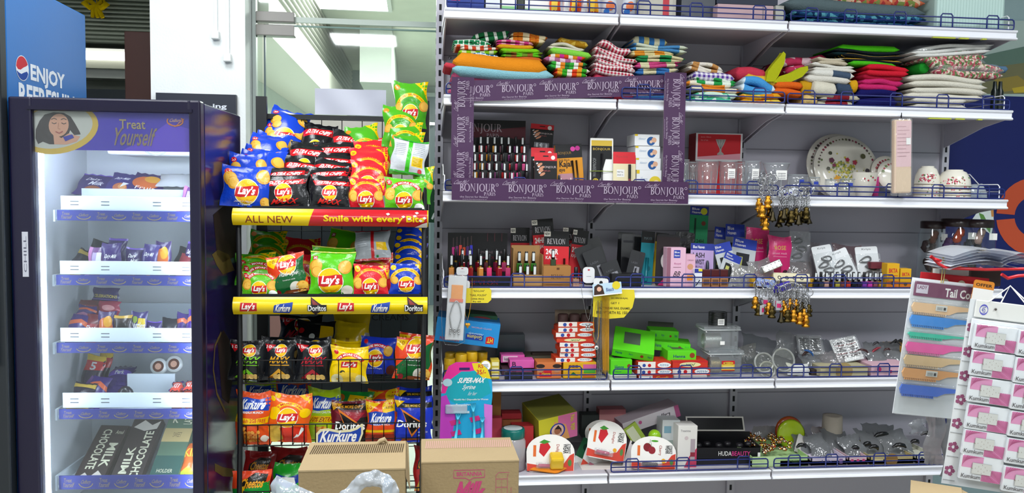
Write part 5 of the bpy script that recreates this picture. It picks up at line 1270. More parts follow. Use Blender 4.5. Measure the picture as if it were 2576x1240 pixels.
mb = MB();pp = P(2318,172,.1);T = Matrix.Rotation(PI/2,4,'X');mb.lathe([(.004,0),(.02,0),(.022,.004),(.022,.2),(.004,.2)],CP('#1f8a2a'),16,T=Matrix.Rotation(-PI/2,4,'X'));tag(mb.build('rolled_mat',loc=(pp.x,.08,pp.z)),'rolled green mat, end on, left of the floral packs','mat')
towel(2292,2440,246,268,.05,CP('#e0dcd0'),2,'white cloth pack behind the rail at the right end',0,.22,B,wob=.003);towel(2280,2495,190,250,.04,CP('#e0dbcc'),4,'large stack of white mats under the floral packs',1,.26,wob=.006)
FL = cloth(['#b04a5c','#e0cdb8','#5c7a4c','#c85a6a','#e8d8c8','#7a8a5c','#d89a9a'],'print',130)
FILM = mat('#fcfdfd','x')
def filmed(o,w,d,h,pad=.006,name='plastic_wrap'):
    q = folded(w+2*pad,d+pad,h+pad,1,FILM,5,.004);r = q.build(name,o,loc=(0,-pad,-pad*.2));return r
def wrapped(x0,x1,y0,y1,Y,m,n,lab,roll=0,d=.24):
    x,z,w,h = span(x0,x1,y0,y1,Y);o = towel(x0,x1,y0,y1,Y,m,n,lab,roll,d,wob=.005,name='wrapped_cloth',cat='cloth pack',group='floral and white cloth packs at the right end');filmed(o,w,d,h);return o
wrapped(2345,2535,158,194,.045,FL,2,'rolled floral cloth in plastic, lowest of the floral packs',2);wrapped(2335,2488,146,170,.05,FL,1,'flat floral cloth pack second from the top',-1);wrapped(2305,2490,124,152,.055,FL,2,'wavy floral cloth pack under the white pack',-4);wrapped(2294,2508,112,138,.05,CP('#e6e6e2'),3,'white cloth pack in plastic on top of the floral packs',-5)
towel(2484,2545,163,180,.08,CP('#5a7a98'),1,'small grey blue cloth pack sticking out beside the floral packs',3,.14)
for i,(px,lab) in enumerate(((2500,'dark bottle at the right end of the cloth shelf, left of two'),(2514,'dark bottle at the right end of the cloth shelf, right of two'))):
    x,z,w,h = span(px-8,px+8,205,262,.2,'B');mb = MB();mb.lathe([(w*.45,0),(w*.5,.004),(w*.5,h*.7),(w*.3,h*.8),(w*.25,h)],mat('#1c2422','g'),14);tag(mb.build('bottle',loc=(x,.2,z)),lab,'bottle','dark bottles at the end of the cloth shelf')
# ---------------------------------------------------------------- top shelf
A_ = 'A'
def a1(a): a.rect(.0,.0,1,.35,p_('#2a3f8a'));a.rect(.1,.3,.25,.4,RD);a.ell(.6,.6,.2,p_('#4a6ac8'))
carton(1124,1218,-60,16,.06,.2,'#e6e4e4','white carton with red and blue print at the left of the top shelf',a1,A_);carton(1222,1258,-60,20,.06,.2,'#d8dce0','narrow pale carton second from left on the top shelf',None,A_)
carton(1262,1300,-60,22,.07,.2,'#e8e8e4','white carton with a green base on the top shelf',lambda a: a.rect(0,0,1,.2,p_('#8ac88a')),A_);carton(1302,1318,-60,24,.07,.2,'#3a4038','dark slim carton between white ones on the top shelf',None,A_);carton(1320,1382,-60,25,.07,.2,'#e4e4e0','wide white carton left of the orange foil packs on the top shelf',lambda a: a.rect(0,0,1,.16,p_('#9ac89a')),A_)
for x0,x1,k,lab in ((1385,1413,'o','orange foil pack, first from left on the top shelf'),(1432,1462,'o','orange foil pack, second from left on the top shelf'),(1477,1505,'y','yellow orange foil pack, third on the top shelf'),(1414,1431,'w','white pack between the first two orange foil packs'),(1463,1476,'w','white pack between the orange and yellow foil packs'),(1514,1552,'p','pale patterned pack at the end of the left bay, top shelf'),(1568,1602,'p','pale blue patterned pack at the start of the middle bay, top shelf')):
    x,z,w,h = span(x0,x1,-90,28,.05,A_);c = dict(o='#e0541a',y='#e8a01a',w='#f0f0ee',p='#c8ccd4')[k]
    art = Art(.3)
    if k in 'oy': art.poly([(.1,0),(.6,0),(.7,1),(.2,1)],f_('#f0c84a'));art.rect(.0,.05,1,.04,f_('#a02a10'))
    if k == 'p': art.ell(.5,.2,.3,f_('#e07a4a'));art.ell(.3,.1,.2,f_('#3a78c8'))
    tag(pouch(w,h,.045,f_(c),art,seed=x0,NU=8,NV=10,waist=.02).build('foil_pack',loc=(x,.06,z)),lab,'snack pack','foil packs on the top shelf')
carton(1604,1706,-50,36,.1,.2,'#b8b4a8','grey cloth roll with a red band on the top shelf',lambda a: a.rect(.62,0,.16,1,p_('#b83a44')),A_,b=.02,name='cloth_roll',cat='cloth');carton(1712,1800,-60,42,.12,.2,'#3a3f48','dark grey pack on the top shelf of the middle bay',None,A_,fin='g')
carton(1802,1948,12,46,.07,.22,'#b89a9e','flat pinkish carton on the top shelf of the middle bay',lambda a: a.rect(.8,0,.03,1,p_('#8a7a7e')),A_);carton(1950,1972,14,50,.08,.2,'#a8a8a0','small grey carton right of the flat pinkish one',None,A_);carton(1800,1960,-60,12,.12,.2,'#2a3040','dark pack lying on the flat pinkish carton',None)
towel(1985,2342,33,64,.05,cloth(['#1f4a7a','#3a7a98','#123258','#5aa0b0'],'print',70),2,'dark blue patterned blanket at the bottom of the top shelf stack',1,.3,A_,'blankets on the top shelf',name='blanket',cat='blanket');filmed(towel(1970,2346,2,38,.05,CP('#5c6c70'),1,'grey green fleece blanket on the blue one',2,.3,None,'blankets on the top shelf',name='blanket',cat='blanket'),.55,.3,.05)
towel(2080,2346,-40,14,.06,cloth(['#a83a3a','#c86a4a','#7a8a4a','#d8b89a'],'print',60),2,'red floral blanket on top of the grey green one',1,.3,None,'blankets on the top shelf',name='blanket',cat='blanket')
x,z,w,h = span(2346,2534,-70,66,.06,A_);mb = MB();mb.box(-w/2,w/2,.0,.24,0,h,mat('#b9d2cc','g',r=.3),.01)
for k in range(24): mb.box(-w/2+.004+w*k/24,-w/2+.0055+w*k/24,-.0006,.0,.004,h-.004,mat('#a6c2bc','g'))
o = tag(mb.build('storage_pack',loc=(x,.06,z)),'pale mint ribbed pack at the right end of the top shelf','pack')
# ---------------------------------------------------------------- purple shelf strips
PUS = mat('#3f2145','p',r=.45);SIL = mat('#a595a8','p',r=.4)
def bonj(a,x,y,w,h):
    """one repeat of the strip print, along x"""
    a.text('Coat Me!',x+.02*w,y+.70*h,.34*w,.2*h,SIL,0,.25);a.serif('BONJOUR',x+.16*w,y+.40*h,.74*w,.34*h,SIL);a.serif('PARIS',x+.66*w,y+.22*h,.24*w,.15*h,SIL)
    a.text('the Secret for Beauty',x+.17*w,y+.09*h,.58*w,.11*h,SIL);a.text('www.bonjourparis.in',x+.22*w,y+.02*h,.5*w,.05*h,SIL);a.ring(x+.93*w,y+.7*h,.008*w/a.asp if False else .006,.002,SIL)
def strip_h(x0,x1,yl0,yl1,yr0,yr1,Y,n,lab,first=0.0):
    a0 = P(x0,yl1,Y);b0 = P(x1,yr1,Y);at = P(x0,yl0,Y);bt = P(x1,yr0,Y);mb = MB()
    w = b0.x-a0.x;h = ((at.z-a0.z)+(bt.z-b0.z))/2;N = 16;ar = Art(w/h)
    for k in range(n): bonj(ar,first+(k+0.0)*(1-first)/n if n else 0,0,(1-first)/n,1)
    sl = (b0.z-a0.z)/w
    def fun(u,v): return Vector((w*u,-.003*math.sin(PI*3*u),sl*w*u+h*v)),Vector((0,-1,0))
    vs = [];fs = []
    for j in (0,1):
        for i in range(N+1): vs.append(fun(i/N,j)[0])
    fs = [(i,i+1,N+2+i,N+1+i) for i in range(N)]
    mb.add(vs,fs,PUS);mb.add([q+Vector((0,.0012,0)) for q in vs],[f[::-1] for f in fs],mat('#c8b8a8','p'))
    ar.wrap(mb,N,1,fun)
    return tag(mb.build('shelf_strip',loc=(a0.x,Y,a0.z)),lab,'shelf strip','purple lettered strips framing the make-up shelf')
def strip_v(x0,x1,y0,y1,Y,n,rot,lab,bulge=0.0):
    a0 = P((x0+x1)/2,y1,Y);m = mpp((x0+x1)/2,(y0+y1)/2,Y);w = (x1-x0)*m;h = P((x0+x1)/2,y0,Y).z-a0.z;mb = MB();N = 20
    ar = Art(w/h)
    tmp = Art(h/w)
    for k in range(n): bonj(tmp,k/n,0,1/n,1)
    for vs,fs,m_ in tmp.e: ar.e.append(([((1-b,a) if rot == 1 else (b,1-a)) for a,b in vs],fs,m_))
    def fun(u,v):
        y = -.004*math.sin(PI*2*v)-(bulge*max(0,v-.9)/.1 if bulge else 0);return Vector((w*(u-.5),y,h*v)),Vector((0,-1,.2 if bulge and v > .9 else 0)).normalized()
    vs = [fun(i,j/N)[0] for j in range(N+1) for i in (0,1)];fs = [(2*j,2*j+1,2*j+3,2*j+2) for j in range(N)]
    mb.add(vs,fs,PUS);mb.add([q+Vector((0,.0012,0)) for q in vs],[f[::-1] for f in fs],mat('#c8b8a8','p'));ar.wrap(mb,1,N,fun)
    return tag(mb.build('shelf_strip',loc=(a0.x,Y,a0.z)),lab,'shelf strip','purple lettered strips framing the make-up shelf')
strip_h(1134,1670,196,257,196,240,-.006,5,'long purple lettered strip across the top of the make-up shelf')
strip_v(1134,1190,194,462,-.012,3,1,'purple lettered strip running down the left of the make-up shelf');strip_v(1664,1720,182,470,-.021,3,3,'purple lettered strip running down right of the white boxes')
strip_h(1136,1731,448,503,456,513,-.026,5,'long purple lettered strip along the bottom of the make-up shelf')
# ---------------------------------------------------------------- nail polish bottles
def polish(h,w,body,cap='#121215',lab=True,gold=False,square=True):
    r = empty('nail_polish',(0,0,0));s = w/2;hb = h*.42
    mb = MB()
    if square: mb.box(-s,s,-s,s,0,hb,mat(body,'k'),.0025)
    else: mb.lathe([(s*.9,0),(s,.002),(s,hb*.7),(s*.5,hb)],mat(body,'k'),14)
    mb.build('bottle',r)
    mb = MB();mb.lathe([(s*.5,hb),(s*.66,hb+.001),(s*.62,h-.002),(s*.5,h)],mat(cap,'g',r=.4),12);mb.build('cap',r)
    if gold: q = MB();q.lathe([(s*.7,hb-.001),(s*.7,hb+.006)],mat('#b8923a','m'),12);q.build('collar',r)
    if lab: q = MB();q.add([(s*.70*math.sin(a),-s*.70*math.cos(a),z) for z in (hb+h*.12,h*.93) for a in (-.7,-.35,0,.35,.7)],[(i,i+1,6+i,5+i) for i in range(4)],mat('#d8dcdc','p'));q.build('price_label',r)
    return r
PCOL = ['#8a1424','#3a1418','#b0406a','#c8787a','#5a1a3a','#a82a2a','#17181c','#d0902a','#6a2a5a','#c84a80']
POL = {}
def put_polish(x,Y,z,h,w,body,label,group,rz=0,gold=False,lab=True,roll=0,lean=0):
    key = (round(h,3),round(w,3),body,gold,lab)
    if key not in POL: o = POL[key] = polish(h,w,body,gold=gold,lab=lab)
    else: o = dup(POL[key])
    o.location = (x,Y,z);o.rotation_euler = (math.radians(-lean),math.radians(roll),rz);return tag(o,label,'nail polish',group)
# stepped stand behind the purple strips
sx0 = P(1150,440,.05).x;sx1 = P(1334,440,.05).x;zC = ZL['C']
e = empty('polish_stand',(sx0,.04,zC),0,'dark stepped stand of nail polish bottles behind the purple strips','display stand')
w = sx1-sx0;zt = P(1250,302,.2).z-zC
mb = MB();mb.box(0,w,.165,.17,0,zt,BK)
ar = Art(w/.07);ar.poly([(.0,.0),(.6,.2),(1,.0),(1,.7),(.5,.5),(0,.8)],p_('#4a0f1c'));ar.serif('BONJOUR',.08,.4,.58,.4,p_('#8f8288'));ar.serif('PARIS',.44,.12,.18,.2,p_('#8f8288'))
ar.front(mb,.0,w,.1649,zt-.075,zt);mb.build('back_card',e)
for r in range(5): MB().box(0,w,.004+.03*r,.034+.03*r,0,.012+.034*r,mat('#1a1a1e','g')).build('step',e)
mb = MB();mb.box(0,w,-.002,.002,0,.03,p_('#b0808a'));ar = Art(w/.03)
for u,c in ((.03,'#c8506a'),(.26,'#c89a8a'),(.52,'#d0a090'),(.76,'#c83a8a')): ar.rect(u,.1,.2,.8,p_(c))
ar.text('Nude',.3,.3,.12,.4,BK);ar.line([(.56,.5),(.6,.4),(.64,.5)],.06,BK);ar.line([(.67,.5),(.71,.4),(.75,.5)],.06,BK);ar.front(mb,0,w,-.0021,0,.03);mb.build('front_card',e)
rnd = random.Random(3)
for r in range(5):
    for c in range(10):
        x = sx0+.012+(w-.024)*c/9;h = .062
        put_polish(x+rnd.uniform(-.002,.002),.04+.019+.03*r,zC+.0125+.034*r,h,.0155,PCOL[(r*3+c*7) % 10],'nail polish bottle, %s from left, %s row up the purple framed stand' % (ORD[c],ORD[r]),'nail polish bottles on the purple framed stand',rnd.uniform(-.5,.5),lab=rnd.random() < .8)
# carded and boxed make-up right of it
NR = p_('#d02a34')
def nails(a): a.rect(0,.8,1,.2,NR);a.rect(.0,.0,1,.8,BK);a.ell(.82,.88,.09,WH);a.rect(.38,.9,.24,.03,BK);a.text('BONJOUR',.36,.6,.6,.07,p_('#c8b8b8'));a.text('nail art',.4,.53,.3,.04,p_('#c05a5a'))
def nhand(a):
    nails(a)
    for i,(x,y) in enumerate(((.12,.7),(.2,.62),(.16,.54),(.24,.46))): a.ell(x+.12,y,.13,p_('#c88a6a'),.035,12,.5);a.ell(x,y+.03,.05,p_('#d8d0d0'),.02,10,.5)
def blister(c1,n=3):
    def f(q,w,h):
        q.box(-w*.32,w*.32,-.012,-.0005,h*.06,h*.26,mat('#cfd2dc','x'))
        for k in range(n): q.lathe([(w*.07,0),(w*.07,h*.12),(w*.02,h*.18)],mat(c1,'g'),10,Matrix.Translation((-w*.2+w*.2*k,-.006,h*.07)))
    return f
card(1331,1390,312,376,.22,'#d02a34','red and black nail card standing at the back',nhand,None,6,4,0,'make-up card',group='red and black nail cards',parts=[('blister',blister('#c8c8c8'))])
card(1336,1394,371,455,.14,'#d02a34','red and black nail card behind the front one',nhand,'C',6,0,0,'make-up card',group='red and black nail cards',parts=[('blister',blister('#c8a0a0'))])
card(1344,1402,384,455,.1,'#d02a34','red and black nail card at the front with purple nails',nhand,'C',5,0,0,'make-up card',group='red and black nail cards',parts=[('blister',blister('#6a4ab0'))])
put_polish(P(1406,450,.07).x,.07,zC,.065,.016,'#5a2a18','brown nail polish right of the front red nail card','loose nail polish bottles',0,lab=False)
OG = p_('#d08a1e')
def kaj(a): a.rect(0,.72,1,.28,BK);a.text('BONJOUR',.1,.78,.5,.07,p_('#8a6a2a'));a.ell(.66,.9,.09,p_('#c83a90'));a.ell(.84,.91,.09,p_('#b02a80'));a.text('Kajal',.12,.5,.46,.16,BK,1.2);a.text('Soft Black',.12,.66,.4,.04,BK);a.text('eye',.1,.42,.22,.08,BK,.6);a.rect(.06,.1,.6,.3,p_('#b0808a'));a.text('bomb',.14,.18,.45,.13,WH,1)
def pencils(q,w,h):
    for x,c in ((.15,'#241a14'),(.3,'#3a2410')): q.tube([(w*x,-.004,h*.04),(w*(x-.04),-.004,h*.66)],.0034,mat(c,'g'),8)
card(1404,1472,362,455,.12,'#d08a1e','orange and black kajal pack leaning beside the white and black card',kaj,'C',6,-4,0,'make-up card',name='kajal_pack',parts=[('pencil',pencils)],th=.02,rad=.02)
for i in range(5): put_polish(P(1424+15*i,455,.06).x,.05,zC,.05,.016,('#3a2a20','#17181c','#8a5a3a','#2a2a30','#17181c')[i],'%s dark bottle from left in the row before the kajal pack' % ORD[i],'dark bottles before the kajal pack',0,lab=i > 1)
def liner(a): a.rect(.05,.06,.9,.9,BK);a.rect(.05,.86,.9,.1,p_('#c8a83a'));a.text('BONJOUR',.12,.77,.76,.055,p_('#c8a83a'));a.poly([(.42,.06),(.95,.06),(.95,.62),(.68,.62),(.3,.06)],WH);a.text('WATERPROOF',.12,.3,.14,.34,p_('#8a8a8a'),0,0,1);a.ell(.24,.22,.13,p_('#b8a030'));a.text('24h',.16,.19,.16,.06,BK,1);a.line([(.7,.1),(.84,.22),(.74,.2)],.02,BK);a.line([(.84,.22),(.74,.16)],.015,p_('#c8b84a'))
card(1484,1543,347,458,.1,'#e4e2dc','white and black eyeliner card held by a green band',liner,'C',4,0,0,'make-up card',name='eyeliner_card',parts=[('pencil',lambda q,w,h: q.tube([(.0,-.004,h*.06),(0,-.004,h*.72)],.0045,mat('#1c1c20','g'),8)),('rubber_band',lambda q,w,h: q.tube([(-w*.52,-.004,h*.4),(0,-.01,h*.4),(w*.52,-.004,h*.4),(w*.52,.004,h*.4),(-w*.52,.004,h*.4)],.0012,mat('#9ab03a','g'),5,closed=True))],rad=.04)
def lipc(a): a.rect(0,.72,1,.28,NR);a.text('Revive',.14,.86,.5,.06,p_('#a8383a'));a.poly([(0,.3),(.22,.3),(.16,0),(0,0)],NR);a.rect(.16,.4,.34,.18,WH);a.text('MRP Rs',.18,.5,.26,.04,BK);a.text('SHADE 14',.18,.43,.26,.04,BK)
card(1542,1600,382,458,.09,'#e4d8b0','red and cream lipstick card beside the stack of white boxes',lipc,'C',4,0,0,'make-up card',name='lipstick_card',parts=[('lipstick',lambda q,w,h: (q.lathe([(.005,0),(.005,h*.34)],mat('#7a2430','g'),10,Matrix.Translation((w*.22,-.005,h*.02))),q.lathe([(.0055,h*.36),(.0055,h*.7)],mat('#1a1a1c','g'),10,Matrix.Translation((w*.22,-.005,0)))))])
def wbox(a): a.text('Veenco',.12,.52,.36,.2,p_('#7a9ab8'),0,.2);a.ell(.66,.42,.17,p_('#2a5a98'));a.ell(.78,.52,.1,p_('#d8a88a'));a.ell(.66,.36,.06,p_('#e0c0a8'));a.rect(0,.85,.12,.15,p_('#e0c020'))
def wboxy(a): wbox(a);a.ell(.75,.5,.24,p_('#e0c83a'));a.ell(.8,.45,.13,p_('#e8d0a0'))
for i,(y0,y1) in enumerate(((428,458),(398,428),(368,398),(338,367))):
    carton(1600-i*1.5,1664-i*1.5,y0,y1,.1,.12,'#e8e9ea','white box with a blue globe print, %s of the white stack' % ('lowest','second from bottom','third from bottom','topmost')[i],wboxy if i == 0 else wbox,'C' if i == 0 else None,0,0,0,'box',group='white boxes stacked by the purple strip')
# ---------------------------------------------------------------- glassware box, glasses, plates, bowls
def gbox(a):
    a.rect(.04,.06,.92,.9,p_('#c81c26'));a.poly([(.04,.06),(.96,.06),(.96,.28),(.04,.14)],p_('#e8a0ac'));g = p_('#a8a29c');a.poly([(.42,.78),(.64,.78),(.6,.6),(.55,.44),(.55,.34),(.6,.26),(.6,.22),(.46,.22),(.46,.26),(.51,.34),(.51,.44),(.46,.6)],g)
    for x in (.46,.53,.6): a.line([(x,.76),(.53,.44)],.012,p_('#5a5450'))
    a.text('Juice Glass',.1,.82,.22,.06,p_('#e8a0a0'));a.text('Set of six',.1,.72,.16,.05,p_('#e8a0a0'))
carton(1748,1868,335,405,.29,.1,'#e4e0e0','red and white carton picturing a footed glass, behind the tumblers',gbox,None,0,0,-2,side='#8a1418',cat='carton')
px_,z_,w_,h_ = span(1748,1868,405,487,.29,'C');carton(1748,1868,406,487,.29,.1,'#b81c22','red carton under the one picturing a glass',None,'C',cat='carton')
GL = mat('#fcfdfd','gl',d=.05,f0=.05,f1=.7);GLT = mat('#dfe6e6','gl',d=.25)
def glass(x0,x1,y0,Y,lab,flare=1.0,foot=False,sticker=False,rib=True):
    x,z,w,h = span(x0,x1,y0,488,Y,'C');r = w/2;e = empty('drinking_glass',(x,Y,z),0,lab,'glass','clear drinking glasses on the third shelf')
    mb = MB()
    if foot: pr = [(.001,0),(r*.55,0),(r*.55,.004),(r*.12,.012),(r*.12,h*.3),(r*.5,h*.42),(r*.8,h*.75),(r,h),(r-.002,h),(r*.75,h*.72),(r*.4,h*.42),(.001,h*.36)]
    else: pr = [(.001,0),(r/flare*.9,0),(r/flare*.93,.004),(r*.97,h*.8),(r,h),(r-.002,h),(r*.92,h*.8),(r/flare*.86,.014),(.001,.012)]
    mb.lathe(pr,GL,20,cap=False);mb.build('body',e)
    mb = MB();mb.tube([(r*math.cos(a),r*math.sin(a),h) for a in [2*PI*i/20 for i in range(20)]],.0012,GLT,5,closed=True)
    if rib:
        for i in range(8):
            a = 2*PI*i/8;mb.tube([(r/flare*.95*math.cos(a),r/flare*.95*math.sin(a),.01),(r*.98*math.cos(a),r*.98*math.sin(a),h*.7)],.0012,GLT,4)
    mb.build('rim',e)
    if sticker: q = MB();q.box(-r*.4,r*.4,-r*.98-.0006,-r*.98,h*.5,h*.78,WH);a = Art(1);[a.rect(.1,.1+.2*k,.8,.06,p_('#6a6a70')) for k in range(4)];a.front(q,-r*.38,r*.38,-r*.98-.0007,h*.5,h*.76);q.build('price_sticker',e)
for i,(x0,x1,y0,Y,fl,st) in enumerate(((1708,1732,402,.12,1.05,0),(1728,1754,408,.16,1.1,0),(1748,1806,405,.1,1.15,0),(1807,1853,406,.11,1.2,1),(1848,1880,410,.15,1.2,0),(1868,1912,406,.12,1.25,1),(1890,1922,430,.2,1.2,0))):
    glass(x0,x1,y0,Y,'clear glass tumbler, %s from the purple strip' % ORD[i],fl,False,st)
glass(1916,1984,411,.1,'flared clear glass on a foot, behind the hanging key rings',1,True,True)
for i,(x0,x1,y0,Y,lab) in enumerate(((1978,2032,440,.1,'clear glass bowl with a blue sticker, nearest the flared glass'),(2030,2062,446,.13,'small clear glass bowl between two larger ones'),(2074,2116,452,.12,'clear glass bowl left of the flowered cup'),(2110,2150,450,.1,'clear glass bowl right of the others, before the plate'))):
    x,z,w,h = span(x0,x1,y0,490,Y,'C');r = w/2;e = empty('glass_bowl',(x,Y,z),0,lab,'bowl','clear glass bowls')
    mb = MB();mb.lathe([(.001,0),(r*.5,0),(r*.8,h*.3),(r,h*.8),(r*.92,h),(r*.9,h),(r*.9,h*.8),(r*.7,h*.3),(.001,.006)],GL,20,cap=False);mb.tube([(r*.92*math.cos(a),r*.92*math.sin(a),h) for a in [2*PI*k/20 for k in range(20)]],.0014,GLT,5,closed=True);mb.build('body',e)
    q = MB();q.box(-.012,.006,-r-.0008,-r,h*.62,h*.78,p_('#2a3fa0'));q.build('sticker',e)
CHN = mat('#e2ddcf','g',r=.15)
def plate(cx,cy,rpx,Y,lean,lab,flowers,seed,zfoot=True,grp='flowered plates'):
    m = mpp(cx,cy,Y);r = rpx*m;mb = MB();pr = [(.0005,.006),(r*.62,.005),(r*.7,.001),(r*.96,-.006),(r,-.0075),(r*.99,-.0045),(r*.7,.0045),(.0005,.0095)]
    mb.lathe(pr,CHN,36,Matrix.Rotation(PI/2,4,'X'),cap=False)
    mb.v = [(x,y,z) for x,y,z in mb.v]
    def yy(rr): rr /= r;return .0095-.005*rr/.7 if rr < .7 else .0045-.009*(rr-.7)/.29
    mb2 = mb;rnd = random.Random(seed)
    def dot(x,y,s,c,n=10):
        vs = []
        for k in range(n): a = 2*PI*k/n;q = s*.8*(1+.2*math.cos(5*a+x*200));vs.append((x+q*math.cos(a),y+q*math.sin(a)))
        mb2.add([(a,-yy(math.hypot(a,b))-.0008-dot.k,b) for a,b in vs],[tuple(range(n))],mat(c,'g',r=.3));dot.k += .00002
    dot.k = 0
    mb.tube([(r*.985*math.cos(a),.0062,r*.985*math.sin(a)) for a in [2*PI*k/40 for k in range(40)]],.0012,mat('#4a463c','g'),4,closed=True)
    flowers(dot,r,rnd)
    o = mb.build('plate');z = P(cx,cy,Y).z;o.location = (P(cx,cy,Y).x,Y,z);o.rotation_euler = (math.radians(-lean),0,0);return tag(o,lab,'plate',grp)
def fl_big(dot,r,rnd):
    for k in range(26): a = PI*(.02+.96*k/25);dot(r*.86*math.cos(a),r*.86*math.sin(a),r*.035*rnd.uniform(.6,1.5),rnd.choice(['#4a4a3a','#6a6a4a','#8a3a4a','#5a4a4a']))
    for k in range(150): x = rnd.gauss(-.12,.24)*r;y = rnd.gauss(-.15,.2)*r;dot(x,y,r*rnd.uniform(.02,.05),rnd.choice(['#c8b83a','#b0a84a','#8a9a3a','#d8c84a','#6a7a4a','#d8d0b0']))
    for x,y,s,c in ((.0,.22,.08,'#b02a48'),(.22,.14,.09,'#b83a50'),(-.48,.2,.1,'#6a3a50'),(-.42,.05,.07,'#8a3a58'),(.6,-.1,.09,'#3a3038'),(.5,.34,.1,'#5a5a3a'),(-.35,-.35,.12,'#d8981e'),(-.6,-.05,.07,'#4a4a3a'),(-.5,.42,.07,'#4a4a3a'),(.66,-.28,.1,'#b8307a')): dot(x*r,y*r,s*r,c)
def fl_small(dot,r,rnd):
    for k in range(10): a = PI*(.1+.8*k/9);dot(r*.7*math.cos(a),r*.7*math.sin(a),r*.1*rnd.uniform(.7,1.3),rnd.choice(['#b04a50','#7a8a5a','#a03a48']))
plate(2112,418,86,.33,14,'large flowered plate behind, its rim showing at the left',fl_big,1);plate(2130,422,86,.29,14,'large plate with yellow and red flowers standing at the front',fl_big,2)
plate(2232,432,42,.27,12,'small flowered plate right of the large plate',fl_small,3);plate(2246,440,40,.24,12,'small flowered plate partly behind the hanging napkin pack',fl_small,4)
x,z,w,h = span(2186,2212,406,458,.25);mb = MB();mb.lathe([(.001,0),(w*.4,0),(w*.5,h*.4),(w*.42,h),(.001,h)],mat('#b02a70','g'),14);tag(mb.build('pink_vase',loc=(x,.25,ZL['C'])),'small shiny pink vase between the plates','vase')
x,z,w,h = span(2142,2204,434,490,.17,'C');mb = MB();mb.lathe([(.001,0),(w*.28,0),(w*.3,.006),(w*.42,h*.4),(w*.5,h),(w*.48,h),(w*.38,h*.4),(.001,.01)],CHN,20,cap=False)
for a,b,c in ((-.5,.75,'#c83a48'),(-.2,.68,'#c83a48'),(.2,.8,'#b02a40'),(.5,.7,'#c83a48'),(0,.85,'#6a8a4a')): mb.sphere((w*.47*math.sin(a),-w*.47*math.cos(a),h*b),.0035,p_(c),8)
tag(mb.build('teacup',loc=(x,.17,z)),'white cup with red flowers before the large plate','cup')
for cx,x0,x1,y0,Y,side in ((0,2300,2360,418,.15,'left'),(1,2358,2437,427,.12,'right')):
    x,z,w,h = span(x0,x1,y0,497,Y,'C');n = 5;r = w/2;bh = h*.58;st = (h-bh)/(n-1)
    mb = MB();mb.lathe([(r,0),(r*1.0,.004),(r*.92,bh*.5),(r*.7,bh*.85),(r*.5,bh*.93),(r*.5,bh),(r*.45,bh),(.001,bh*.95)],CHN,24,cap=False);mb.tube([(r*1.003*math.cos(a),r*1.003*math.sin(a),.002) for a in [2*PI*k/24 for k in range(24)]],.0012,mat('#8a7a5a','m'),4,closed=True)
    rnd = random.Random(cx)
    for k in range(46):
        a = rnd.gauss(0,.38);zz = rnd.uniform(.15,.55)*bh;rr = r*(1.0-.09*zz/(bh*.5));mb.sphere((rr*math.sin(a),-rr*math.cos(a),zz),.0038*rnd.uniform(.6,1.2),p_(rnd.choice(['#c84a60','#b02a48','#d87a88','#5a7a4a'])),6,(1,.3,1))
    for k in range(n):
        o = mb.build('bowl') if k == 0 else dup(o0)
        if k == 0: o0 = o
        o.location = (x,Y,z+st*k);o.rotation_euler = (0,0,.5*k*(1 if k % 2 else -1)*.3)
        tag(o,'upturned white bowl with red flowers, %s in the %s stack' % (('lowest','second from bottom','middle','second from top','topmost')[k],side),'bowl','upturned flowered bowls')
x,z,w,h = span(2436,2508,462,497,.1,'C');tag(pouch(w,h*1.1,.05,mat('#a8ccd8','x',d=.4),None,seed=4,NU=8,NV=8).build('pale_blue_packet',loc=(x,.14,z),rot=(-.5,0,0)),'pale blue plastic packet at the right end of the bowl shelf','packet')
# napkin pack hanging from the cloth shelf
p0 = P(2268,297,-.02);m = mpp(2270,390,-.02);e = empty('napkin_pack',(p0.x,-.02,p0.z),0,'long pink and cream pack hanging on a hook before the plates','hanging pack',rot=(0,math.radians(-2.5),0))
mb = MB();mb.box(-.035,.035,-.012,.012,-188*m,-4*m,mat('#d8b89a','p'),.006);ar = Art(.3);ar.rect(.1,.36,.86,.62,p_('#dcb4b8'));ar.rect(.1,.02,.86,.32,p_('#d8bc9c'));
for k in range(9): ar.rect(.16,.9-.05*k,.5+.2*(k % 2),.008,p_('#b88a90'))
ar.rect(.66,.66,.26,.09,WH);ar.front(mb,-.035,.035,-.0122,-188*m,-4*m);mb.build('pack',e)
MB().box(-.038,.038,-.016,.016,-194*m,-1*m,FILM,.008).build('plastic_sleeve',e);q = MB();q.tube([(0,0,-.004),(0,.0,.012),(.006,.01,.02),(.01,.018,.012),(.008,.02,.004)],.0015,mat('#22242a','m'),6);q.build('hook',e)
# ---------------------------------------------------------------- fourth shelf: polish stand, cards, boxes, jars
zD = ZL['D'];a = P(1128,700,.05);b = P(1281,700,.05);w = b.x-a.x;zt = P(1200,586,.13).z-zD
e = empty('polish_stand',(a.x,.035,zD),0,'black counter stand with pictured bottles holding two rows of nail polish','display stand')
mb = MB();mb.box(0,w,.1,.104,0,zt,BK);ar = Art(w/zt)
for i,c in enumerate(('#b8307a','#7a2a6a','#d84a3a','#c8482a','#4a2a6a','#3a3ac0')): ar.rect(.07+.06*i,.56,.045,.16+.02*(i % 3),p_(c));ar.rect(.085+.06*i,.72+.02*(i % 3),.015,.18,p_('#4a3a3c'))
ar.text('REIMAGINE YOUR',.5,.6,.42,.05,p_('#6a5a60'));ar.text('NAIL POLISH',.56,.5,.3,.045,p_('#8a1c34'));[ar.rect(.66+.12*k,.84,.01,.16,p_('#5a2a34')) for k in range(3)];ar.front(mb,0,w,.0999,0,zt);mb.build('back_card',e)
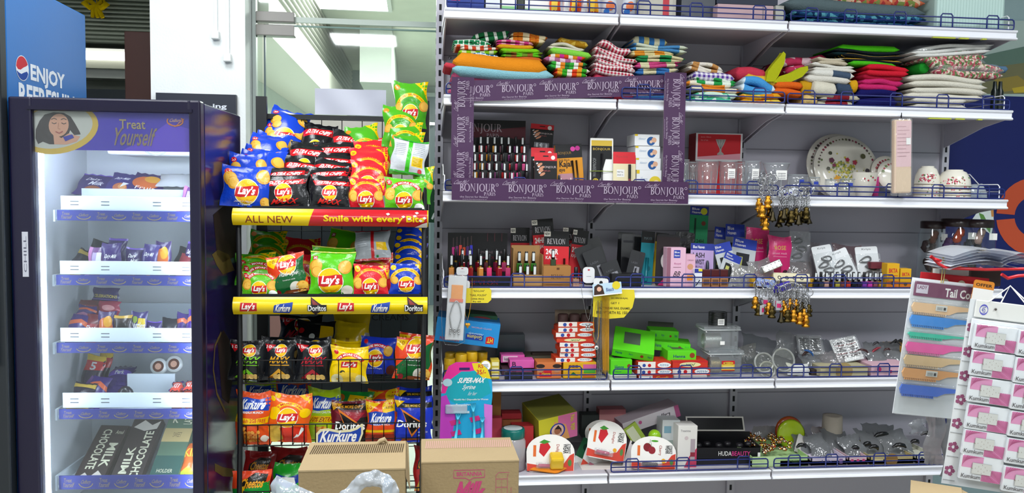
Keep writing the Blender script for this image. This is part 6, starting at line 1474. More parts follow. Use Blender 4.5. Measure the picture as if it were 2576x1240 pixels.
mb = MB();mb.box(0,w,.0,.1,0,.034,BK,.001);mb.box(0,w,.05,.1,.034,.05,BK);ar = Art(w/.03);ar.serif('REVLON',.32,.3,.5,.5,p_('#8a1a2a'));ar.front(mb,0,w,-.0002,0,.03);mb.build('base',e)
for r,(cols,xs) in enumerate(((['#c8823a','#8a2020','#8a1c20','#c8823a','#c8306a','#8a1424','#a82a5a'],(1140,1165,1188,1212,1235,1259,1282)),(['#17181c','#8a1420','#5a1a3a','#8a1424','#5a1020','#7a1a3a','#a82a5a'],(1150,1166,1186,1207,1228,1252,1272)))):
    for i,(px,c) in enumerate(zip(xs,cols)):
        Y = .06+.045*r;put_polish(P(px-4,690,Y).x,Y,zD+(.0345 if r == 0 else .0505),.085 if r == 0 else .085,.0185,c,'nail polish with gold collar, %s from left, %s row of the black counter stand' % (ORD[i],('front','back')[r]),'nail polish on the black counter stand',(.4 if i % 2 else -.2),gold=True,lab=(i+r) % 3 != 1)
def rk(a): a.rect(0,.72,1,.28,BK);a.serif('REVLON',.12,.76,.74,.1,p_('#c8c4c8'));a.rect(.0,.9,.26,.09,p_('#d8d4c8'));a.text('NEW',.03,.92,.2,.05,BK,1);a.text('24HR',.08,.57,.5,.1,WH,1.3);a.text('KAJAL',.08,.46,.46,.08,WH,.4)
def rkp(q,w,h): q.tube([(w*.32,-.004,h*.04),(w*.32,-.004,h*.5)],.004,mat('#3a1014','g'),8)
for x0,x1,y0,Y,ro,lab,y1 in ((1284,1332,573,.2,0,'red kajal card with white corner tag, behind the kraft box',700),(1334,1380,572,.22,2,'red kajal card behind the tilted one',700),(1410,1462,573,.2,3,'dark red kajal card behind, right of the front one',690),(1424,1464,578,.17,8,'dark kajal card at the right of the red kajal cards',700),(1348,1402,551,.15,-5,'tilted red kajal card standing highest',690),(1366,1430,582,.1,1,'bright red kajal card at the front',700)):
    card(x0,x1,y0,y1,Y,'#c8202a',lab,rk,None if y1 == 690 else 'D',5,ro,0,'make-up card','kajal_card','red kajal cards',[('pencil',rkp)],.03)
x,z,w,h = span(1290,1364,620,720,.06,'D');KR = mat('#a8804e','p');mb = MB();mb.box(-w/2,w/2,.0,.002,0,h*.3,KR);mb.box(-w/2,w/2,.078,.08,0,h,KR);[mb.box(s*w/2-.001,s*w/2+.001,.0,.08,0,h*(.95 if s < 0 else .8),KR) for s in (-1,1)];mb.box(-w/2,w/2,0,.08,0,.002,KR)
tag(mb.build('kraft_tray',loc=(x,.05,z)),'open kraft cardboard tray of nail polish bottles','tray')
for r in range(2):
    for i in range(3): put_polish(x-.027+.027*i,.068+.0 if r == 0 else .105,zD+(.004 if r == 0 else .052),.075,.021,('#b02a50','#2f6a1e')[r],'%s %s nail polish from left in the kraft tray' % (ORD[i],('pink','green')[r]),'nail polish in the kraft tray',0,lab=True)
carton(1366,1436,669,720,.04,.09,'#a0703a','brown cardboard box with dark lettering beside the kraft tray',lambda a: (a.serif('REVLON',.28,.4,.46,.2,p_('#3a2414')),a.rect(.1,.1,.6,.03,p_('#8a5a2a')),a.rect(.48,.82,.1,.1,p_('#5a3418'))),'D')
put_polish(P(1391,668,.06).x,.06,P(1391,669,.06).z,.062,.02,'#2a3a1e','dark green nail polish standing on the brown box','loose nail polish bottles');put_polish(P(1448,700,.05).x,.045,zD,.075,.024,'#c89a86','beige make-up bottle with gold collar beside the brown box','loose nail polish bottles',0,True,False)
BKC = '#1c1c20'
def bk1(a): a.rect(.1,.82,.5,.05,p_('#3a3a40'));a.poly([(.3,0),(.7,0),(.6,.5),(.4,.5)],p_('#2e2e34'))
def bk2(a): a.text('LASH',.2,.62,.4,.06,p_('#5a5a60'));a.poly([(.42,0),(.86,0),(.8,.55),(.46,.55)],p_('#8a8a90'));a.rect(.6,.05,.04,.48,p_('#3a3a40'))
def bk3(a): a.ell(.3,.42,.22,p_('#b0806a'),.07);a.line([(.12,.44),(.3,.46),(.5,.42)],.02,BK)
for x0,x1,y0,y1,Y,ro,ar,lab in ((1470,1540,600,716,.22,-16,bk1,'black card leaning left, at the back beside the kajal cards'),(1548,1592,585,710,.26,4,bk1,'grey card standing at the very back of the black cards'),(1560,1616,590,716,.2,2,bk1,'broad black card standing upright at the back'),(1456,1508,612,716,.17,-20,bk1,'black card leaning far left, second of the black cards'),(1476,1520,615,716,.13,-20,bk3,'black card with an eye picture leaning left'),(1498,1548,622,716,.1,-22,bk2,'black brush card with a silver window leaning left'),(1530,1575,655,716,.08,-20,bk2,'grey brush card leaning left at the front'),(1568,1606,630,716,.12,14,bk2,'black brush card leaning right, near the teal card')):
    card(x0,x1,y0,y1,Y,BKC,lab,ar,'D',8,ro,0,'make-up card','brush_card','black brush cards',rad=.08,fin='g',parts=[('brush',lambda q,w,h: q.tube([(w*.1,-.004,h*.05),(w*.06,-.004,h*.5)],.003,mat('#8a8a90','m'),6))])
carton(1538,1614,690,722,.05,.1,'#1a1a1d','low black tray in front of the brush cards',None,'D',name='tray',cat='tray')
card(1606,1640,582,716,.14,'#0f7a88','teal card with a black top between black cards',lambda a: (a.rect(0,.78,1,.22,BK),a.text('MAYB',.2,.84,.6,.05,p_('#5a6a70')),a.ell(.6,.3,.2,p_('#0a5a68'),.05)),'D',6,4,0,'make-up card','mascara_card',parts=[('mascara',lambda q,w,h: q.tube([(0,-.005,h*.06),(0,-.005,h*.5)],.006,mat('#0d6a78','g'),8))])
card(1638,1672,586,716,.19,'#d8b41e','yellow and black card behind the pictured face',lambda a: (a.rect(0,.82,1,.18,BK),a.rect(.5,.0,.5,.8,BK)),'D',6,6,0,'make-up card','mascara_card')
def face(a): a.ell(.55,.48,.34,p_('#b8b4b2'),.19);a.poly([(.1,.5),(.3,.72),(.9,.76),(1,.5),(1,.95),(0,.95),(0,.4)],p_('#1c0f12'));[a.ell(x,.5,.06,BK,.012) for x in (.44,.72)];a.line([(.5,.38),(.58,.36),(.66,.38)],.02,p_('#5a3a3c'));a.poly([(.1,.0),(1,.0),(1,.28),(.5,.2)],p_('#a81c5a'));a.line([(.58,.48),(.56,.42),(.6,.41)],.008,p_('#7a7674'))
card(1646,1706,590,720,.09,'#17171a','black card with a grey face and pink corner',face,'D',6,3,0,'make-up card','mascara_card')
card(1690,1740,584,716,.16,'#141417','dark plastic pack behind the pink boxes',bk1,'D',8,5,0,'make-up card','mascara_card',fin='f')
def bb(a): a.text('BB',.34,.26,.44,.14,BK,.3,.25);a.rect(.36,.74,.34,.2,p_('#2a3fa0'));a.text('Blue',.4,.86,.26,.05,WH,.5);a.text('Heaven',.4,.78,.26,.05,WH,.5);a.text('Royal',.4,.56,.34,.06,p_('#b04a80'));a.rect(0,0,.2,1,p_('#8a5a6a'));a.rect(.34,.5,.42,.01,p_('#8a5a6a'))
carton(1675,1724,623,720,.05,.05,'#dcb0c4','pink cream box with large black letters',bb,'D',cat='make-up box')
carton(1722,1748,640,720,.055,.05,'#d8a8bc','narrow pink box with a small face picture',lambda a: (a.ell(.5,.62,.3,p_('#c8906a'),.09),a.text('CREAM',.2,.8,.6,.04,p_('#7a3a5a')),a.rect(.2,.2,.6,.16,p_('#e08a2a'))),'D',cat='make-up box')
def lash(a): a.rect(0,.84,1,.16,p_('#26348c'));a.text('Blue Heaven',.1,.88,.5,.07,WH,.6);a.text('LASH',.1,.66,.5,.12,BK,.8);a.text('TWIST',.1,.5,.5,.12,BK,.8);a.text('CURLING',.1,.42,.42,.05,p_('#6a3a80'))
card(1734,1794,613,720,.1,'#b49ac8','lilac mascara card with a blue top',lash,'D',6,2,0,'make-up card','mascara_card',parts=[('mascara',lambda q,w,h: q.lathe([(.005,0),(.0075,h*.2),(.006,h*.42),(.003,h*.48)],mat('#1c2430','g'),10,Matrix.Translation((w*.22,-.006,h*.12))))],rad=.05)
card(1730,1778,519,640,.26,'#1f8a58','tall green card with a blue top standing highest at the back',lambda a: (a.rect(0,.82,1,.18,p_('#26348c')),a.text('Blue',.1,.92,.4,.05,WH,.5),a.text('Heaven',.1,.85,.5,.05,WH,.5),a.ell(.75,.9,.18,p_('#c8c82a')),a.rect(.25,.25,.1,.5,p_('#0f3a28')),a.text('24H',.4,.24,.4,.08,p_('#0f3a28'),1),a.ell(.75,.65,.12,p_('#7a3a2a'))),None,5,3,0,'make-up card','mascara_card',rad=.05)
carton(1746,1766,676,720,.035,.03,'#dfe0e4','small white carton with blue and yellow top before the lilac card',lambda a: (a.rect(0,.78,1,.22,p_('#26348c')),a.rect(.5,.86,.5,.14,p_('#d8c82a')),a.line([(.2,.1),(.7,.4)],.05,BK)),'D')
for i in range(3):
    x0 = 1767+22.5*i;x,z,w,h = span(x0,x0+21,678,720,.035,'D');e = empty('foundation_bottle',(x,.05,z),0,'%s small foundation bottle with a maroon cap from the left' % ORD[i],'make-up bottle','foundation bottles with maroon caps')
    MB().box(-w/2,w/2,-.012,.012,0,h*.58,mat('#b07a4e','k'),.002).build('bottle',e);MB().box(-w/2+.001,w/2-.001,-.011,.011,h*.58,h,mat('#4a1418','g'),.002).build('cap',e);q = MB();q.box(-w*.36,w*.36,-.0126,-.012,h*.16,h*.44,p_('#6a4a30'));q.build('label',e)
def bl(a): a.rect(0,.78,1,.22,p_('#2a3fa8'));a.text('Blue',.1,.9,.34,.06,WH,.5);a.text('Heaven',.1,.82,.45,.06,WH,.5);a.rect(.2,.08,.55,.6,p_('#26282c'));a.rect(.28,.3,.2,.3,p_('#c8c86a'))
for x0,x1,y0,Y,ro,lab in ((1788,1826,572,.24,6,'blue topped card behind the lilac card, left of two'),(1824,1874,565,.22,2,'blue topped card behind the pink sachets, right of two'),(1796,1842,634,.09,22,'dark and white card with a yellow corner lying slanted'),(1828,1892,600,.14,10,'white card with a blue top leaning by the pink sachets'),(1820,1866,610,.1,-14,'grey card with a black hook leaning left')):
    card(x0,x1,y0,720,Y,'#c8ccd0' if Y < .15 else '#8a8f98',lab,bl,'D',10,ro,0,'make-up card','mascara_card','blue topped make-up cards',rad=.06)
PK = f_('#c8246a')
def sach(a): a.text('ROSE',.24,.68,.5,.1,p_('#c8a04a'),.6);a.text('sheet mask',.2,.58,.6,.05,p_('#e0a0b8'));a.rect(.2,.52,.6,.012,p_('#e08aa8'));a.rect(.0,.0,1,.08,f_('#e05a90'));a.ell(.74,.16,.13,p_('#3a0f20'));a.rect(.24,.12,.3,.22,f_('#8a1440'))
for x0,x1,y0,Y,lab in ((1872,1932,572,.18,'pink foil mask sachet at the back, left of two'),(1930,1990,590,.13,'shiny pink foil mask sachet at the front, right of two')):
    x,z,w,h = span(x0,x1,y0,700,Y);a_ = Art(w/h);sach(a_);tag(pouch(w,h,.016,PK,a_,seed=x0,NU=8,NV=10,waist=.01).build('mask_sachet',loc=(x,Y,zD+.02),rot=(-.12,.03,0)),lab,'sachet','pink mask sachets')
CLIPM = mat('#1c1d22','g',r=.3)
def snap_clip(mb,cx,cz,l,ang,y=-.004):
    pts = []
    for k in range(14):
        a = 2*PI*k/14;u = math.cos(a);v = math.sin(a)*.26*(1.15+.6*u)*.7;x,z = u*l/2,v*l
        pts.append((cx+x*math.cos(ang)-z*math.sin(ang),y,cz+x*math.sin(ang)+z*math.cos(ang)))
    mb.tube(pts,.0034,CLIPM,5,closed=True)
def clip_card(x0,x1,y0,y1,Y,lab,ro,n,col='#e2e4e6',L='D',lean=14,txt='Kriya'):
    o = card(x0,x1,y0,y1,Y,col,lab,(lambda a: a.text(txt,.3,.9,.4,.06,p_('#4a4a50'))) if txt else None,None if y1 < 690 else L,lean,ro,0,'hair clip card','clip_card','cards of black hair clips',rad=.08)
    x,z,w,h = span(x0,x1,y0,y1,Y)
    for k in range(n):
        q = MB();snap_clip(q,(-.12 if k % 2 else .1)*w,h*(.12+.72*k/max(1,n-1)),w*.5,.25 if k % 2 else -.15);q.build('hair_clip',o)
    q = MB();q.box(-w*.55,w*.55,-.01,.004,-.004,h*1.04,FILM,.004);q.build('plastic_sleeve',o);return o
clip_card(1984,2036,570,700,.15,'tall dark strip of black hair clips left of the white clip cards',3,6,'#77747c','D',10,'');clip_card(2064,2116,618,700,.1,'white card of black hair clips, first from left of three',-10,5);clip_card(2116,2172,626,700,.09,'white card of black hair clips, tilted, middle of three',-22,4);clip_card(2162,2222,622,700,.11,'white card of black hair clips, right of three',-3,4)
for x0,x1,y0,y1,Y,ro,lab,c in ((2036,2070,604,700,.16,4,'clear plastic pack behind the white clip cards','#b8a8b0'),(1900,1960,650,700,.08,-12,'clear pack of small pins lying beside the mask sachets','#c8c4c4'),(1836,1900,664,712,.06,6,'white printed packet lying before the sachets','#d8d4cc'),(1950,2050,655,706,.12,3,'clear plastic packet with pinkish bits behind the cream tray','#b89a98'),(2100,2180,612,680,.19,4,'pink tinted plastic packet at the back of the clip cards','#c8a0a8')):
    x,z,w,h = span(x0,x1,y0,y1,Y,'D');o = tag(pouch(w,h,.02,mat(c,'x',d=.16),None,seed=x0,NU=8,NV=8).build('plastic_packet',loc=(x,Y,z),rot=(-.35,math.radians(ro),0)),lab,'packet')
x,z,w,h = span(1920,1972,640,678,.05);mb = MB();mb.box(-w/2,w/2,-.004,.004,0,h*.5,mat('#c8c8c4','m',r=.3),.003)
for k in range(10): mb.sphere((-w*.42+w*.84*(k % 5)/4,-.006,h*(.12+.26*(k//5))),.0035,mat('#f0f0ee','k'),6)
tag(mb.build('hair_clip',loc=(x,.05,z),rot=(-.3,-.4,0)),'silver beaded hair clip lying before the pink sachets','hair clip')
carton(1946,2044,684,708,.045,.06,'#d8cfae','cream plastic strip of rings lying before the clip packs',lambda a: [a.ring(.15+.2*k,.4,.05,.02,BK) for k in range(4)],None,30,2,0,'tray','ring_strip',b=.004)
for x0,x1,lab in ((1890,1945,'yellow strip of card behind the rail below the silver clip'),(2040,2052,'small yellow card left of the row of nail polish')): carton(x0,x1,702,720,.04,.05,'#c8981e',lab,None,'D',b=.001)
NPC = ['#17181c','#3a3a3a','#c89a8a','#3a1a1a','#b8a83a','#8a4a3a','#c83a2a','#17181c','#2a1a2a','#7a3aa0','#c83aa0','#8a4a5a','#c8902a']
for i in range(13): put_polish(P(2049+13.6*i,718,.04).x,.035,zD,.062,.0175,NPC[i],'small nail polish, %s from left in the row before the clip cards' % ORD[i],'row of nail polish before the clip cards',0,lab=i % 4 != 1)
YB_ = '#d8a41a'
def bik(a): a.text('BKTA',.15,.62,.7,.18,RD,1.2);a.rect(0,.0,1,.3,p_('#d8781e'));a.ell(.5,.2,.16,p_('#6a4a1a'));a.rect(.12,.5,.76,.02,RD)
carton(2229,2262,663,720,.03,.04,YB_,'yellow box with red letters, taller of two at the right end',bik,'D',cat='box');carton(2263,2292,676,720,.03,.04,YB_,'yellow box with red letters, shorter of two at the right end',bik,'D',cat='box');carton(2190,2226,660,676,.1,.05,'#6a2a34','small maroon box lying behind the row of nail polish',None)
# jars of scrunchies
JL = mat('#26181a','g')
def scrunchie(x,Y,z,r,col,lab,rx=1.2,rz=0):
    rnd = random.Random(int(x*1e4));mb = MB();n = 22;pts = [];rs = []
    for k in range(n): a = 2*PI*k/n;pts.append((r*.62*math.cos(a),r*.62*math.sin(a),rnd.uniform(-.1,.1)*r));rs.append(r*rnd.uniform(.26,.46))
    mb.tube(pts,rs,mat(col,'c'),7,closed=True);o = mb.build('scrunchie',loc=(x,Y,z),rot=(rx,0,rz));return tag(o,lab,'scrunchie','scrunchies in the clear jars')
for i,(cx,wd,Y,y0) in enumerate(((2340,66,.24,556),(2400,84,.19,550),(2452,84,.16,552))):
    x,z,w,h = span(cx-wd/2,cx+wd/2,y0,708,Y,'D');r = w/2;e = empty('scrunchie_jar',(x,Y,z),0,'clear jar with a dark lid, %s of the scrunchie jars' % ('leftmost','middle','rightmost')[i],'jar','clear jars of scrunchies')
    mb = MB();mb.lathe([(.001,0),(r*.95,0),(r,.01),(r,h*.78),(r*.82,h*.88),(r*.82,h*.9)],mat('#fafcfc','gl'),24,cap=False);mb.build('body',e);mb = MB();mb.lathe([(r*.86,h*.88),(r*.88,h*.885),(r*.88,h*.99),(r*.8,h),(.001,h)],JL,24,cap=False);mb.build('lid',e)
    q = MB();q.box(r*.1,r*.6,-r*.93,-r*.92,h*.7,h*.8,WH);q.build('price_sticker',e)
    cs = ((('#7a4a34','brown'),('#2a1a18','black'),('#4a1c1c','maroon'),('#3a2a2a','dark brown'),('#6a3a2a','russet')),(('#c8541e','orange'),('#8a8a2a','olive'),('#5a9aa0','teal'),('#5a3a6a','purple'),('#c84a20','deep orange')),(('#d87a9a','pink'),('#17181c','black'),('#8a8078','grey'),('#20222a','dark blue'),('#b89a90','beige')))[i]
    for k,(c,nm) in enumerate(cs): scrunchie(x+r*.32*(-1 if k % 2 else 1)*(0 if k == 4 else 1),Y-r*.2+.01*(k % 2),z+h*(.14+.15*k),r*.55,c,'%s scrunchie inside the %s clear jar' % (nm,('leftmost','middle','rightmost')[i]),1.25,k)
# ---------------------------------------------------------------- fifth shelf
zE = ZL['E'];zF = ZL['F']
def blue(a): a.rect(.76,.18,.14,.34,RD) if False else None;a.poly([(.8,.12),(.93,.14),(.93,.4),(.86,.46),(.8,.4)],RD);a.text('HT',.82,.18,.09,.2,p_('#e0c83a'),1.2,0,2);a.rect(.48,.22,.28,.24,p_('#1a3a9a'));a.text('Goduma',.5,.26,.24,.16,p_('#d8c84a'),.6,0,2);a.text('Naturally',.5,.44,.26,.1,p_('#c8d8e8'),0,.1,2);a.text('FOUNTAIN',.08,.06,.3,.14,p_('#b02a3a'),.6);a.text('WORLD CLASS',.55,.72,.32,.06,p_('#d8a0a8'))
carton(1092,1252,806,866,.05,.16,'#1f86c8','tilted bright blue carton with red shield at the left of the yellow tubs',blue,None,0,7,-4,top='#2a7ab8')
carton(1172,1250,792,812,.14,.12,'#2a5a3a','dark green and red pack lying on the blue carton',lambda a: a.ell(.5,.5,.3,p_('#8a2a2a'),.3),None,0,6)
for i,(cx,y0,y1,Y) in enumerate(((1131,900,960,.05),(1160,886,960,.1),(1133,886,958,.14),(1159,890,960,.05),(1186,884,958,.08),(1211,884,956,.13))):
    x,z,w,h = span(cx-14,cx+14,y0,y1,Y,'E');e = empty('yellow_tub',(x,Y,z),0,'round yellow tub, %s of six beside the razor card' % ('lowest at the front left','second at the back left','leftmost at the back','front middle','third from right','rightmost')[i],'tub','round yellow tubs')
    r = w/2;MB().lathe([(r*.92,0),(r,.003),(r,h*.72)],mat('#d8a01a','g'),20).build('body',e);MB().lathe([(r*1.04,h*.72),(r*1.05,h*.96),(r*.95,h),(r*.8,h*.985),(.001,h*.985)],mat('#d8a818','g'),20).build('lid',e)
x,z,w,h = span(1204,1234,902,930,.04);mb = MB();mb.lathe([(.001,0),(w/2,.002),(w/2,.02),(.001,.021)],mat('#c8b030','g'),20);mb.lathe([(.001,.0212),(w*.4,.0212)],WH,20,cap=False);a_ = Art(1);[a_.rect(.2,.3+.15*k,.6,.05,BK) for k in range(3)];a_.lay(mb,(-w*.35,-w*.35,.0215),(w*.7,0,0),(0,w*.7,0),(0,0,1));tag(mb.build('tub_lid',loc=(x,.05,z+.008),rot=(1.1,0,.2)),'yellow tub lid with a white label leaning before the tubs','lid')
carton(1235,1256,906,958,.05,.05,'#c8b03a','narrow yellow and white carton right of the tubs',lambda a: [a.rect(.1,.1+.3*k,.8,.2,p_('#e8e0b0')) for k in range(3)],'E')
PKB = '#d85aa8'
def pkb(a): a.rect(.08,.12,.62,.76,p_('#e8c8d8'));a.text('kese',.14,.3,.22,.4,p_('#3a2a4a'),.6)
carton(1260,1320,893,912,.16,.06,PKB,'pink and white carton behind, higher of two',pkb,None);carton(1282,1344,906,926,.1,.06,PKB,'bright pink carton in front, lower of two',lambda a: a.text('B',.1,.2,.16,.6,p_('#3a1a3a'),.6),None);carton(1262,1345,926,960,.12,.1,'#4a3038','dark purplish carton under the two pink ones',None,'E');carton(1270,1340,936,962,.03,.03,'#2a2a30','black flat pack at the front below the pink cartons',None,'E',fin='f')
carton(1250,1320,842,900,.26,.06,'#24343a','dark bottle pack in shade at the back beside the blue carton',None,'E',fin='g');carton(1338,1394,888,902,.22,.04,'#3a2a22','dark brown stick lying at the back beside the carton stack',None,None,b=.004);carton(1322,1400,896,920,.2,.1,'#5a5444','dull olive pack behind the box with two faces',None,'E')
def faces(a): a.rect(.1,.1,.5,.5,RD);[(a.ell(u,.62,.16,p_('#b07a5a')),a.ell(u,.78,.18,p_('#2a1a14'),.13)) for u in (.14,.82)];a.text('Henna',.2,.2,.36,.2,p_('#e8c83a'),.6)
carton(1350,1412,912,960,.05,.08,'#c8703a','orange brown box printed with two faces',faces,'E')
def yb(a): a.rect(.62,.3,.36,.3,p_('#4aa02a'));a.rect(.6,.62,.4,.26,p_('#c85a90'));[a.rect(.16+.1*k,.68,.08,.16,p_('#6a2a1a')) for k in range(3)];a.poly([(.2,.2),(.3,.4),(.45,.16)],p_('#1a6a2a'));a.rect(.6,.05,.36,.22,p_('#c8641a'))
carton(1416,1500,912,960,.05,.09,'#d8a418','yellow box with green and pink panels under the stack of flat cartons',yb,'E')
def poo(a): a.rect(0,.0,.52,1,p_('#e8e0d8'));a.ell(.18,.5,.05,p_('#2a4a9a'));a.ell(.34,.5,.05,RD);a.rect(0,0,1,.14,p_('#c83a24'));a.ell(.78,.54,.2,WH,.36);a.text('POODA',.62,.38,.32,.32,p_('#2a7aa8'),.6,.15,2)
def jgk(a): a.rect(0,0,1,.16,RD);a.rect(0,.84,1,.16,RD);a.ell(.5,.5,.3,p_('#e0d8a0'),.34);a.text('JGK',.34,.3,.32,.4,p_('#2a5a2a'),.8,.15,2)
STK = ((1397,1492,892,911,poo,'first'),(1408,1500,873,892,poo,'second'),(1409,1500,858,875,poo,'third'),(1408,1498,841,858,poo,'fourth'),(1403,1500,851,862,jgk,'x'),(1400,1494,833,851,jgk,'fifth'),(1398,1492,817,834,poo,'sixth'),(1404,1498,802,818,poo,'seventh'))
zt_ = P(1450,912,.06).z;hh = (P(1450,824,.06).z-zt_)/7
k = 0
for x0,x1,y0,y1,fn,nm in STK:
    if nm == 'x': continue
    x,z,w,h = span(x0,x1,y0,y1,.06);mb = MB();mb.box(-w/2,w/2,0,.09,0,hh-.0006,p_('#c8401e'),.001);a_ = Art(w/hh);fn(a_);a_.front(mb,-w/2,w/2,-.0001,0,hh-.0006)
    tag(mb.build('flat_carton',loc=(x,.06,zt_+.0005+hh*k),rot=(0,0,random.Random(k).uniform(-.06,.06))),'flat orange and white carton, %s from the bottom of the tall stack' % nm,'box','flat cartons in the tall stack');k += 1
ztop_ = zt_+.001+hh*7
x,z,w,h = span(1404,1496,780,826,.06);e = empty('brown_pot_box',(x,.062,ztop_),0,'open box of three brown pots on top of the tall carton stack','box')
mb = MB();mb.box(-w/2,w/2,0,.003,0,.02,p_('#c8401e'));mb.box(-w/2,w/2,.08,.083,0,.055,p_('#7a6a5a'));mb.box(-w/2,w/2,0,.083,0,.003,p_('#c8401e'));a_ = Art(w/.02);poo(a_);a_.front(mb,-w/2,w/2,-.0001,0,.02);mb.build('tray',e)
for i in range(3): q = MB();q.lathe([(w*.13,0),(w*.15,.004),(w*.15,.038),(w*.12,.042),(.001,.042)],p_('#4a3230'),16);q.build('pot',e,loc=(-w*.32+w*.32*i,.04,.0035))
GNB = '#5ad01a'
def hen(a): a.text('Henna',.2,.4,.42,.26,p_('#123a6a'),.8);a.text('Natural',.2,.2,.3,.1,p_('#123a6a'));a.ell(.86,.6,.09,p_('#8a3a1a'))
def hen2(a): a.text('Henna',.08,.4,.16,.4,p_('#123a6a'),.6);a.text('Ayu',.4,.4,.1,.3,p_('#123a6a'));a.ell(.72,.5,.04,p_('#8a3a1a'));a.text('Herb',.86,.4,.1,.3,p_('#123a6a'))
def gbx(x0,x1,y0,y1,Y,d,lab,fn,roll=0,yaw=0,lean=0,L=None,win=False):
    o = carton(x0,x1,y0,y1,Y,d,GNB,lab,fn,L,lean,roll,yaw,'box','green_box','bright green boxes')
    if win:
        x,z,w,h = span(x0,x1,y0,y1,Y,L);q = MB();q.add([(-w*.25,d*.3,h+.0006),(w*.15,d*.3,h+.0006),(w*.15,d*.8,h+.0006),(-w*.25,d*.8,h+.0006)],[(0,1,2,3)],p_('#4a5a48'));q.build('window',o)
    return o
gbx(1535,1590,905,944,.05,.1,'bright green box at the front left of the green boxes',hen,L=None,win=True);gbx(1678,1752,882,912,.07,.1,'bright green box at the front right of the green boxes',hen,0,0,0,None,True)
gbx(1640,1735,862,884,.14,.12,'bright green box lying behind the front right one',hen2,3,-14);gbx(1634,1706,832,858,.2,.1,'bright green box at the back with its grey flap open',hen2,2,-8)
x,z,w,h = span(1632,1698,812,838,.28);mb = MB();mb.box(-w/2,w/2,0,.002,0,h,p_('#4a4a44'));tag(mb.build('box_flap_card',loc=(x,.302,z),rot=(-.1,.06,0)),'grey card standing behind the open green box','card')
o = gbx(1538,1642,880,902,.07,.15,'large bright green box tilted up on the green pile',hen2,7,-14,-26,None,True)
gbx(1560,1640,898,912,.16,.1,'bright green box under the large tilted one',hen2,4,-6)
for x0,x1,y0,y1,Y,fn,lab in ((1604,1690,910,928,.04,poo,'flat orange and white carton at the front under the green boxes, upper of three'),(1690,1782,908,926,.045,jgk,'red flat carton with a yellow oval under the green boxes'),(1602,1692,928,944,.038,poo,'flat orange and white carton at the front, middle of three'),(1690,1788,926,944,.05,poo,'flat red carton below the one with the yellow oval'),(1606,1694,944,958,.035,lambda a: (a.rect(0,0,.4,1,WH),a.text('8',.3,.2,.06,.6,p_('#2a3a7a')),a.text('Gurli',.5,.2,.36,.6,p_('#d8b83a'),.8)),'flat red and white carton lowest of three at the front'),(1694,1780,944,958,.04,None,'white flat carton lowest under the red ones')):
    carton(x0,x1,y0,y1,Y,.1,'#c8321e' if fn else '#d8d4cc',lab,fn,None,cat='box',name='flat_carton')
carton(1532,1602,944,960,.04,.1,'#d0d0cc','white flat carton under the front left green box',None,None,name='flat_carton')
carton(1640,1720,858,866,.22,.08,'#2a8a1a','folded green carton lying at the back',None)
# clear boxes of bangles
CLP = mat('#f2f6f6','x',d=.14,n=20)
def clear_box(x0,x1,y0,y1,Y,lab,L=None):
    x,z,w,h = span(x0,x1,y0,y1,Y,L);d = .1;e = empty('bangle_box',(x,Y,z),0,lab,'clear box','clear lidded boxes of bangles')
    MB().box(-w*.46,w*.46,.004,d-.004,0,h*.86,CLP,.008).build('body',e);mb = MB();mb.box(-w/2,w/2,0,d,h*.84,h,CLP,.004);mb.tube([(-w/2,0,h*.86),(w/2,0,h*.86),(w/2,d,h*.86),(-w/2,d,h*.86)],.0018,mat('#c8cccc','g'),5,closed=True);mb.build('lid',e)
    return x,z,w,h,d
def bangles(x,Y,z,r,n,axis,col,lab,sp=.0032,grp='metal bangles'):
    mb = MB()
    for k in range(n):
        pts = []
        for i in range(22):
            a = 2*PI*i/22;c = (r*math.cos(a),r*math.sin(a))
            pts.append((k*sp,c[0],c[1]) if axis == 'x' else (c[0],c[1],k*sp))
        mb.tube(pts,.0015,mat(col,'m',r=.3),5,closed=True)
    return tag(mb.build('bangle_roll',loc=(x,Y,z)),lab,'bangles',grp)
x,z,w,h,d = clear_box(1780,1872,882,957,.05,'lower clear lidded box with a yellow and red label','E');bangles(x-w*.36,.05+d/2,z+.036,.03,12,'x','#b09a6a','roll of golden bangles in the lower clear box')
q = MB();q.box(-.026,.026,-.001,0,0,.04,p_('#d8b83a'),.0004);a_ = Art(1.3);a_.rect(0,.66,1,.34,RD);a_.ell(.5,.78,.4,p_('#d8b83a'),.12);a_.text('MATCO',.24,.7,.52,.15,p_('#a02a1a'),.8);a_.rect(0,.0,1,.12,p_('#b03a24'));a_.rect(.1,.2,.8,.3,p_('#e0cf7a'));a_.front(q,-.026,.026,-.0011,0,.04);tag(q.build('label_card',loc=(x+.006,.048,z+.022)),'yellow and red label card on the lower clear box','label')
z2 = z+h+.001;x,z,w,h,d = clear_box(1768,1864,822,884,.055,'upper clear lidded box of silver bangles');bangles(x-w*.38,.055+d/2,z+.034,.028,20,'x','#c8c8c4','roll of silver bangles in the upper clear box')
q = MB();q.box(-.009,.009,-.0008,0,0,.014,WH);tag(q.build('price_tag',loc=(x,.053,z+.026)),'white price tag on the upper clear box','tag')
x,z,w,h = span(1787,1832,784,824,.09);bangles(x,.11,z,w/2,11,'z','#4a4a48','upright stack of dark bangles on top of the clear boxes',h/11);q = MB();q.box(-.013,.013,-.0008,0,0,.024,WH);a_ = Art(1);[a_.rect(.1,.15+.22*k,.8,.08,p_('#55555a')) for k in range(4)];a_.front(q,-.012,.012,-.0009,.002,.022);tag(q.build('price_tag',loc=(x,.11-w/2-.0025,z+.012)),'white price tag on the stack of dark bangles','tag')
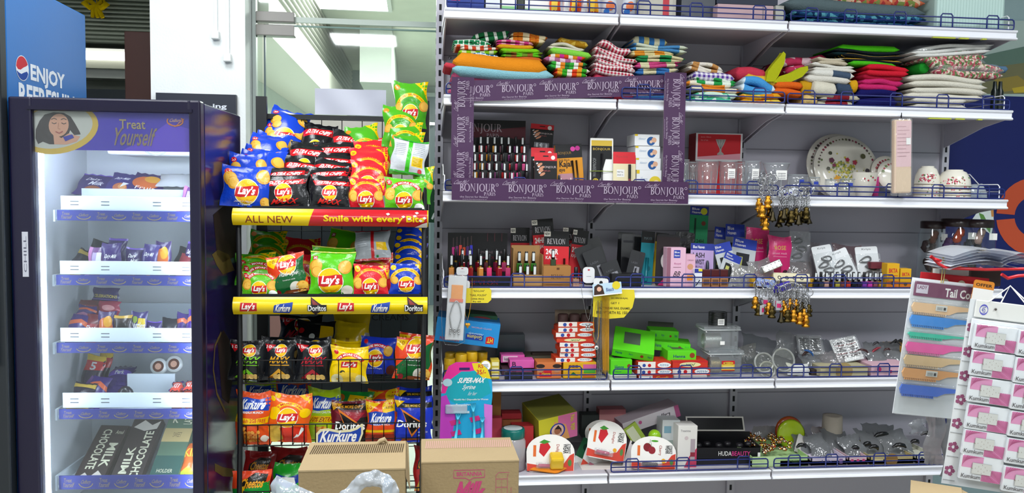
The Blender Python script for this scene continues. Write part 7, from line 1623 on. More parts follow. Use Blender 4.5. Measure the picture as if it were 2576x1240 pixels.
# bags, hair clips and bangles on the right of the fifth shelf
def film_bag(x0,x1,y0,y1,Y,lab,col='#e8ecee',L=None,ro=0,le=20,d=.3,grp=None,T=.02):
    x,z,w,h = span(x0,x1,y0,y1,Y,L);o = pouch(w,h/max(.4,math.cos(math.radians(le))),T,mat(col,'x',d=d*.35),None,seed=int(x0),NU=10,NV=10,crumple=1.6).build('plastic_packet',loc=(x,Y,z),rot=(math.radians(-le),math.radians(ro),0));return tag(o,lab,'packet',grp)
for cx,cy,r,lab in ((1922,912,24,'large clear glass like bangle, left of two'),(1971,905,28,'large clear shiny bangle, right of two'),(1930,930,20,'small clear bangle low before the two large ones')):
    m = mpp(cx,cy,.06);mb = MB();rr = r*m;mb.tube([(rr*math.cos(a),0,rr*math.sin(a)) for a in [2*PI*k/28 for k in range(28)]],.004,mat('#d8d8c4','gl',d=.3),8,closed=True);mb.lathe([(.001,0),(rr,0)],mat('#f4f4ea','gl',d=.06),24,Matrix.Rotation(PI/2,4,'X'),cap=False);o = mb.build('bangle',loc=P(cx,cy,.06),rot=(-.3,0,0));tag(o,lab,'bangle','clear bangles')
film_bag(1866,2012,862,950,.11,'large clear plastic bag around the clear bangles','#d0d4d4',None,12,40,.2);film_bag(1940,2006,838,900,.16,'crumpled clear bag standing behind the clear bangles','#d0d0d0',None,20,20,.3);film_bag(1864,1920,872,940,.14,'clear packet of small silver beads beside the clear boxes','#c8c4b8',None,-8,20,.4)
x,z,w,h = span(1985,2046,922,958,.03,'E');tag(pouch(w,h*1.2,.03,p_('#d8d8d4'),None,seed=3,NU=8,NV=8).build('white_packet',loc=(x,.05,z),rot=(-.5,.1,0)),'small white packet behind the rail before the clear bangles','packet')
def claw_card(x0,x1,y0,y1,Y,lab,ro,n,col,cc):
    x,z,w,h = span(x0,x1,y0,y1,Y);h /= math.cos(.6);e = empty('clip_card',(x,Y,z),0,lab,'hair clip card',rot=(-.6,math.radians(ro),0))
    MB().box(-w/2,w/2,0,.0015,0,h,p_(col)).build('card',e)
    for k in range(n):
        for s in (-1,1):
            q = MB();zz = h*(.2+.7*k/n);q.tube([(s*w*.42,-.004,zz+.004),(s*w*.22,-.009,zz),(s*w*.04,-.005,zz+.002)],[.0022,.0034,.0024],mat(cc[k % len(cc)],'g'),6);q.build('hair_clip',e)
    MB().box(-w*.53,w*.53,-.012,.004,-.003,h*1.02,FILM,.004).build('plastic_sleeve',e)
claw_card(2010,2074,850,892,.13,'clear pack of black hair clips with a white label, upright at the back',3,6,'#8a8a8c',['#141416']);claw_card(2108,2176,856,908,.1,'clear pack of brown and red hair clips on white card',-10,6,'#d0d0d0',['#3a2220','#6a1c1c','#241c24'])
for i,(x0,x1,y0,y1,Y,ro,col,lab) in enumerate(((2016,2080,888,930,.09,6,'#b8bcc4','clear packet with dark and blue clips below the black clip pack'),(2070,2140,890,930,.08,-6,'#b8a8a8','clear packet with blue and red clips, middle of the clip heap'),(2066,2110,862,900,.16,10,'#c8ccd0','clear packet at the back between the two clip packs'),(2180,2240,872,920,.1,8,'#909498','clear packet of grey clips right of the brown clip pack'),(2230,2290,870,922,.12,-4,'#8a8e92','clear packet of dark clips at the right end of the fifth shelf'))):
    film_bag(x0,x1,y0,y1,Y,lab,col,None,ro,45,.45)
rnd = random.Random(8)
for i in range(14):
    cx = 2020+rnd.uniform(0,260);cy = rnd.uniform(875,922) if cx < 2180 else rnd.uniform(852,905);Y = .09+.1*rnd.random();mb = MB();l = rnd.uniform(.014,.024);c = rnd.choice(['#141416','#141416','#1c1c20','#3a1c1c','#2a5a98','#8a2030','#5a1a30'])
    mb.tube([(-l,0,-.004),(-l*.4,-.004,.003),(l*.4,-.004,.003),(l,0,-.003)],[.002,.005,.005,.002],mat(c,'g'),6);tag(mb.build('hair_clip',loc=P(cx,cy,Y),rot=(0,rnd.uniform(-.7,.7),0)),'%s small loose hair clip of the heap on the fifth shelf' % {'#141416': 'black','#1c1c20': 'black','#3a1c1c': 'dark red','#2a5a98': 'blue','#8a2030': 'crimson','#5a1a30': 'maroon'}[c],'hair clip',{'#141416': 'loose black hair clips','#1c1c20': 'loose black hair clips','#3a1c1c': 'loose dark red hair clips','#2a5a98': 'loose blue hair clips','#8a2030': 'loose crimson hair clips','#5a1a30': 'loose maroon hair clips'}[c])
mb = MB();pp = P(2262,862,.14)
for s in (-1,0,1): mb.tube([(s*.02-.02,0,s*.004),(s*.02,-.008,.012),(s*.02+.03,0,-.012)],[.002,.006,.002],mat('#121214','g'),6)
tag(mb.build('hair_claw',loc=pp),'large black hair claw on top of the heap at the right end','hair clip')
carton(2060,2186,922,952,.03,.16,'#b8b08e','beige marbled tray box before the clip heap',lambda a: (a.rect(0,.84,1,.16,p_('#8a7a2a')),a.ell(.5,.5,.18,p_('#a08a5a'))),'E',cat='tray box');carton(2188,2292,918,952,.03,.16,'#d8b0bc','pink printed tray box at the right end of the fifth shelf',lambda a: (a.ell(.2,.6,.06,p_('#c83a70')),a.ell(.5,.4,.04,p_('#c83a70')),a.text('girl',.7,.3,.2,.4,p_('#5a4a8a'))),'E',cat='tray box')
carton(2236,2292,866,906,.2,.06,'#b8862a','orange and green pack behind the grey clip packets',lambda a: a.rect(0,0,1,.4,p_('#4a6a2a')),None)
carton(2040,2064,930,954,.06,.1,'#3a3028','dark small pack between the white packet and the beige tray box',None,'E')
# ---------------------------------------------------------------- sixth shelf
def rcard(x0,x1,y0,y1,Y,lab,lean,roll,fruit='s',yaw=0):
    x,z,w,h = span(x0,x1,y0,y1,Y);h /= max(.5,math.cos(math.radians(lean)))
    e = empty('lip_balm_card',(x,Y,z),0,lab,'lip balm card','rounded lip balm cards',rot=(math.radians(-lean),math.radians(roll),math.radians(yaw)))
    pl = [(w/2*math.cos(a)*.98,h*.5+h*.5*math.sin(a)) for a in [PI*(-.12+1.0*k/16) for k in range(17)]];pl = [(-w*.48,h*.04),(-w*.4,0)]+[(w*.4,0),(w*.49,h*.06)]+[(w/2*math.cos(a),h*.52+h*.48*math.sin(a)) for a in [PI*k/14 for k in range(15)]]
    mb = MB();mb.prism(pl,0,.002,p_('#e8e4de'));a = Art(w/h);R_ = p_('#c8402e')
    a.poly([(.02,.02),(.98,.02),(.99,.52),(.9,.46),(.78,.24),(.5,.14),(.02,.22)],R_);a.ell(.9,.26,.04,p_('#4a7a3a'),.09)
    if fruit == 's': a.poly([(.28,.74),(.44,.78),(.5,.66),(.36,.4),(.26,.52)],RD);a.poly([(.26,.78),(.36,.74),(.5,.8),(.36,.86)],p_('#3a8a2a'))
    else: a.ell(.36,.66,.09,p_('#7a1420'));a.ell(.46,.58,.08,p_('#8a1828'));a.line([(.38,.74),(.42,.9),(.46,.66)],.012,p_('#3a6a2a'));a.ell(.52,.86,.08,p_('#4a9a2a'),.03)
    a.rect(.14,.4,.06,.3,p_('#d8682a'));a.text('Delight' if fruit == 's' else 'Cherry',.6,.44,.08,.3,p_('#b05a50'),.3,0,3);a.text('WEAR',.76,.5,.1,.26,p_('#3a3a3a'),1,0,3);a.text('STREET',.86,.5,.05,.26,p_('#3a3a3a'),.6,0,3);a.ell(.72,.28,.05,p_('#e0a01e'))
    a.front(mb,-w/2,w/2,0,0,h);mb.build('card',e)
    q = MB();q.lathe([(.0065,0),(.0065,w*.3),(.005,w*.33)],mat('#b02a58' if fruit == 's' else '#3a2228','g'),12,Matrix.Translation((-w*.25,-.008,h*.17)) @ Matrix.Rotation(PI/2,4,'Y'));q.build('lip_balm',e)
    MB().box(-w*.3,w*.18,-.016,-.0005,h*.09,h*.26,FILM,.004).build('blister',e)
def b909(a): a.rect(.0,.0,.5,1,p_('#c8c02a'));a.rect(.5,0,.5,1,p_('#d06a9a'));a.poly([(.35,0),(.8,0),(.7,.6),(.4,.8)],p_('#d89a5a'));a.ell(.48,.42,.2,p_('#2a3a9a'),.3);a.ell(.48,.42,.16,p_('#e0b8a0'),.25);a.ell(.48,.42,.09,p_('#a86a4a'),.15);a.poly([(.4,.5),(.5,.64),(.58,.46),(.58,.3),(.54,.46)],p_('#2a1a14'));a.text('No. 909',.82,.3,.12,.62,p_('#c8c02a'),.8,0,3);a.rect(.24,.1,.14,.1,p_('#a02a5a'))
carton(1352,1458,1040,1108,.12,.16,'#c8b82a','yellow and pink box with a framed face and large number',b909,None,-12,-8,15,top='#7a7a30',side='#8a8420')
rcard(1322,1446,1100,1188,.05,'rounded strawberry lip balm card at the front left of the sixth shelf',16,3);rcard(1470,1572,1066,1156,.08,'rounded strawberry lip balm card leaning behind the rail',18,12);rcard(1462,1560,1080,1196,.14,'rounded strawberry card mostly hidden under the leaning one',25,24);rcard(1474,1556,1060,1120,.2,'upright grey shaded lip balm card behind the leaning strawberry card',14,-4);rcard(1584,1702,1104,1182,.04,'rounded cherry lip balm card behind the rail',16,5,'c');rcard(1452,1530,1110,1190,.11,'strawberry card edge low beside the green pack',30,30)
carton(1462,1590,1182,1196,.06,.12,'#d8cfc8','flat stack of cards lying under the lip balm cards',lambda a: [a.rect(0,.2+.3*k,1,.06,p_('#b85a50')) for k in range(2)],'F')
x,z,w,h = span(1335,1432,1178,1208,.0);mb = MB();mb.prism([(-w/2,h*.55),(w*.14,0),(w*.24,h*.05),(w/2,h*.6),(w*.3,h),(-w*.3,h)],0,.003,p_('#d8801e'));mb.build
e = empty('balm_cube_card',(x,.02,zF+.003),0,'orange card with a yellow cube lip balm lying at the shelf front','lip balm card',rot=(-1.25,0,0));mb.build('card',e);q = MB();q.box(w*.04,w*.4,-w*.36,0,h*.3,h*.3+w*.36,mat('#e0b82a','k'),.009);q.build('lip_balm',e)
def laj(a): a.text('Lajja',.6,.22,.24,.5,p_('#2a2a30'),.3,.1,2);a.ell(.3,.6,.03,p_('#c85a90'));a.poly([(0,0),(.2,0),(.1,.5),(0,.6)],p_('#c86a98'));a.rect(.92,0,.08,1,p_('#b85a88'));[a.ell(.05+.05*k,.3+.2*(k % 2),.025,p_('#c85a90')) for k in range(4)]
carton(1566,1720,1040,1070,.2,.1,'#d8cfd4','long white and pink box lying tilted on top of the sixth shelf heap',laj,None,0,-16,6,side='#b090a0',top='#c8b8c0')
def wt(a): a.poly([(.3,0),(1,0),(1,.5),(.6,.3)],p_('#b83a5a'));a.text('Tresemme',.14,.86,.5,.05,p_('#5a5a60'));a.ell(.44,.72,.1,p_('#c8b8b8'));a.rect(.66,.2,.24,.5,p_('#a89aa0'));a.rect(.66,.3,.24,.1,p_('#8a2a3a'))
carton(1702,1752,1072,1182,.06,.08,'#dcd8d2','tall white box with a crimson curve beside the black make-up box',wt,None,2,1,0);carton(1662,1708,1058,1182,.12,.08,'#ccd0d0','tall pale box with a bar code behind the crimson curved one',lambda a: (a.rect(.1,.74,.4,.14,p_('#7aa0b0')),a.rect(.2,.1,.5,.5,p_('#9aa8a0'))),None,2,1,0)
x,z,w,h = span(1632,1664,1087,1112,.1);mb = MB();mb.sphere((0,0,w*.45),w*.5,mat('#8ab81e','g',r=.15),18);tag(mb.build('lip_balm_ball',loc=(x,.11,z)),'shiny lime green ball beside the tall white boxes','lip balm');carton(1592,1628,1062,1110,.12,.01,'#8aa03a','slanting green and white card beside the lime ball',lambda a: a.rect(.1,.1,.6,.8,p_('#b8bca0')),None,0,-35,0,b=.0005)
x,z,w,h = span(1432,1478,1108,1182,.14);card(1432,1478,1108,1182,.14,'#1c5a38','dark green card with a white lower part between lip balm cards',lambda a: (a.rect(0,0,1,.36,WH),a.ell(.4,.74,.2,p_('#0f3020'))),None,20,30,0,'lip balm card');card(1548,1604,1072,1130,.18,'#6a5a62','dark card with a hang hole behind the cherry card',None,None,14,14,0,'make-up card');card(1562,1610,1110,1184,.09,'#d0c8c8','white and black card slanting beside the cherry card',lambda a: (a.text('BUTTER',.2,.6,.6,.08,p_('#a83a4a'),.8),a.rect(.1,.8,.8,.16,BK)),None,16,22,0,'make-up card')
carton(1462,1506,1044,1100,.28,.06,'#2f3432','dark grey box at the back behind the lip balm cards',None,None);carton(1506,1574,1030,1090,.28,.06,'#b06a70','dull pink box at the back of the sixth shelf',lambda a: a.rect(0,.5,1,.3,p_('#c88a8a')),None)
for x0,x1,y0,y1,Y,c,lab in ((1232,1262,1052,1104,.12,'#b83a4a','red and white box beside the razor card, partly hidden'),(1262,1312,1046,1102,.18,'#9a5a30','brown box under a red lid behind the teal jar'),(1262,1312,1040,1054,.17,'#9a1c24','red box lying on the brown one behind the teal jar'),(1288,1342,1072,1128,.12,'#c83438','bright red box right of the teal jar')):
    carton(x0,x1,y0,y1,Y,.06,c,lab,None,None)
carton(1238,1260,980,1056,.16,.05,'#8a5a24','tall orange brown box in shade behind the razor card',None)
x,z,w,h = span(1258,1324,1082,1196,.06,'F');e = empty('teal_lidded_jar',(x,.09,z),0,'clear pinkish jar with a teal lid between carton and lip balm card','jar');r = w/2;MB().lathe([(.001,0),(r,.004),(r,h*.68),(r*.84,h*.78)],mat('#d8a8b4','x',d=.4),22,cap=False).build('body',e);q = MB();q.lathe([(r*.88,h*.78),(r*.92,h*.8),(r*.92,h*.96),(r*.86,h),(.001,h)],mat('#0f6a62','g'),24,cap=False);q.lathe([(.001,h+.0006),(r*.72,h+.0005)],p_('#c8d0d0'),20,cap=False);q.build('lid',e)
x,z,w,h = span(1750,1918,1090,1182,.05);e = empty('make_up_box',(x,.07,z+.036),math.radians(-4),'open black make-up box with white and pink letters on its front','make-up box');K2 = mat('#16161a','p',r=.35)
mb = MB();hb = h*.5;d = .13;mb.box(-w/2,w/2,0,.003,0,hb*.62,K2);mb.box(-w/2,-w/2+.003,0,d,0,hb*.7,K2);mb.box(w/2-.003,w/2,0,d,0,hb*.7,K2);mb.box(-w/2,w/2,0,d,0,.003,K2);mb.box(-w/2,w/2,d-.003,d,0,hb,K2);a_ = Art(w/(hb*.62));a_.text('HUDA',.36,.3,.2,.4,WH,.2);a_.text('BEAUTY',.565,.3,.28,.4,p_('#d83a88'),.2);a_.rect(.96,.1,.04,.5,WH);a_.front(mb,-w/2,w/2,-.0002,0,hb*.62);mb.build('tray',e);MB().box(-w*.49,w*.42,.004,d,-.034,-.0005,mat('#1a1a22','p')).build('base',e)
q = MB();T = Matrix.Translation((0,d,hb)) @ Matrix.Rotation(math.radians(-30),4,'X');q.box(-w/2,w*.42,-.003,0,0,.06,p_('#5a2438'),T=T);q.box(-w/2,w*.42,-.004,-.003,.0,.06,p_('#d0ccc4'),T=T);q.box(-w/2+.006,w*.42-.006,-.0046,-.004,.006,.054,K2,T=T);q.build('lid',e)
for k in range(6): q = MB();q.lathe([(.014,0),(.014,.008),(.01,.012),(.001,.012)],mat('#1c1a1e','g'),14);q.build('pot',e,loc=(-w*.4+w*.16*k,.05+.02*(k % 2),hb*.5))
# jewellery trays at the right of the sixth shelf
def tray(x0,x1,y0,Y,d,col,lab,art=None):
    x,z,w,h = span(x0,x1,y0,1184,Y,'F');mb = MB();c = p_(col);mb.box(-w/2,w/2,0,.003,0,h,c);mb.box(-w/2,w/2,d-.003,d,0,h*1.1,c);mb.box(-w/2,-w/2+.003,0,d,0,h,c);mb.box(w/2-.003,w/2,0,d,0,h,c);mb.box(-w/2,w/2,0,d,.001,h*.55,c)
    if art: a = Art(w/h);art(a);a.front(mb,-w/2,w/2,-.0002,0,h)
    tag(mb.build('display_tray',loc=(x,Y,z)),lab,'tray');return x,z,w,h
zt = zF+.028
tray(1888,2036,1148,.04,.2,'#a8c88a','pale green tray box of golden jewellery',lambda a: (a.rect(.0,.0,.5,1,p_('#b8d49a')),a.text('Magic',.66,.3,.2,.3,p_('#3a5a2a'))));tray(2038,2130,1150,.04,.2,'#d0c4d4','lilac printed tray box right of the green one',lambda a: (a.text('Lilly',.3,.3,.3,.4,p_('#4a4a8a')),a.rect(.8,.2,.1,.6,p_('#8a6a9a'))));tray(2132,2182,1148,.04,.2,'#d8b8c0','pink spotted tray box in the middle of the clip trays',lambda a: [a.ell(.2+.3*k,.5,.08,p_('#b83a6a')) for k in range(3)]);tray(2184,2300,1146,.04,.2,'#b8a878','tan tray box of black clip packets',lambda a: (a.ell(.5,.5,.14,p_('#8a6a3a')),a.rect(.1,.3,.2,.4,p_('#c8b88a'))));tray(2302,2352,1144,.04,.2,'#c8c8b8','spotted pale tray box at the right end of the sixth shelf',lambda a: [a.ell(.1+.2*k,.3+.3*(k % 2),.06,p_(('#8a2a3a','#3a3a4a')[k % 2])) for k in range(5)])
rnd = random.Random(5);GD = ['#b8923a','#c8a04a','#a87a3a','#c8a878']
for i in range(54):
    cx = rnd.uniform(1895,2000);Y = .07+.16*rnd.random();x = P(cx,1140,.1).x;mb = MB();r = rnd.uniform(.008,.013);mb.lathe([(.001,0),(r*.9,.001),(r,.004),(r*.5,.008),(.001,.009)],mat(GD[i % 4],'m',r=.25),12,cap=False)
    for k in range(5): mb.sphere((r*.7*math.cos(k*1.26),r*.7*math.sin(k*1.26),.006),.0025,mat(('#d8d8e0','#c83a2a','#c8b0a0')[k % 3],'k'),6)
    tag(mb.build('brooch',loc=(x,Y,zt+.008+.14*(Y-.05)+.012*rnd.random()),rot=(.5+rnd.uniform(-.5,.5),rnd.uniform(-.5,.5),0)),'golden stone set brooch in the heap of the pale green tray','jewellery','golden brooches in the pale green tray')
card(1990,2050,1108,1150,.12,'#c8c4be','white card slanting at the right side of the golden brooches',None,None,40,40,0,'card','card_divider')
for cx,cy,r,Y,c,lab in ((1990,1092,37,.2,'#a8c01a','round lime green plastic mirror standing in the tray'),(1985,1084,37,.23,'#a84a1e','round orange mirror behind the lime green one')):
    m = mpp(cx,cy,Y);mb = MB();T = Matrix.Rotation(PI/2,4,'X');mb.lathe([(.001,.004),(r*m*.85,.006),(r*m,.0),(r*m*.9,-.004),(.001,-.006)],mat(c,'k'),30,T,cap=False)
    mb.v = [(x,y,z) for x,y,z in mb.v];mb.box(-.006,.006,-.008,-.003,-r*m*.8,-r*m*.55,p_('#a8b08a'));tag(mb.build('mirror',loc=P(cx,cy,Y),rot=(-.15,0,0)),lab,'mirror')
x,z,w,h = span(2072,2124,1046,1108,.22);mb = MB();mb.lathe([(w*.5,0),(w*.5,.002),(w*.46,h),(w*.3,h),(.001,h*.98)],mat('#a89f92','r'),20);tag(mb.build('thread_cone',loc=(x,.24,zt+.01)),'beige thread cone standing behind the clip trays','thread')
for i,(x0,x1,y0,y1,Y,ro,lab) in enumerate(((2000,2050,1104,1150,.12,10,'clear packet with a dark clip beside the lime mirror'),(2046,2100,1108,1152,.09,-8,'clear packet with small silver pins over the lilac tray'),(2080,2150,1100,1152,.12,6,'clear packet of grey clips over the pink spotted tray'),(2128,2190,1110,1152,.08,-6,'clear packet of silver clips at the front of the trays'),(2170,2240,1100,1150,.1,8,'clear packet of black clips over the tan tray'),(2228,2310,1100,1148,.09,-5,'clear packet with a large black clip at the right end'),(2180,2270,1080,1120,.18,3,'clear packet with a long black clip at the back of the trays'))):
    film_bag(x0,x1,y0,y1,Y,lab,'#9a9ea0',None,ro,50,.4)
for i,(cx,cy,Y,l) in enumerate(((2015,1122,.11,.02),(2150,1128,.11,.016),(2198,1126,.1,.02),(2262,1122,.09,.03),(2216,1094,.17,.036),(2180,1118,.13,.018),(2300,1112,.14,.02),(2328,1092,.16,.02))):
    mb = MB();mb.tube([(-l,0,-.006),(-l*.5,-.006,.006),(0,-.008,.008),(l*.5,-.006,.005),(l,0,-.006)],[.003,.008,.009,.008,.003],mat('#121214','g'),7);tag(mb.build('hair_claw',loc=P(cx,cy,Y),rot=(0,.2*math.sin(i),0)),'black hair claw in a clear packet, %s along the sixth shelf trays' % ORD[i],'hair clip','black hair claws on the sixth shelf')
for i,(cx,lab) in enumerate(((2080,'pinkish packet of beads at the back beside the thread cone'),(1930,'brown packet of golden beads at the back of the green tray'))): film_bag(cx-34,cx+34,1080,1128,.24,lab,('#a86a60','#8a5a3a')[i],None,4,30,.75)
# ---------------------------------------------------------------- things hanging from the shelf fronts
HY = -.012
GOLD_ = mat('#d29a2c','g',r=.2);SILV_ = mat('#b8b8ba','m',r=.25)
def hang_tag(x0,x1,y0,y1,Y,col,lab,lines,ro=0,cut=False):
    x,z,w,h = span(x0,x1,y0,y1,Y);mb = MB();pl = [(-w/2,h),(w/2-.006,h),(w/2,h-.008),(w/2,.012),(w/2-.012,.0),(-w/2,0)] if not cut else [(-w/2,h),(w/2-.004,h),(w/2,h*.75),(w/2-.008,h*.4),(w*.25,h*.05),(-w*.1,0),(-w/2,h*.06)]
    n = len(pl);mb.prism(pl[::-1],0,.0012,p_(col));a = Art(w/h)
    for t,u,v,tw,th in lines: a.text(t,u,v,tw,th,p_('#3a3418'),.8)
    a.front(mb,-w/2,w/2,0,0,h);o = mb.build('offer_tag',loc=(x,Y,z),rot=(-.05,math.radians(ro),0));return tag(o,lab,'tag')
hang_tag(1170,1236,725,762,-.006,'#d8c42a','small yellow offer tag on the shelf front below the polish stand',[('"REVLON"',.3,.74,.44,.13),('"NAIL POLISH"',.18,.46,.64,.13),('OFFER PRICE',.22,.22,.5,.1),('Rs 60',.3,.05,.3,.09)])
hang_tag(1490,1597,728,802,-.008,'#d8c42a','large yellow offer tag with rounded corner behind the gold chains',[('BUY 1',.42,.82,.2,.06),('24 HRS KAJAL',.42,.66,.42,.07),('GET 1',.42,.5,.2,.07),('STAY WEAR NAIL ENAMEL',.12,.32,.78,.08),('FREE WORTH RS. 150/-',.08,.16,.78,.1)],1,True)
p0 = P(1528,735,-.02);q = card(1492,1566,712,742,-.022,'#b8d0e0','small bright sachet with a woman picture over the yellow tag',lambda a: (a.ell(.22,.5,.12,p_('#c89a80')),a.poly([(.02,0),(.4,0),(.34,.8),(.2,1),(.06,.8)],p_('#3a241c')),a.ell(.22,.56,.08,p_('#d8a890')),a.text('Bleach',.46,.3,.26,.3,p_('#2a4a8a'),.6),a.ell(.82,.74,.14,p_('#d8c42a')),a.rect(0,0,1,.1,WH)),None,2,-6,0,'sachet','bleach_sachet',rad=.05)
card(1492,1530,700,722,-.016,'#d8d8d8','white hang card with a round hole above the bright sachet',lambda a: a.ell(.5,.5,.12,BK),None,2,4,0,'card','hang_card',rad=.3)
for x0,x1,y0,y1,lab in ((1466,1496,672,712,'upright white rounded jewellery card on the rail beside the black cards'),(1148,1178,672,692,'white rounded jewellery card above the silver bracelet pack'),(1160,1182,706,726,'small white jewellery card beside the bracelet pack')):
    card(x0,x1,y0,y1,.004,'#d4d4d6',lab,lambda a: (a.ell(.5,.82,.1,p_('#b02a3a'),.05),a.rect(.3,.4,.4,.03,p_('#8a8a90'))),None,4,0,0,'jewellery card','jewellery_card',rad=.3)
x,z,w,h = span(1118,1166,690,855,-.03);e = empty('bracelet_pack',(x,-.03,z),0,'long clear pack with a silver bracelet and orange clip card','jewellery pack',rot=(0,math.radians(3),0))
MB().box(-w*.48,w*.48,.0,.002,0,h*.98,p_('#d0d0d2'),.0008).build('backing_card',e);q = MB();q.box(-w*.3,w*.3,-.003,-.0005,h*.6,h*.84,mat('#e08a1e','g'),.006);q.box(-w*.36,w*.34,-.0035,-.0005,h*.58,h*.63,mat('#d8541e','g'));q.ring if False else None;q.build('orange_clip',e);MB().box(-w*.5,w*.5,-.01,.005,-.002,h,FILM,.006).build('plastic_sleeve',e)
q = MB();q.tube([(w*.3*math.cos(a)*(1-.25*abs(math.sin(a))),-.004,h*.36+h*.24*math.sin(a)) for a in [2*PI*k/24 for k in range(24)]],.0022,SILV_,5,closed=True)
for k in range(9): q.sphere((-w*.22+w*.44*(k % 3)/2,-.006,h*(.1+.035*(k//3))),.0042,SILV_,7)
q.build('bracelet',e)
def necklace(pts,r,m,lab,pend=None,Y=HY):
    c = P(*pts[0],Y);q = [P(a,b,Y)-c for a,b in pts];
    for i in range(len(q)): q[i].y -= .004*math.sin(PI*i/(len(q)-1))
    mb = MB();mb.tube(q,r,m,5);e = mb.build('necklace',loc=c);tag(e,lab,'necklace')
    if pend:
        pc = P(*pend[0],Y)-c;s = MB()
        if pend[1] == 'heart': s.sphere((-.004,-.004,.003),.006,m,10);s.sphere((.004,-.004,.003),.006,m,10);s.lathe([(.0085,.002),(.001,-.011)],m,10,Matrix.Translation((0,-.004,0)))
        elif pend[1] == 'flower': s.sphere((0,-.004,0),.008,mat('#d8d8d0','g'),10,(1,.5,1));s.sphere((0,-.009,0),.0035,mat('#1a4a5a','g'),8)
        else: [s.sphere((.005*math.cos(k*1.05),-.004,.01*math.sin(k*2.1)),.005,m,7) for k in range(6)]
        s.build('pendant',e,loc=pc)
    return e
necklace([(1188,700),(1187,745),(1181,785),(1176,806),(1170,790),(1166,760),(1166,720)],.0009,GOLD_,'thin gold necklace with a heart pendant below the small yellow tag',((1176,818),'heart'));necklace([(1460,695),(1464,740),(1474,790),(1480,808),(1484,790),(1492,740),(1496,700)],.0009,SILV_,'thin silver necklace with a clustered pendant before the carton stack',((1478,822),'drop'))
necklace([(1112,748),(1111,800),(1113,850),(1120,866),(1150,868),(1168,860),(1171,800),(1170,735)],.0007,SILV_,'long thin silver chain hanging around the bracelet pack')
for i in range(5): necklace([(1515+3.4*i,746),(1515+3.6*i,850),(1516+3.4*i,936+(i % 3)*3),(1518+3.2*i,930),(1518+3.4*i,746)],.0013,GOLD_,'long gold chain, %s from left of the five hanging over the yellow tag' % ORD[i],None,HY-.003*i)
for i in range(2): necklace([(1503+8*i,756),(1503+7*i,860),(1502+6*i,955),(1506+6*i,950),(1506+8*i,756)],.0012,SILV_,'long silver chain, %s of two beside the gold chains' % ('left','right')[i],None,HY-.002*i)
necklace([(1500,760),(1492,810),(1493,846),(1499,862),(1505,846),(1507,810),(1508,760)],.001,GOLD_,'gold necklace with a flower pendant before the tall carton stack',((1500,874),'flower'))
# key rings
def keyring(x,Y,z,k,kind,lab,grp,L=.05):
    e = empty('key_ring',(x,Y,z),random.Random(k).uniform(-.8,.8),lab,'key ring',grp)
    q = MB();q.tube([(.011*math.cos(a),0,.011*math.sin(a)) for a in [2*PI*i/16 for i in range(16)]],.0012,SILV_,5,closed=True);q.build('split_ring',e)
    q = MB();n = 7
    for i in range(n): T = Matrix.Translation((0,0,-.013-L*i/n)) @ Matrix.Rotation(PI/2*(i % 2),4,'Z');q.tube([(.0028*math.cos(a),0,.0042*math.sin(a)) for a in [2*PI*j/8 for j in range(8)]],.0009,SILV_,4,closed=True,T=T)
    q.build('chain',e);q = MB();zb = -.016-L
    if kind == 'g' or kind == 'b':
        m = mat('#b8802a' if kind == 'g' else '#4a3e22','m',r=.4)
        q.lathe([(.001,0),(.008,-.004),(.0065,-.010),(.009,-.014),(.0105,-.022),(.007,-.028),(.011,-.031),(.0115,-.036),(.001,-.037)][::-1],m,12,Matrix.Translation((0,0,zb)));[q.sphere((s*.008,-.003,zb-.019),.0038,m,7,(1,1,1.5)) for s in (-1,1)];q.sphere((0,-.004,zb-.008),.003,m,6)
    elif kind == 'p': q.box(-.009,.009,-.003,.003,zb-.028,zb,mat('#e8e4e8','x',d=.4),.002);q.box(-.006,.006,-.0035,-.003,zb-.02,zb-.008,p_('#c82a6a'))
    else:
        m = mat('#3a3426','m',r=.4);q.lathe([(.001,0),(.004,-.003),(.006,-.016),(.011,-.026),(.0115,-.029),(.001,-.029)][::-1],m,12,Matrix.Translation((0,0,zb)));q.sphere((0,0,zb-.03),.003,m,6)
    q.build('charm',e);e.scale = (1.3,)*3
KG = 'key rings hanging on the third shelf front';KG2 = 'key rings hanging on the fourth shelf front'
for i in range(22):
    left = i < 9;px = (1912+4.4*i) if left else (1962+6.2*(i-9));py = 452+(7*math.sin(i*2.3)) if left else 485+6*math.sin(i*1.7);Y = -.018-.012*(i % 3)
    L = (.035+.055*(i % 5)/4) if left else .02+.03*((i*3) % 4)/3;kd = ('g' if i < 7 else 'w') if left else ('b','w','b','w')[i % 4];p = P(px,py,Y)
    keyring(p.x,Y,p.z,i,kd,'%s charm key ring in the %s cluster on the third shelf front' % ({'g': 'golden figure','b': 'bronze figure','w': 'dark metal'}[kd],('left','right')[0 if left else 1]),'%s %s' % (KG,'left' if left else 'right'),L)
for i in range(22):
    left = i < 8;px = (1902+8.5*i) if left else (1968+5.2*(i-8));py = 715+(5*math.sin(i*2.3)) if left else 728-8*math.sin((i-8)/3);Y = -.018-.012*(i % 3);kd = ('g','b','p','p')[i % 4] if left else ('g','b','g','w','g')[i % 5];p = P(px,py,Y)
    keyring(p.x,Y,p.z,i,kd,'%s charm key ring in the %s half of the fourth shelf front cluster' % ({'g': 'golden figure','b': 'bronze figure','w': 'dark metal','p': 'pink and clear'}[kd],('left','right')[0 if left else 1]),'%s %s' % (KG2,'left' if left else 'right'),.018+.016*(i % 3))
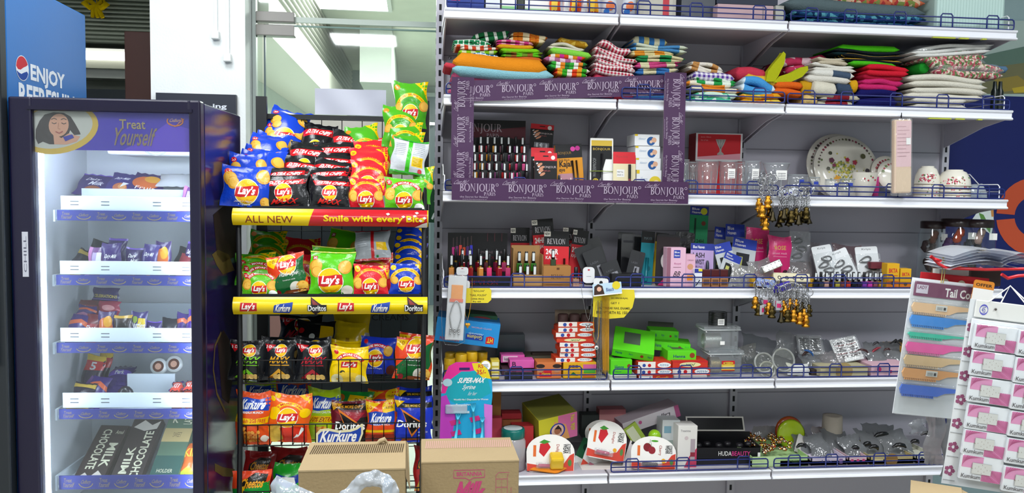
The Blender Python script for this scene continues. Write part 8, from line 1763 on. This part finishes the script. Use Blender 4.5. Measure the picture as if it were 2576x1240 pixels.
for i,(cx,cy,lab) in enumerate(((1985,486,'blue and white card tab above the upper key rings'),(1925,712,'blue and white card tab above the lower key rings, left'),(1970,722,'purple card tab above the lower key rings, right'))):
    card(cx-24,cx+24,cy-10,cy+10,-.012,('#c8ccd8','#8a9ac8','#3a2aa0')[i],lab,lambda a: a.rect(.2,.3,.5,.3,p_('#3a3a9a')),None,10,(-14,8,-16)[i],0,'card','hang_card',rad=.2)
# razor card hanging at the left end
x,z,w,h = span(1106,1238,912,1105,-.05);e = empty('razor_card',(x,-.05,z),0,'large pink and teal disposable razor card hanging at the left shelf end','razor card',rot=(-.03,0,0))
pl = [(-w/2,0),(w*.44,0),(w*.46,h*.3),(w/2,h*.55),(w*.49,h*.74),(w*.4,h*.92),(w*.24,h),(-w*.2,h),(-w*.34,h*.95),(-w*.44,h*.8),(-w*.48,h*.6)]
mb = MB();mb.prism(pl,0,.002,p_('#1a9ac8'));a = Art(w/h);MG = p_('#d8288a');TL = p_('#0f9aa8')
a.poly([(.02,.6),(.06,.8),(.16,.95),(.3,1),(.72,1),(.72,.9),(.4,.86),(.2,.76),(.1,.6)],MG);a.poly([(.08,.56),(.2,.78),(.4,.88),(.7,.88),(.9,.8),(.98,.6),(.7,.5),(.3,.46)],TL);a.poly([(.6,.985),(.76,.99),(.9,.91),(.97,.78),(.8,.8),(.64,.9)],p_('#e0c81e'));a.text('RS',.72,.92,.1,.05,RD,.8);a.text('35/-',.69,.84,.18,.06,RD,.8)
a.text('SUPER-MAX',.32,.73,.56,.07,WH,1.3,.1);a.text('Syrine',.4,.63,.3,.08,WH,.2,.2);a.text('for her',.52,.57,.2,.05,p_('#c8d8e0'),0,.2);a.text("World's No.1 Disposable for Women",.26,.5,.66,.03,WH,.4)
a.poly([(.0,.0),(.22,0),(.3,.3),(.12,.58),(.02,.56)],p_('#b83ab0'));a.poly([(.86,.0),(1,0),(1,.44),(.84,.46)],p_('#c870c8'));a.rect(.36,.9,.2,.03,p_('#2a1a5a'));a.ell(.14,.74,.09,p_('#a8c8d0'),.05);a.text('Sensitive',.3,.44,.3,.025,WH,.5)
for u,v in ((.28,.24),(.66,.28),(.3,.1),(.72,.12)): a.poly([(u-.1,v),(u+.08,v+.03),(u+.12,v-.03),(u-.06,v-.06)],p_('#c82a7a'))
a.rect(.26,.34,.3,.03,p_('#c8d8e0'));a.front(mb,-w/2,w/2,0,0,h);mb.build('card',e)
q = MB();q.box(-w*.4,w*.02,-.012,-.0005,h*.34,h*.46,mat('#c8e8f0','x',d=.35),.006);q.build('blister',e)
for i,(u,hh_,ro) in enumerate(((-.2,.36,.1),(.16,.5,-.05),(.3,.3,.02))):
    q = MB();AQ = mat('#4ac0e0','g');q.tube([(0,-.008,0),(.001,-.012,h*hh_*.35),(-.001,-.01,h*hh_*.7)],[.006,.004,.005],AQ,8)
    for s in (-1,0,1): q.tube([(0,-.01,h*hh_*.68),(s*.006,-.011,h*hh_*.82),(s*.008,-.011,h*hh_*.92)],.0022,AQ,6)
    q.build('razor',e,loc=(u*w,0,h*.02),rot=(0,ro,0))
# ================================================================ foreground: cartons, carrier bag, hanging cards
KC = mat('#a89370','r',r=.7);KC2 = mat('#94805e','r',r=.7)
def carton_fg(x0,x1,yf,yb,Yf,lab,front,tape,hgt,slope=.0):
    a = P(x0,yf,Yf);b = P(x1,yf,Yf);w = b.x-a.x;zt = a.z
    d = .24
    for _ in range(30):
        zz = P((x0+x1)/2,yb,Yf+d).z
        d += -.008 if zz < zt+slope else .008
        if d < .1: d = .1;break
    e = empty('carton',((a.x+b.x)/2,Yf,zt-hgt),0,lab,'carton')
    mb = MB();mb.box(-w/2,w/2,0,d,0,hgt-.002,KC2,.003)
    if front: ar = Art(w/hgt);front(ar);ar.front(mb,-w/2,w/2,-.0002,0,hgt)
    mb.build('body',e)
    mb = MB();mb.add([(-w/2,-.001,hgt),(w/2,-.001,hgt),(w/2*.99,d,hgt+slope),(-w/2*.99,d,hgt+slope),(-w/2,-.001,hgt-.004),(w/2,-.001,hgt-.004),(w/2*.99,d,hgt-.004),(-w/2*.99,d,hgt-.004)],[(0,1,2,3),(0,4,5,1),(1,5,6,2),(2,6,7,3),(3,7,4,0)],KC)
    if tape:
        for k in range(44): u = -w/2+.012+(w-.024)*k/43;mb.add([(u,d*.55,hgt+.0009),(u+.0026,d*.55,hgt+.0009),(u+.0066,d*.88,hgt+.0009),(u+.004,d*.88,hgt+.0009)],[(0,1,2,3)],mat(tape,'p'))
    mb.build('top_flap',e);return e,w,d
e,w,d = carton_fg(750,1020,1183,1112,-.95,'plain brown carton with a dashed strip on top behind the carrier bag',None,'#4a3c2a',.4)
q = MB();q.tube([(w*.2,d*.9,.401),(w*.23,d*.88,.409),(w*.27,d*.9,.412),(w*.3,d*.93,.402)],[.004,.007,.007,.003],KC,6);q.build('torn_flap',e)
q = MB();q.add([(w/2,0,.38),(w/2+.012,d*.5,.30),(w/2+.006,d,.39),(w/2,d,.40),(w/2,0,.40)],[(0,1,2,3,4)],KC);q.build('side_flap',e)
MGC = mat('#b03a68','p')
def brit(a):
    a.text('BRITANNIA',.36,.90,.26,.028,MGC,1);a.line([(.33,.89),(.33,.94),(.645,.94),(.645,.89)],.004,MGC);a.line([(.33,.89),(.45,.887),(.49,.872),(.53,.887),(.645,.89)],.005,MGC);a.text('Milk',.31,.70,.38,.165,MGC,2.4,.22);a.text('Bikis',.3,.5,.42,.12,MGC,2.2,.22);a.rect(.08,.7,.1,.09,mat('#b8787a','p'))
    for k in range(6): a.rect(.76,.6+.055*k,.12,.003,MGC)
    a.rect(.76,.6,.003,.3,MGC);a.rect(.88,.6,.003,.3,MGC);a.rect(.82,.6,.002,.275,MGC);a.line([(.76,.9),(.79,.92),(.9,.92),(.88,.9)],.003,MGC);a.text('PUNJAB',.915,.66,.012,.16,MGC,0,0,1)
e,w,d = carton_fg(1060,1306,1162,1102,-.78,'brown biscuit carton with magenta lettering in the middle foreground',brit,'#c89a92',.42)
q = MB();q.add([(w/2+.001,.002,.32),(w/2+.022,.02,.30),(w/2+.03,.05,.2),(w/2+.022,.06,0),(w/2+.001,.02,0)],[(0,1,2,3,4)],mat('#c89a8a','g',r=.3));q.build('torn_tape',e)
Yc = -1.2;a = P(2291,1211,Yc);dv = Vector((a.x-CAM.x,a.y-CAM.y)).normalized();rzc = math.atan2(-dv.x,dv.y);m = mpp(2340,1208,Yc);wc = 112*m
e = empty('carton',(a.x,a.y,a.z-.42),rzc,'plain brown carton at the bottom right under the hanging cards','carton')
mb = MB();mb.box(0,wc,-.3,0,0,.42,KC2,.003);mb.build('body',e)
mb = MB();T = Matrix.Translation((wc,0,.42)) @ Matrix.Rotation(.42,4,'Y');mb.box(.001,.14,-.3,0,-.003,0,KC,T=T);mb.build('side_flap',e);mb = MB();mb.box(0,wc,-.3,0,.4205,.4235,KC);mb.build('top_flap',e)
# low stock table that carries the foreground things
zt0 = P(880,1183,-.95).z-.4;zt1 = P(1180,1162,-.78).z-.42
for nm,x0,x1,y0,y1,zz in (('stock_table',P(690,1200,-.95).x,P(1040,1200,-.95).x,-1.2,-.62,zt0),('stock_table',P(1056,1200,-.78).x-.0,P(1320,1200,-.78).x,-.86,-.4,zt1),('stock_table',a.x-.02,a.x+.36,-1.62,-1.14,a.z-.42)):
    e = empty(nm,((x0+x1)/2,(y0+y1)/2,0),0,'low stock table below the frame carrying the %s' % {0: 'plain carton',1: 'biscuit carton',2: 'right hand carton'}[0 if zz == zt0 else 1 if zz == zt1 else 2],'table');hw_,hd_ = (x1-x0)/2,(y1-y0)/2
    MB().box(-hw_,hw_,-hd_,hd_,zz-.03,zz-.0005,mat('#8a8a8e','w')).build('tabletop',e)
    for sx in (-1,1):
        for sy in (-1,1): MB().box(sx*hw_-.02*(sx > 0)-0,sx*hw_+.02*(sx < 0),sy*hd_-.02*(sy > 0),sy*hd_+.02*(sy < 0),0,zz-.03,mat('#55555a','w')).build('leg',e)
# white carrier bag
Yb = -1.08;m = mpp(850,1200,Yb);c = P(850,1240,Yb);CB = mat('#dfe6ec','x',d=.62,f0=.05,n=30,dc='#b4bcc6')
def bp(px,py,dy=0): q = P(px,py,Yb)-c;return Vector((q.x,dy,q.z))
e = empty('carrier_bag',c,0,'crumpled white plastic carrier bag in front of the plain carton','bag')
def sheet(rows,name,m_):
    mb = MB();n = len(rows[0]);vs = [q for r in rows for q in r];mb.add(vs,[(j*n+i,j*n+i+1,(j+1)*n+i+1,(j+1)*n+i) for j in range(len(rows)-1) for i in range(n-1)],m_,True);o = mb.build(name,e);s = o.modifiers.new('s','SUBSURF');s.levels = s.render_levels = 3;t = bpy.data.textures.get('crumple') or bpy.data.textures.new('crumple','CLOUDS');t.noise_scale = .035;t.noise_depth = 2;s = o.modifiers.new('d','DISPLACE');s.texture = t;s.strength = .028;return o
zb = -.27
sheet([[bp(694,1192,.0),bp(706,1190,-.02),bp(722,1196,-.03),bp(760,1212,-.03),bp(800,1230,-.03),bp(840,1246,-.04)],[bp(690,1225,-.01),bp(704,1225,-.05),bp(730,1230,-.055),bp(765,1250,-.06),bp(800,1265,-.06),bp(850,1275,-.06)],[bp(690,1275,-.02),bp(710,1280,-.08),bp(740,1290,-.09),bp(780,1300,-.09),bp(820,1310,-.09),bp(880,1310,-.08)],[bp(720,1380,0),bp(740,1390,-.08),bp(770,1400,-.1),bp(820,1400,-.1),bp(860,1400,-.09),bp(930,1400,-.04)]],'side_panel',CB)
arc0 = [(838,1252),(856,1236),(876,1222),(900,1196),(928,1178),(950,1174),(972,1186),(985,1210),(990,1240),(992,1300)];arc1 = [(876,1290),(884,1262),(898,1240),(912,1222),(934,1214),(950,1216),(958,1224),(962,1240),(962,1262),(958,1310)]
sheet([[bp(x,y,-.01-.006*math.sin(i*1.7)) for i,(x,y) in enumerate(arc0)],[bp((x+u)/2,(y+v)/2,-.03-.012*math.sin(i*2.1)) for i,((x,y),(u,v)) in enumerate(zip(arc0,arc1))],[bp(x,y,-.02-.008*math.sin(i*2.9)) for i,(x,y) in enumerate(arc1)]],'handle',CB)
sheet([[bp(972,1190,.0),bp(984,1198,-.015),bp(998,1216,-.01),bp(1006,1245,-.02),bp(1012,1300,0)],[bp(966,1200,-.02),bp(980,1216,-.03),bp(990,1234,-.025),bp(994,1262,-.03),bp(996,1310,-.02)],[bp(962,1225,-.03),bp(970,1240,-.045),bp(976,1256,-.04),bp(976,1280,-.04),bp(978,1310,-.03)]],'second_handle',CB)
# hanging cards at the right
WR = mat('#c8242c','w',r=.3)
Yk = -1.22;Yt = -.98;q0 = P(2300,600,Yt)
e = empty('wire_display',(P(2470,690,-1.1).x,-1.1,0),0,'red wire display arm carrying the hanging cards at the right','display stand');ox,oy = e.location.x,e.location.y
def ep(px,py,Y): q = P(px,py,Y);return Vector((q.x-ox,Y-oy,q.z))
mb = MB();mb.tube([ep(2342,644,Yt),ep(2362,664,Yt),ep(2380,674,Yt-.02),ep(2480,678,Yt-.03),ep(2590,676,Yt-.04),ep(2700,676,Yt-.04)],.0042,WR,8);mb.tube([ep(2342,646,Yt),ep(2352,652,Yt),ep(2366,656,Yt-.02)],.0042,WR,8);mb.tube([ep(2520,690,Yk),ep(2535,700,Yk),ep(2560,694,Yk),ep(2660,688,Yk)],.004,WR,8);mb.tube([ep(2530,640,Yt+.04),ep(2576,646,Yt+.04),ep(2680,660,Yt+.04)],.004,WR,8)
pz = ep(2700,676,Yt-.04);mb.tube([pz,pz+Vector((.0,.02,0))],.006,WR,8);mb.tube([ep(2700,676,Yt-.04),ep(2680,660,Yt+.04)],.005,WR,8);mb.tube([ep(2700,676,Yt-.04),ep(2660,688,Yk)],.005,WR,8);mb.build('wire_arm',e)
MB().lathe([(.012,-.0),(.012,pz.z+.3)],WR,12,Matrix.Translation((pz.x,pz.y,0))).build('post',e);MB().lathe([(.2,0),(.2,.015),(.02,.03)],WR,24,Matrix.Translation((pz.x,pz.y,0))).build('base',e)
# stack of clear sleeves lying on the red wires
for k in range(9):
    x0,x1 = (2370+2*k,2540+3*k) if k < 6 else (2500,2600);yy = 676-7*k if k < 6 else 668-8*(k-6);a = P(x0,yy,Yt-.01);b = P(x1,yy,Yt-.01);w = b.x-a.x;mb = MB();n = 12;vs = []
    for j in (0,1):
        for i in range(n+1): u = i/n;bow = .017*math.sin(PI*min(1,u*1.05)) if k < 6 else .018*math.sin(PI*u);vs.append((w*u,-.04+.11*j,bow+.0015*math.sin(11*u+k)+.004*j))
    mb.add(vs,[(i,i+1,n+2+i,n+1+i) for i in range(n)],mat('#c9ccd6','x',d=.3,f0=.08) if k != 1 else mat('#1a2aa0','x',d=.8),True);tag(mb.build('plastic_sleeve_pack',loc=(a.x,Yt+.0,a.z)),'%s clear sleeve from the bottom of the %s on the red wires' % (ORD[k if k < 6 else k-6],'left pile' if k < 6 else 'right pile'),'sleeve','clear sleeves piled on the red wires')
# tail comb card
def tcx(px,py,Y=Yt): return P(px,py,Y)
a = P(2291,1052,Yt);c0 = P(2370,700,Yt);e = empty('comb_card',(c0.x,Yt,P(2370,706,Yt).z),0,'clear hanging pack of coloured tail combs under a purple header','comb pack',rot=(0,math.radians(6),0))
m = mpp(2370,860,Yt);WW_,HH_ = 172*m,345*m
mb = MB();mb.box(-WW_*.46,WW_*.54,0,.002,-HH_,0,mat('#f4f6f6','x',d=.95));mb.build('clear_pocket',e)
mb = MB();mb.box(-WW_*.42,WW_*.5,-.004,-.002,-44*m,-8*m,p_('#6a1c4a'));ar = Art(4);ar.text('Tail Comb',.52,.12,.62,.62,WH,1.2);ar.e[-1] = ([(min(.99,x),y) for x,y in ar.e[-1][0]],ar.e[-1][1],WH);ar.rect(.03,.2,.2,.6,p_('#c8c0cc'));ar.text('LADY',.05,.5,.16,.24,p_('#6a1c4a'),.8);ar.e[0] = (ar.e[0][0],ar.e[0][1],WH);ar.front(mb,-WW_*.42,WW_*.5,-.0041,-44*m,-8*m);mb.build('header',e)
for k,(yy,col,lab) in enumerate(((72,'#e0b88a','peach'),(104,'#2a86d8','blue'),(140,'#1fb898','green'),(172,'#e0509a','pink'),(205,'#d8b888','tan'),(238,'#e0a060','orange'),(280,'#3a6ad0','blue'))):
    q = MB();z = -yy*m;hh_ = 12*m if k != 2 else 5*m;pl = [(-WW_*.4,z+hh_),(WW_*.2,z+hh_),(WW_*.5,z+hh_*.9),(WW_*.5,z+hh_*.2),(WW_*.28,z-hh_*.2),(WW_*.16,z-hh_*1.0),(-WW_*.4,z-hh_*1.0),(-WW_*.43,z)]
    q.prism(pl[::-1],-.008,-.003,mat(col,'k'));
    for t in range(18): q.box(-WW_*.38+t*WW_*.028,-WW_*.365+t*WW_*.028,-.0075,-.0035,z-hh_*1.0-.006,z-hh_,mat(col,'k'))
    o = q.build('comb',e);o['label'] = lab+' comb'
    q = MB();q.tube([(-WW_*.45,-.006,z+hh_+.006),(WW_*.53,-.006,z+hh_+.004)],.0035,FILM,6);q.build('pocket_fold',e)
for yy in (70,236):
    q = MB();q.box(-.012,.02,-.0095,-.0088,-(yy+6)*m,-(yy-8)*m,p_('#d0d0c8'));ar = Art(1.5);[ar.rect(.1,.2+.2*i,.5,.06,BK) for i in range(3)];ar.rect(.68,.2,.2,.5,BK);ar.front(q,-.012,.02,-.0096,-(yy+6)*m,-(yy-8)*m);q.build('price_label',e)
q = MB();q.box(-WW_*.47,WW_*.55,-.014,-.001,-HH_,-6*m,mat('#fdfefe','x',d=.05,n=14),.006);q.build('plastic_sleeve',e);q = MB();[q.tube([(s*.003,-.002,-.006),(s*.004,0,.04),(s*.001,.01,.062)],.0012,p_('#a89a5a'),5) for s in (-1,1)];q.build('string',e)
carton(2306,2492,692,730,Yt+.035,.004,'#b81c26','red header card hanging behind the tail comb pack',lambda a: (a.ell(.36,.4,.06,p_('#c8b8a0')),a.ell(.6,.4,.06,p_('#c8b8a0'))),None,0,5,0,'card','header_card');carton(2360,2440,678,694,Yt+.06,.03,'#d0d0ca','pale box edge behind the red header card',None)
carton(2438,2520,676,720,Yt+.08,.03,'#3a2a26','dark brown pack in shade under the clear sleeves',None)
card(2440,2496,706,760,Yt-.03,'#d8862a','orange and white printed card between the combs and the bindi cards',lambda a: (a.rect(0,0,1,.62,WH),a.text('OFFER',.1,.72,.8,.14,BK,.8)),None,0,8,0,'card','header_card')
# bindi cards
PKS = p_('#c04a88');PKL = p_('#d48ab4');CW = p_('#dcdfe3')
def bindi_mesh():
    w,h = .1,.0645;mb = MB();mb.box(0,w,-.012,0,-h,0,CW,.001);ar = Art(w/h)
    ar.rect(.02,.5,.5,.48,PKL);ar.rect(.52,.02,.46,.48,PKL)
    for k in range(9):
        ar.poly([(.02,.52+.05*k),(.02,.54+.05*k),(.5*min(1,.3+.1*k),.98),(.5*min(1,.25+.1*k),.98)],PKS);ar.poly([(.52,.04+.05*k),(.52,.06+.05*k),(.6+.045*k,.02),(.57+.045*k,.02)],PKS);ar.poly([(.54+.05*k,.5),(.565+.05*k,.5),(.98,.06+.05*k),(.98,.03+.05*k)],PKS)
    ar.rect(.26,.3,.46,.44,p_('#a8a8a4'));ar.rect(.27,.3,.45,.425,p_('#c8c8c4'))
    ar.text('Kumkum',.03,.09,.46,.16,p_('#4a4448'),.9);
    ar.front(mb,0,w,-.0121,-h,0)
    b = MB()
    for (u,v) in ((.5,.68),(.42,.6),(.57,.6),(.34,.52),(.48,.52),(.63,.5),(.28,.5),(.7,.5),(.42,.42),(.56,.42),(.5,.34)): b.sphere((w*u,-.0135,-h+h*v),.0029,mat('#6a5640','g'),7)
    s = MB();s.box(-.001,w+.001,-.016,.0005,-h-.001,.001,mat('#fdfefe','x',d=.02,n=18),.003)
    return mb,b,s
BM_ = [q.build('x') for q in bindi_mesh()]
SPR = p_('#8a4a6a')
RX = math.radians(5.5);RZ_ = math.radians(-16)
def bindi(x,z,lab='',dy=0):
    e = empty('bindi_card',(x,Yk+dy,z),0,lab,'bindi card','pink and white bindi cards',rot=(0,RX,RZ_))
    for o,nm in zip(BM_,('card','bindi_row','plastic_sleeve')): c = o.copy();c.name = nm;COL.objects.link(c);c.parent = e
    return e
m = mpp(2480,950,Yk);sc_ = 100*m/.1
ROWY = [(2438,812),(2430,878),(2424,944),(2418,1012),(2410,1076),(2403,1138)]
COL2 = [(2548,828),(2540,896),(2532,962),(2526,1030),(2518,1098),(2510,1168)]
for c_,rows in (('left',ROWY),('right',COL2)):
    for r_,(px,py) in enumerate(rows):
        yy = Yk-(.034 if c_ == 'right' else 0)+.0;p = P(px+14,py,yy);bindi(p.x,p.z,dy=yy-Yk,lab='pink and white bindi card, %s from the top of the %s column' % (ORD[r_],c_)).scale = (sc_*.98,)*3
for o in BM_: bpy.data.objects.remove(o)
# long backing sleeves with sprig prints beside the bindi cards
p = P(2446,752,Yk+.004);e = empty('bindi_backing',(p.x,Yk+.01,p.z),0,'tall white hanging sheet with small sprig prints behind the bindi cards','hanging card',rot=(0,RX,RZ_));m = mpp(2440,900,Yk)
mb = MB();mb.box(.0,185*m,0,.002,-480*m,0,p_('#cfd2d4'));
for k in range(7):
    for d_ in range(5): mb.add([((14+8*math.cos(d_*1.26)+6*math.cos(t*1.26))*m,-.0004-.00005*d_,(-72-62*k+9*math.sin(d_*1.26)+6*math.sin(t*1.26))*m) for t in range(5)],[(0,1,2,3,4)],SPR)
    mb.box(2*m,30*m,-.0008,0,(-98-62*k)*m,(-96-62*k)*m,p_('#9a9c9e'))
mb.build('sheet',e)
mb = MB();mb.box(12*m,190*m,-.006,-.002,-44*m,0,p_('#d6d6d2'),.002);mb.box(8*m,188*m,-.007,-.003,-118*m,-48*m,p_('#d8dade'),.002);mb.box(26*m,180*m,-.0078,-.007,-108*m,-62*m,p_('#b8bab8'));mb.box(30*m,176*m,-.0082,-.0078,-106*m,-66*m,p_('#cacac4'))
ar = Art(3);ar.text('45',.3,.25,.36,.5,p_('#3a3aa0'));ar.ring(.5,.5,.42,.05,p_('#5a5ab0'),.46);ar.front(mb,20*m,44*m,-.0062,-38*m,-8*m);ar = Art(5);ar.text('Fair Look',.0,.0,1,1,p_('#6a6a6e'));ar.front(mb,60*m,106*m,-.0083,-118*m,-109*m)
[mb.sphere((u*m,-.009,v*m),.003,p_('#4a4440'),8) for u,v in ((58,-18),(72,-84),(60,-66))];mb.build('header',e)
q = MB();[q.tube([(40*m,-.006,-2*m),(86*m,-.002,44*m),(132*m,-.006,-2*m)],.0016,WH,5),q.tube([(70*m,-.004,0),(86*m,0,44*m),(150*m,-.004,-6*m)],.0016,WH,5)];q.build('string',e)
# packets hanging behind the combs
for i,(x0,x1,y0,y1,lab,col) in enumerate(((2320,2372,1046,1168,'clear hanging packet with a reddish insert below the combs','#b8a8aa'),(2362,2420,1050,1200,'dark clear hanging packet below the combs beside the bindi sheet','#6a7078'),(2286,2330,1056,1092,'clear packet corner sticking out left below the combs','#c8ccd0'))):
    film_bag(x0,x1,y0,y1,Yt+.05+.02*i,lab,col,None,3,2,.55)
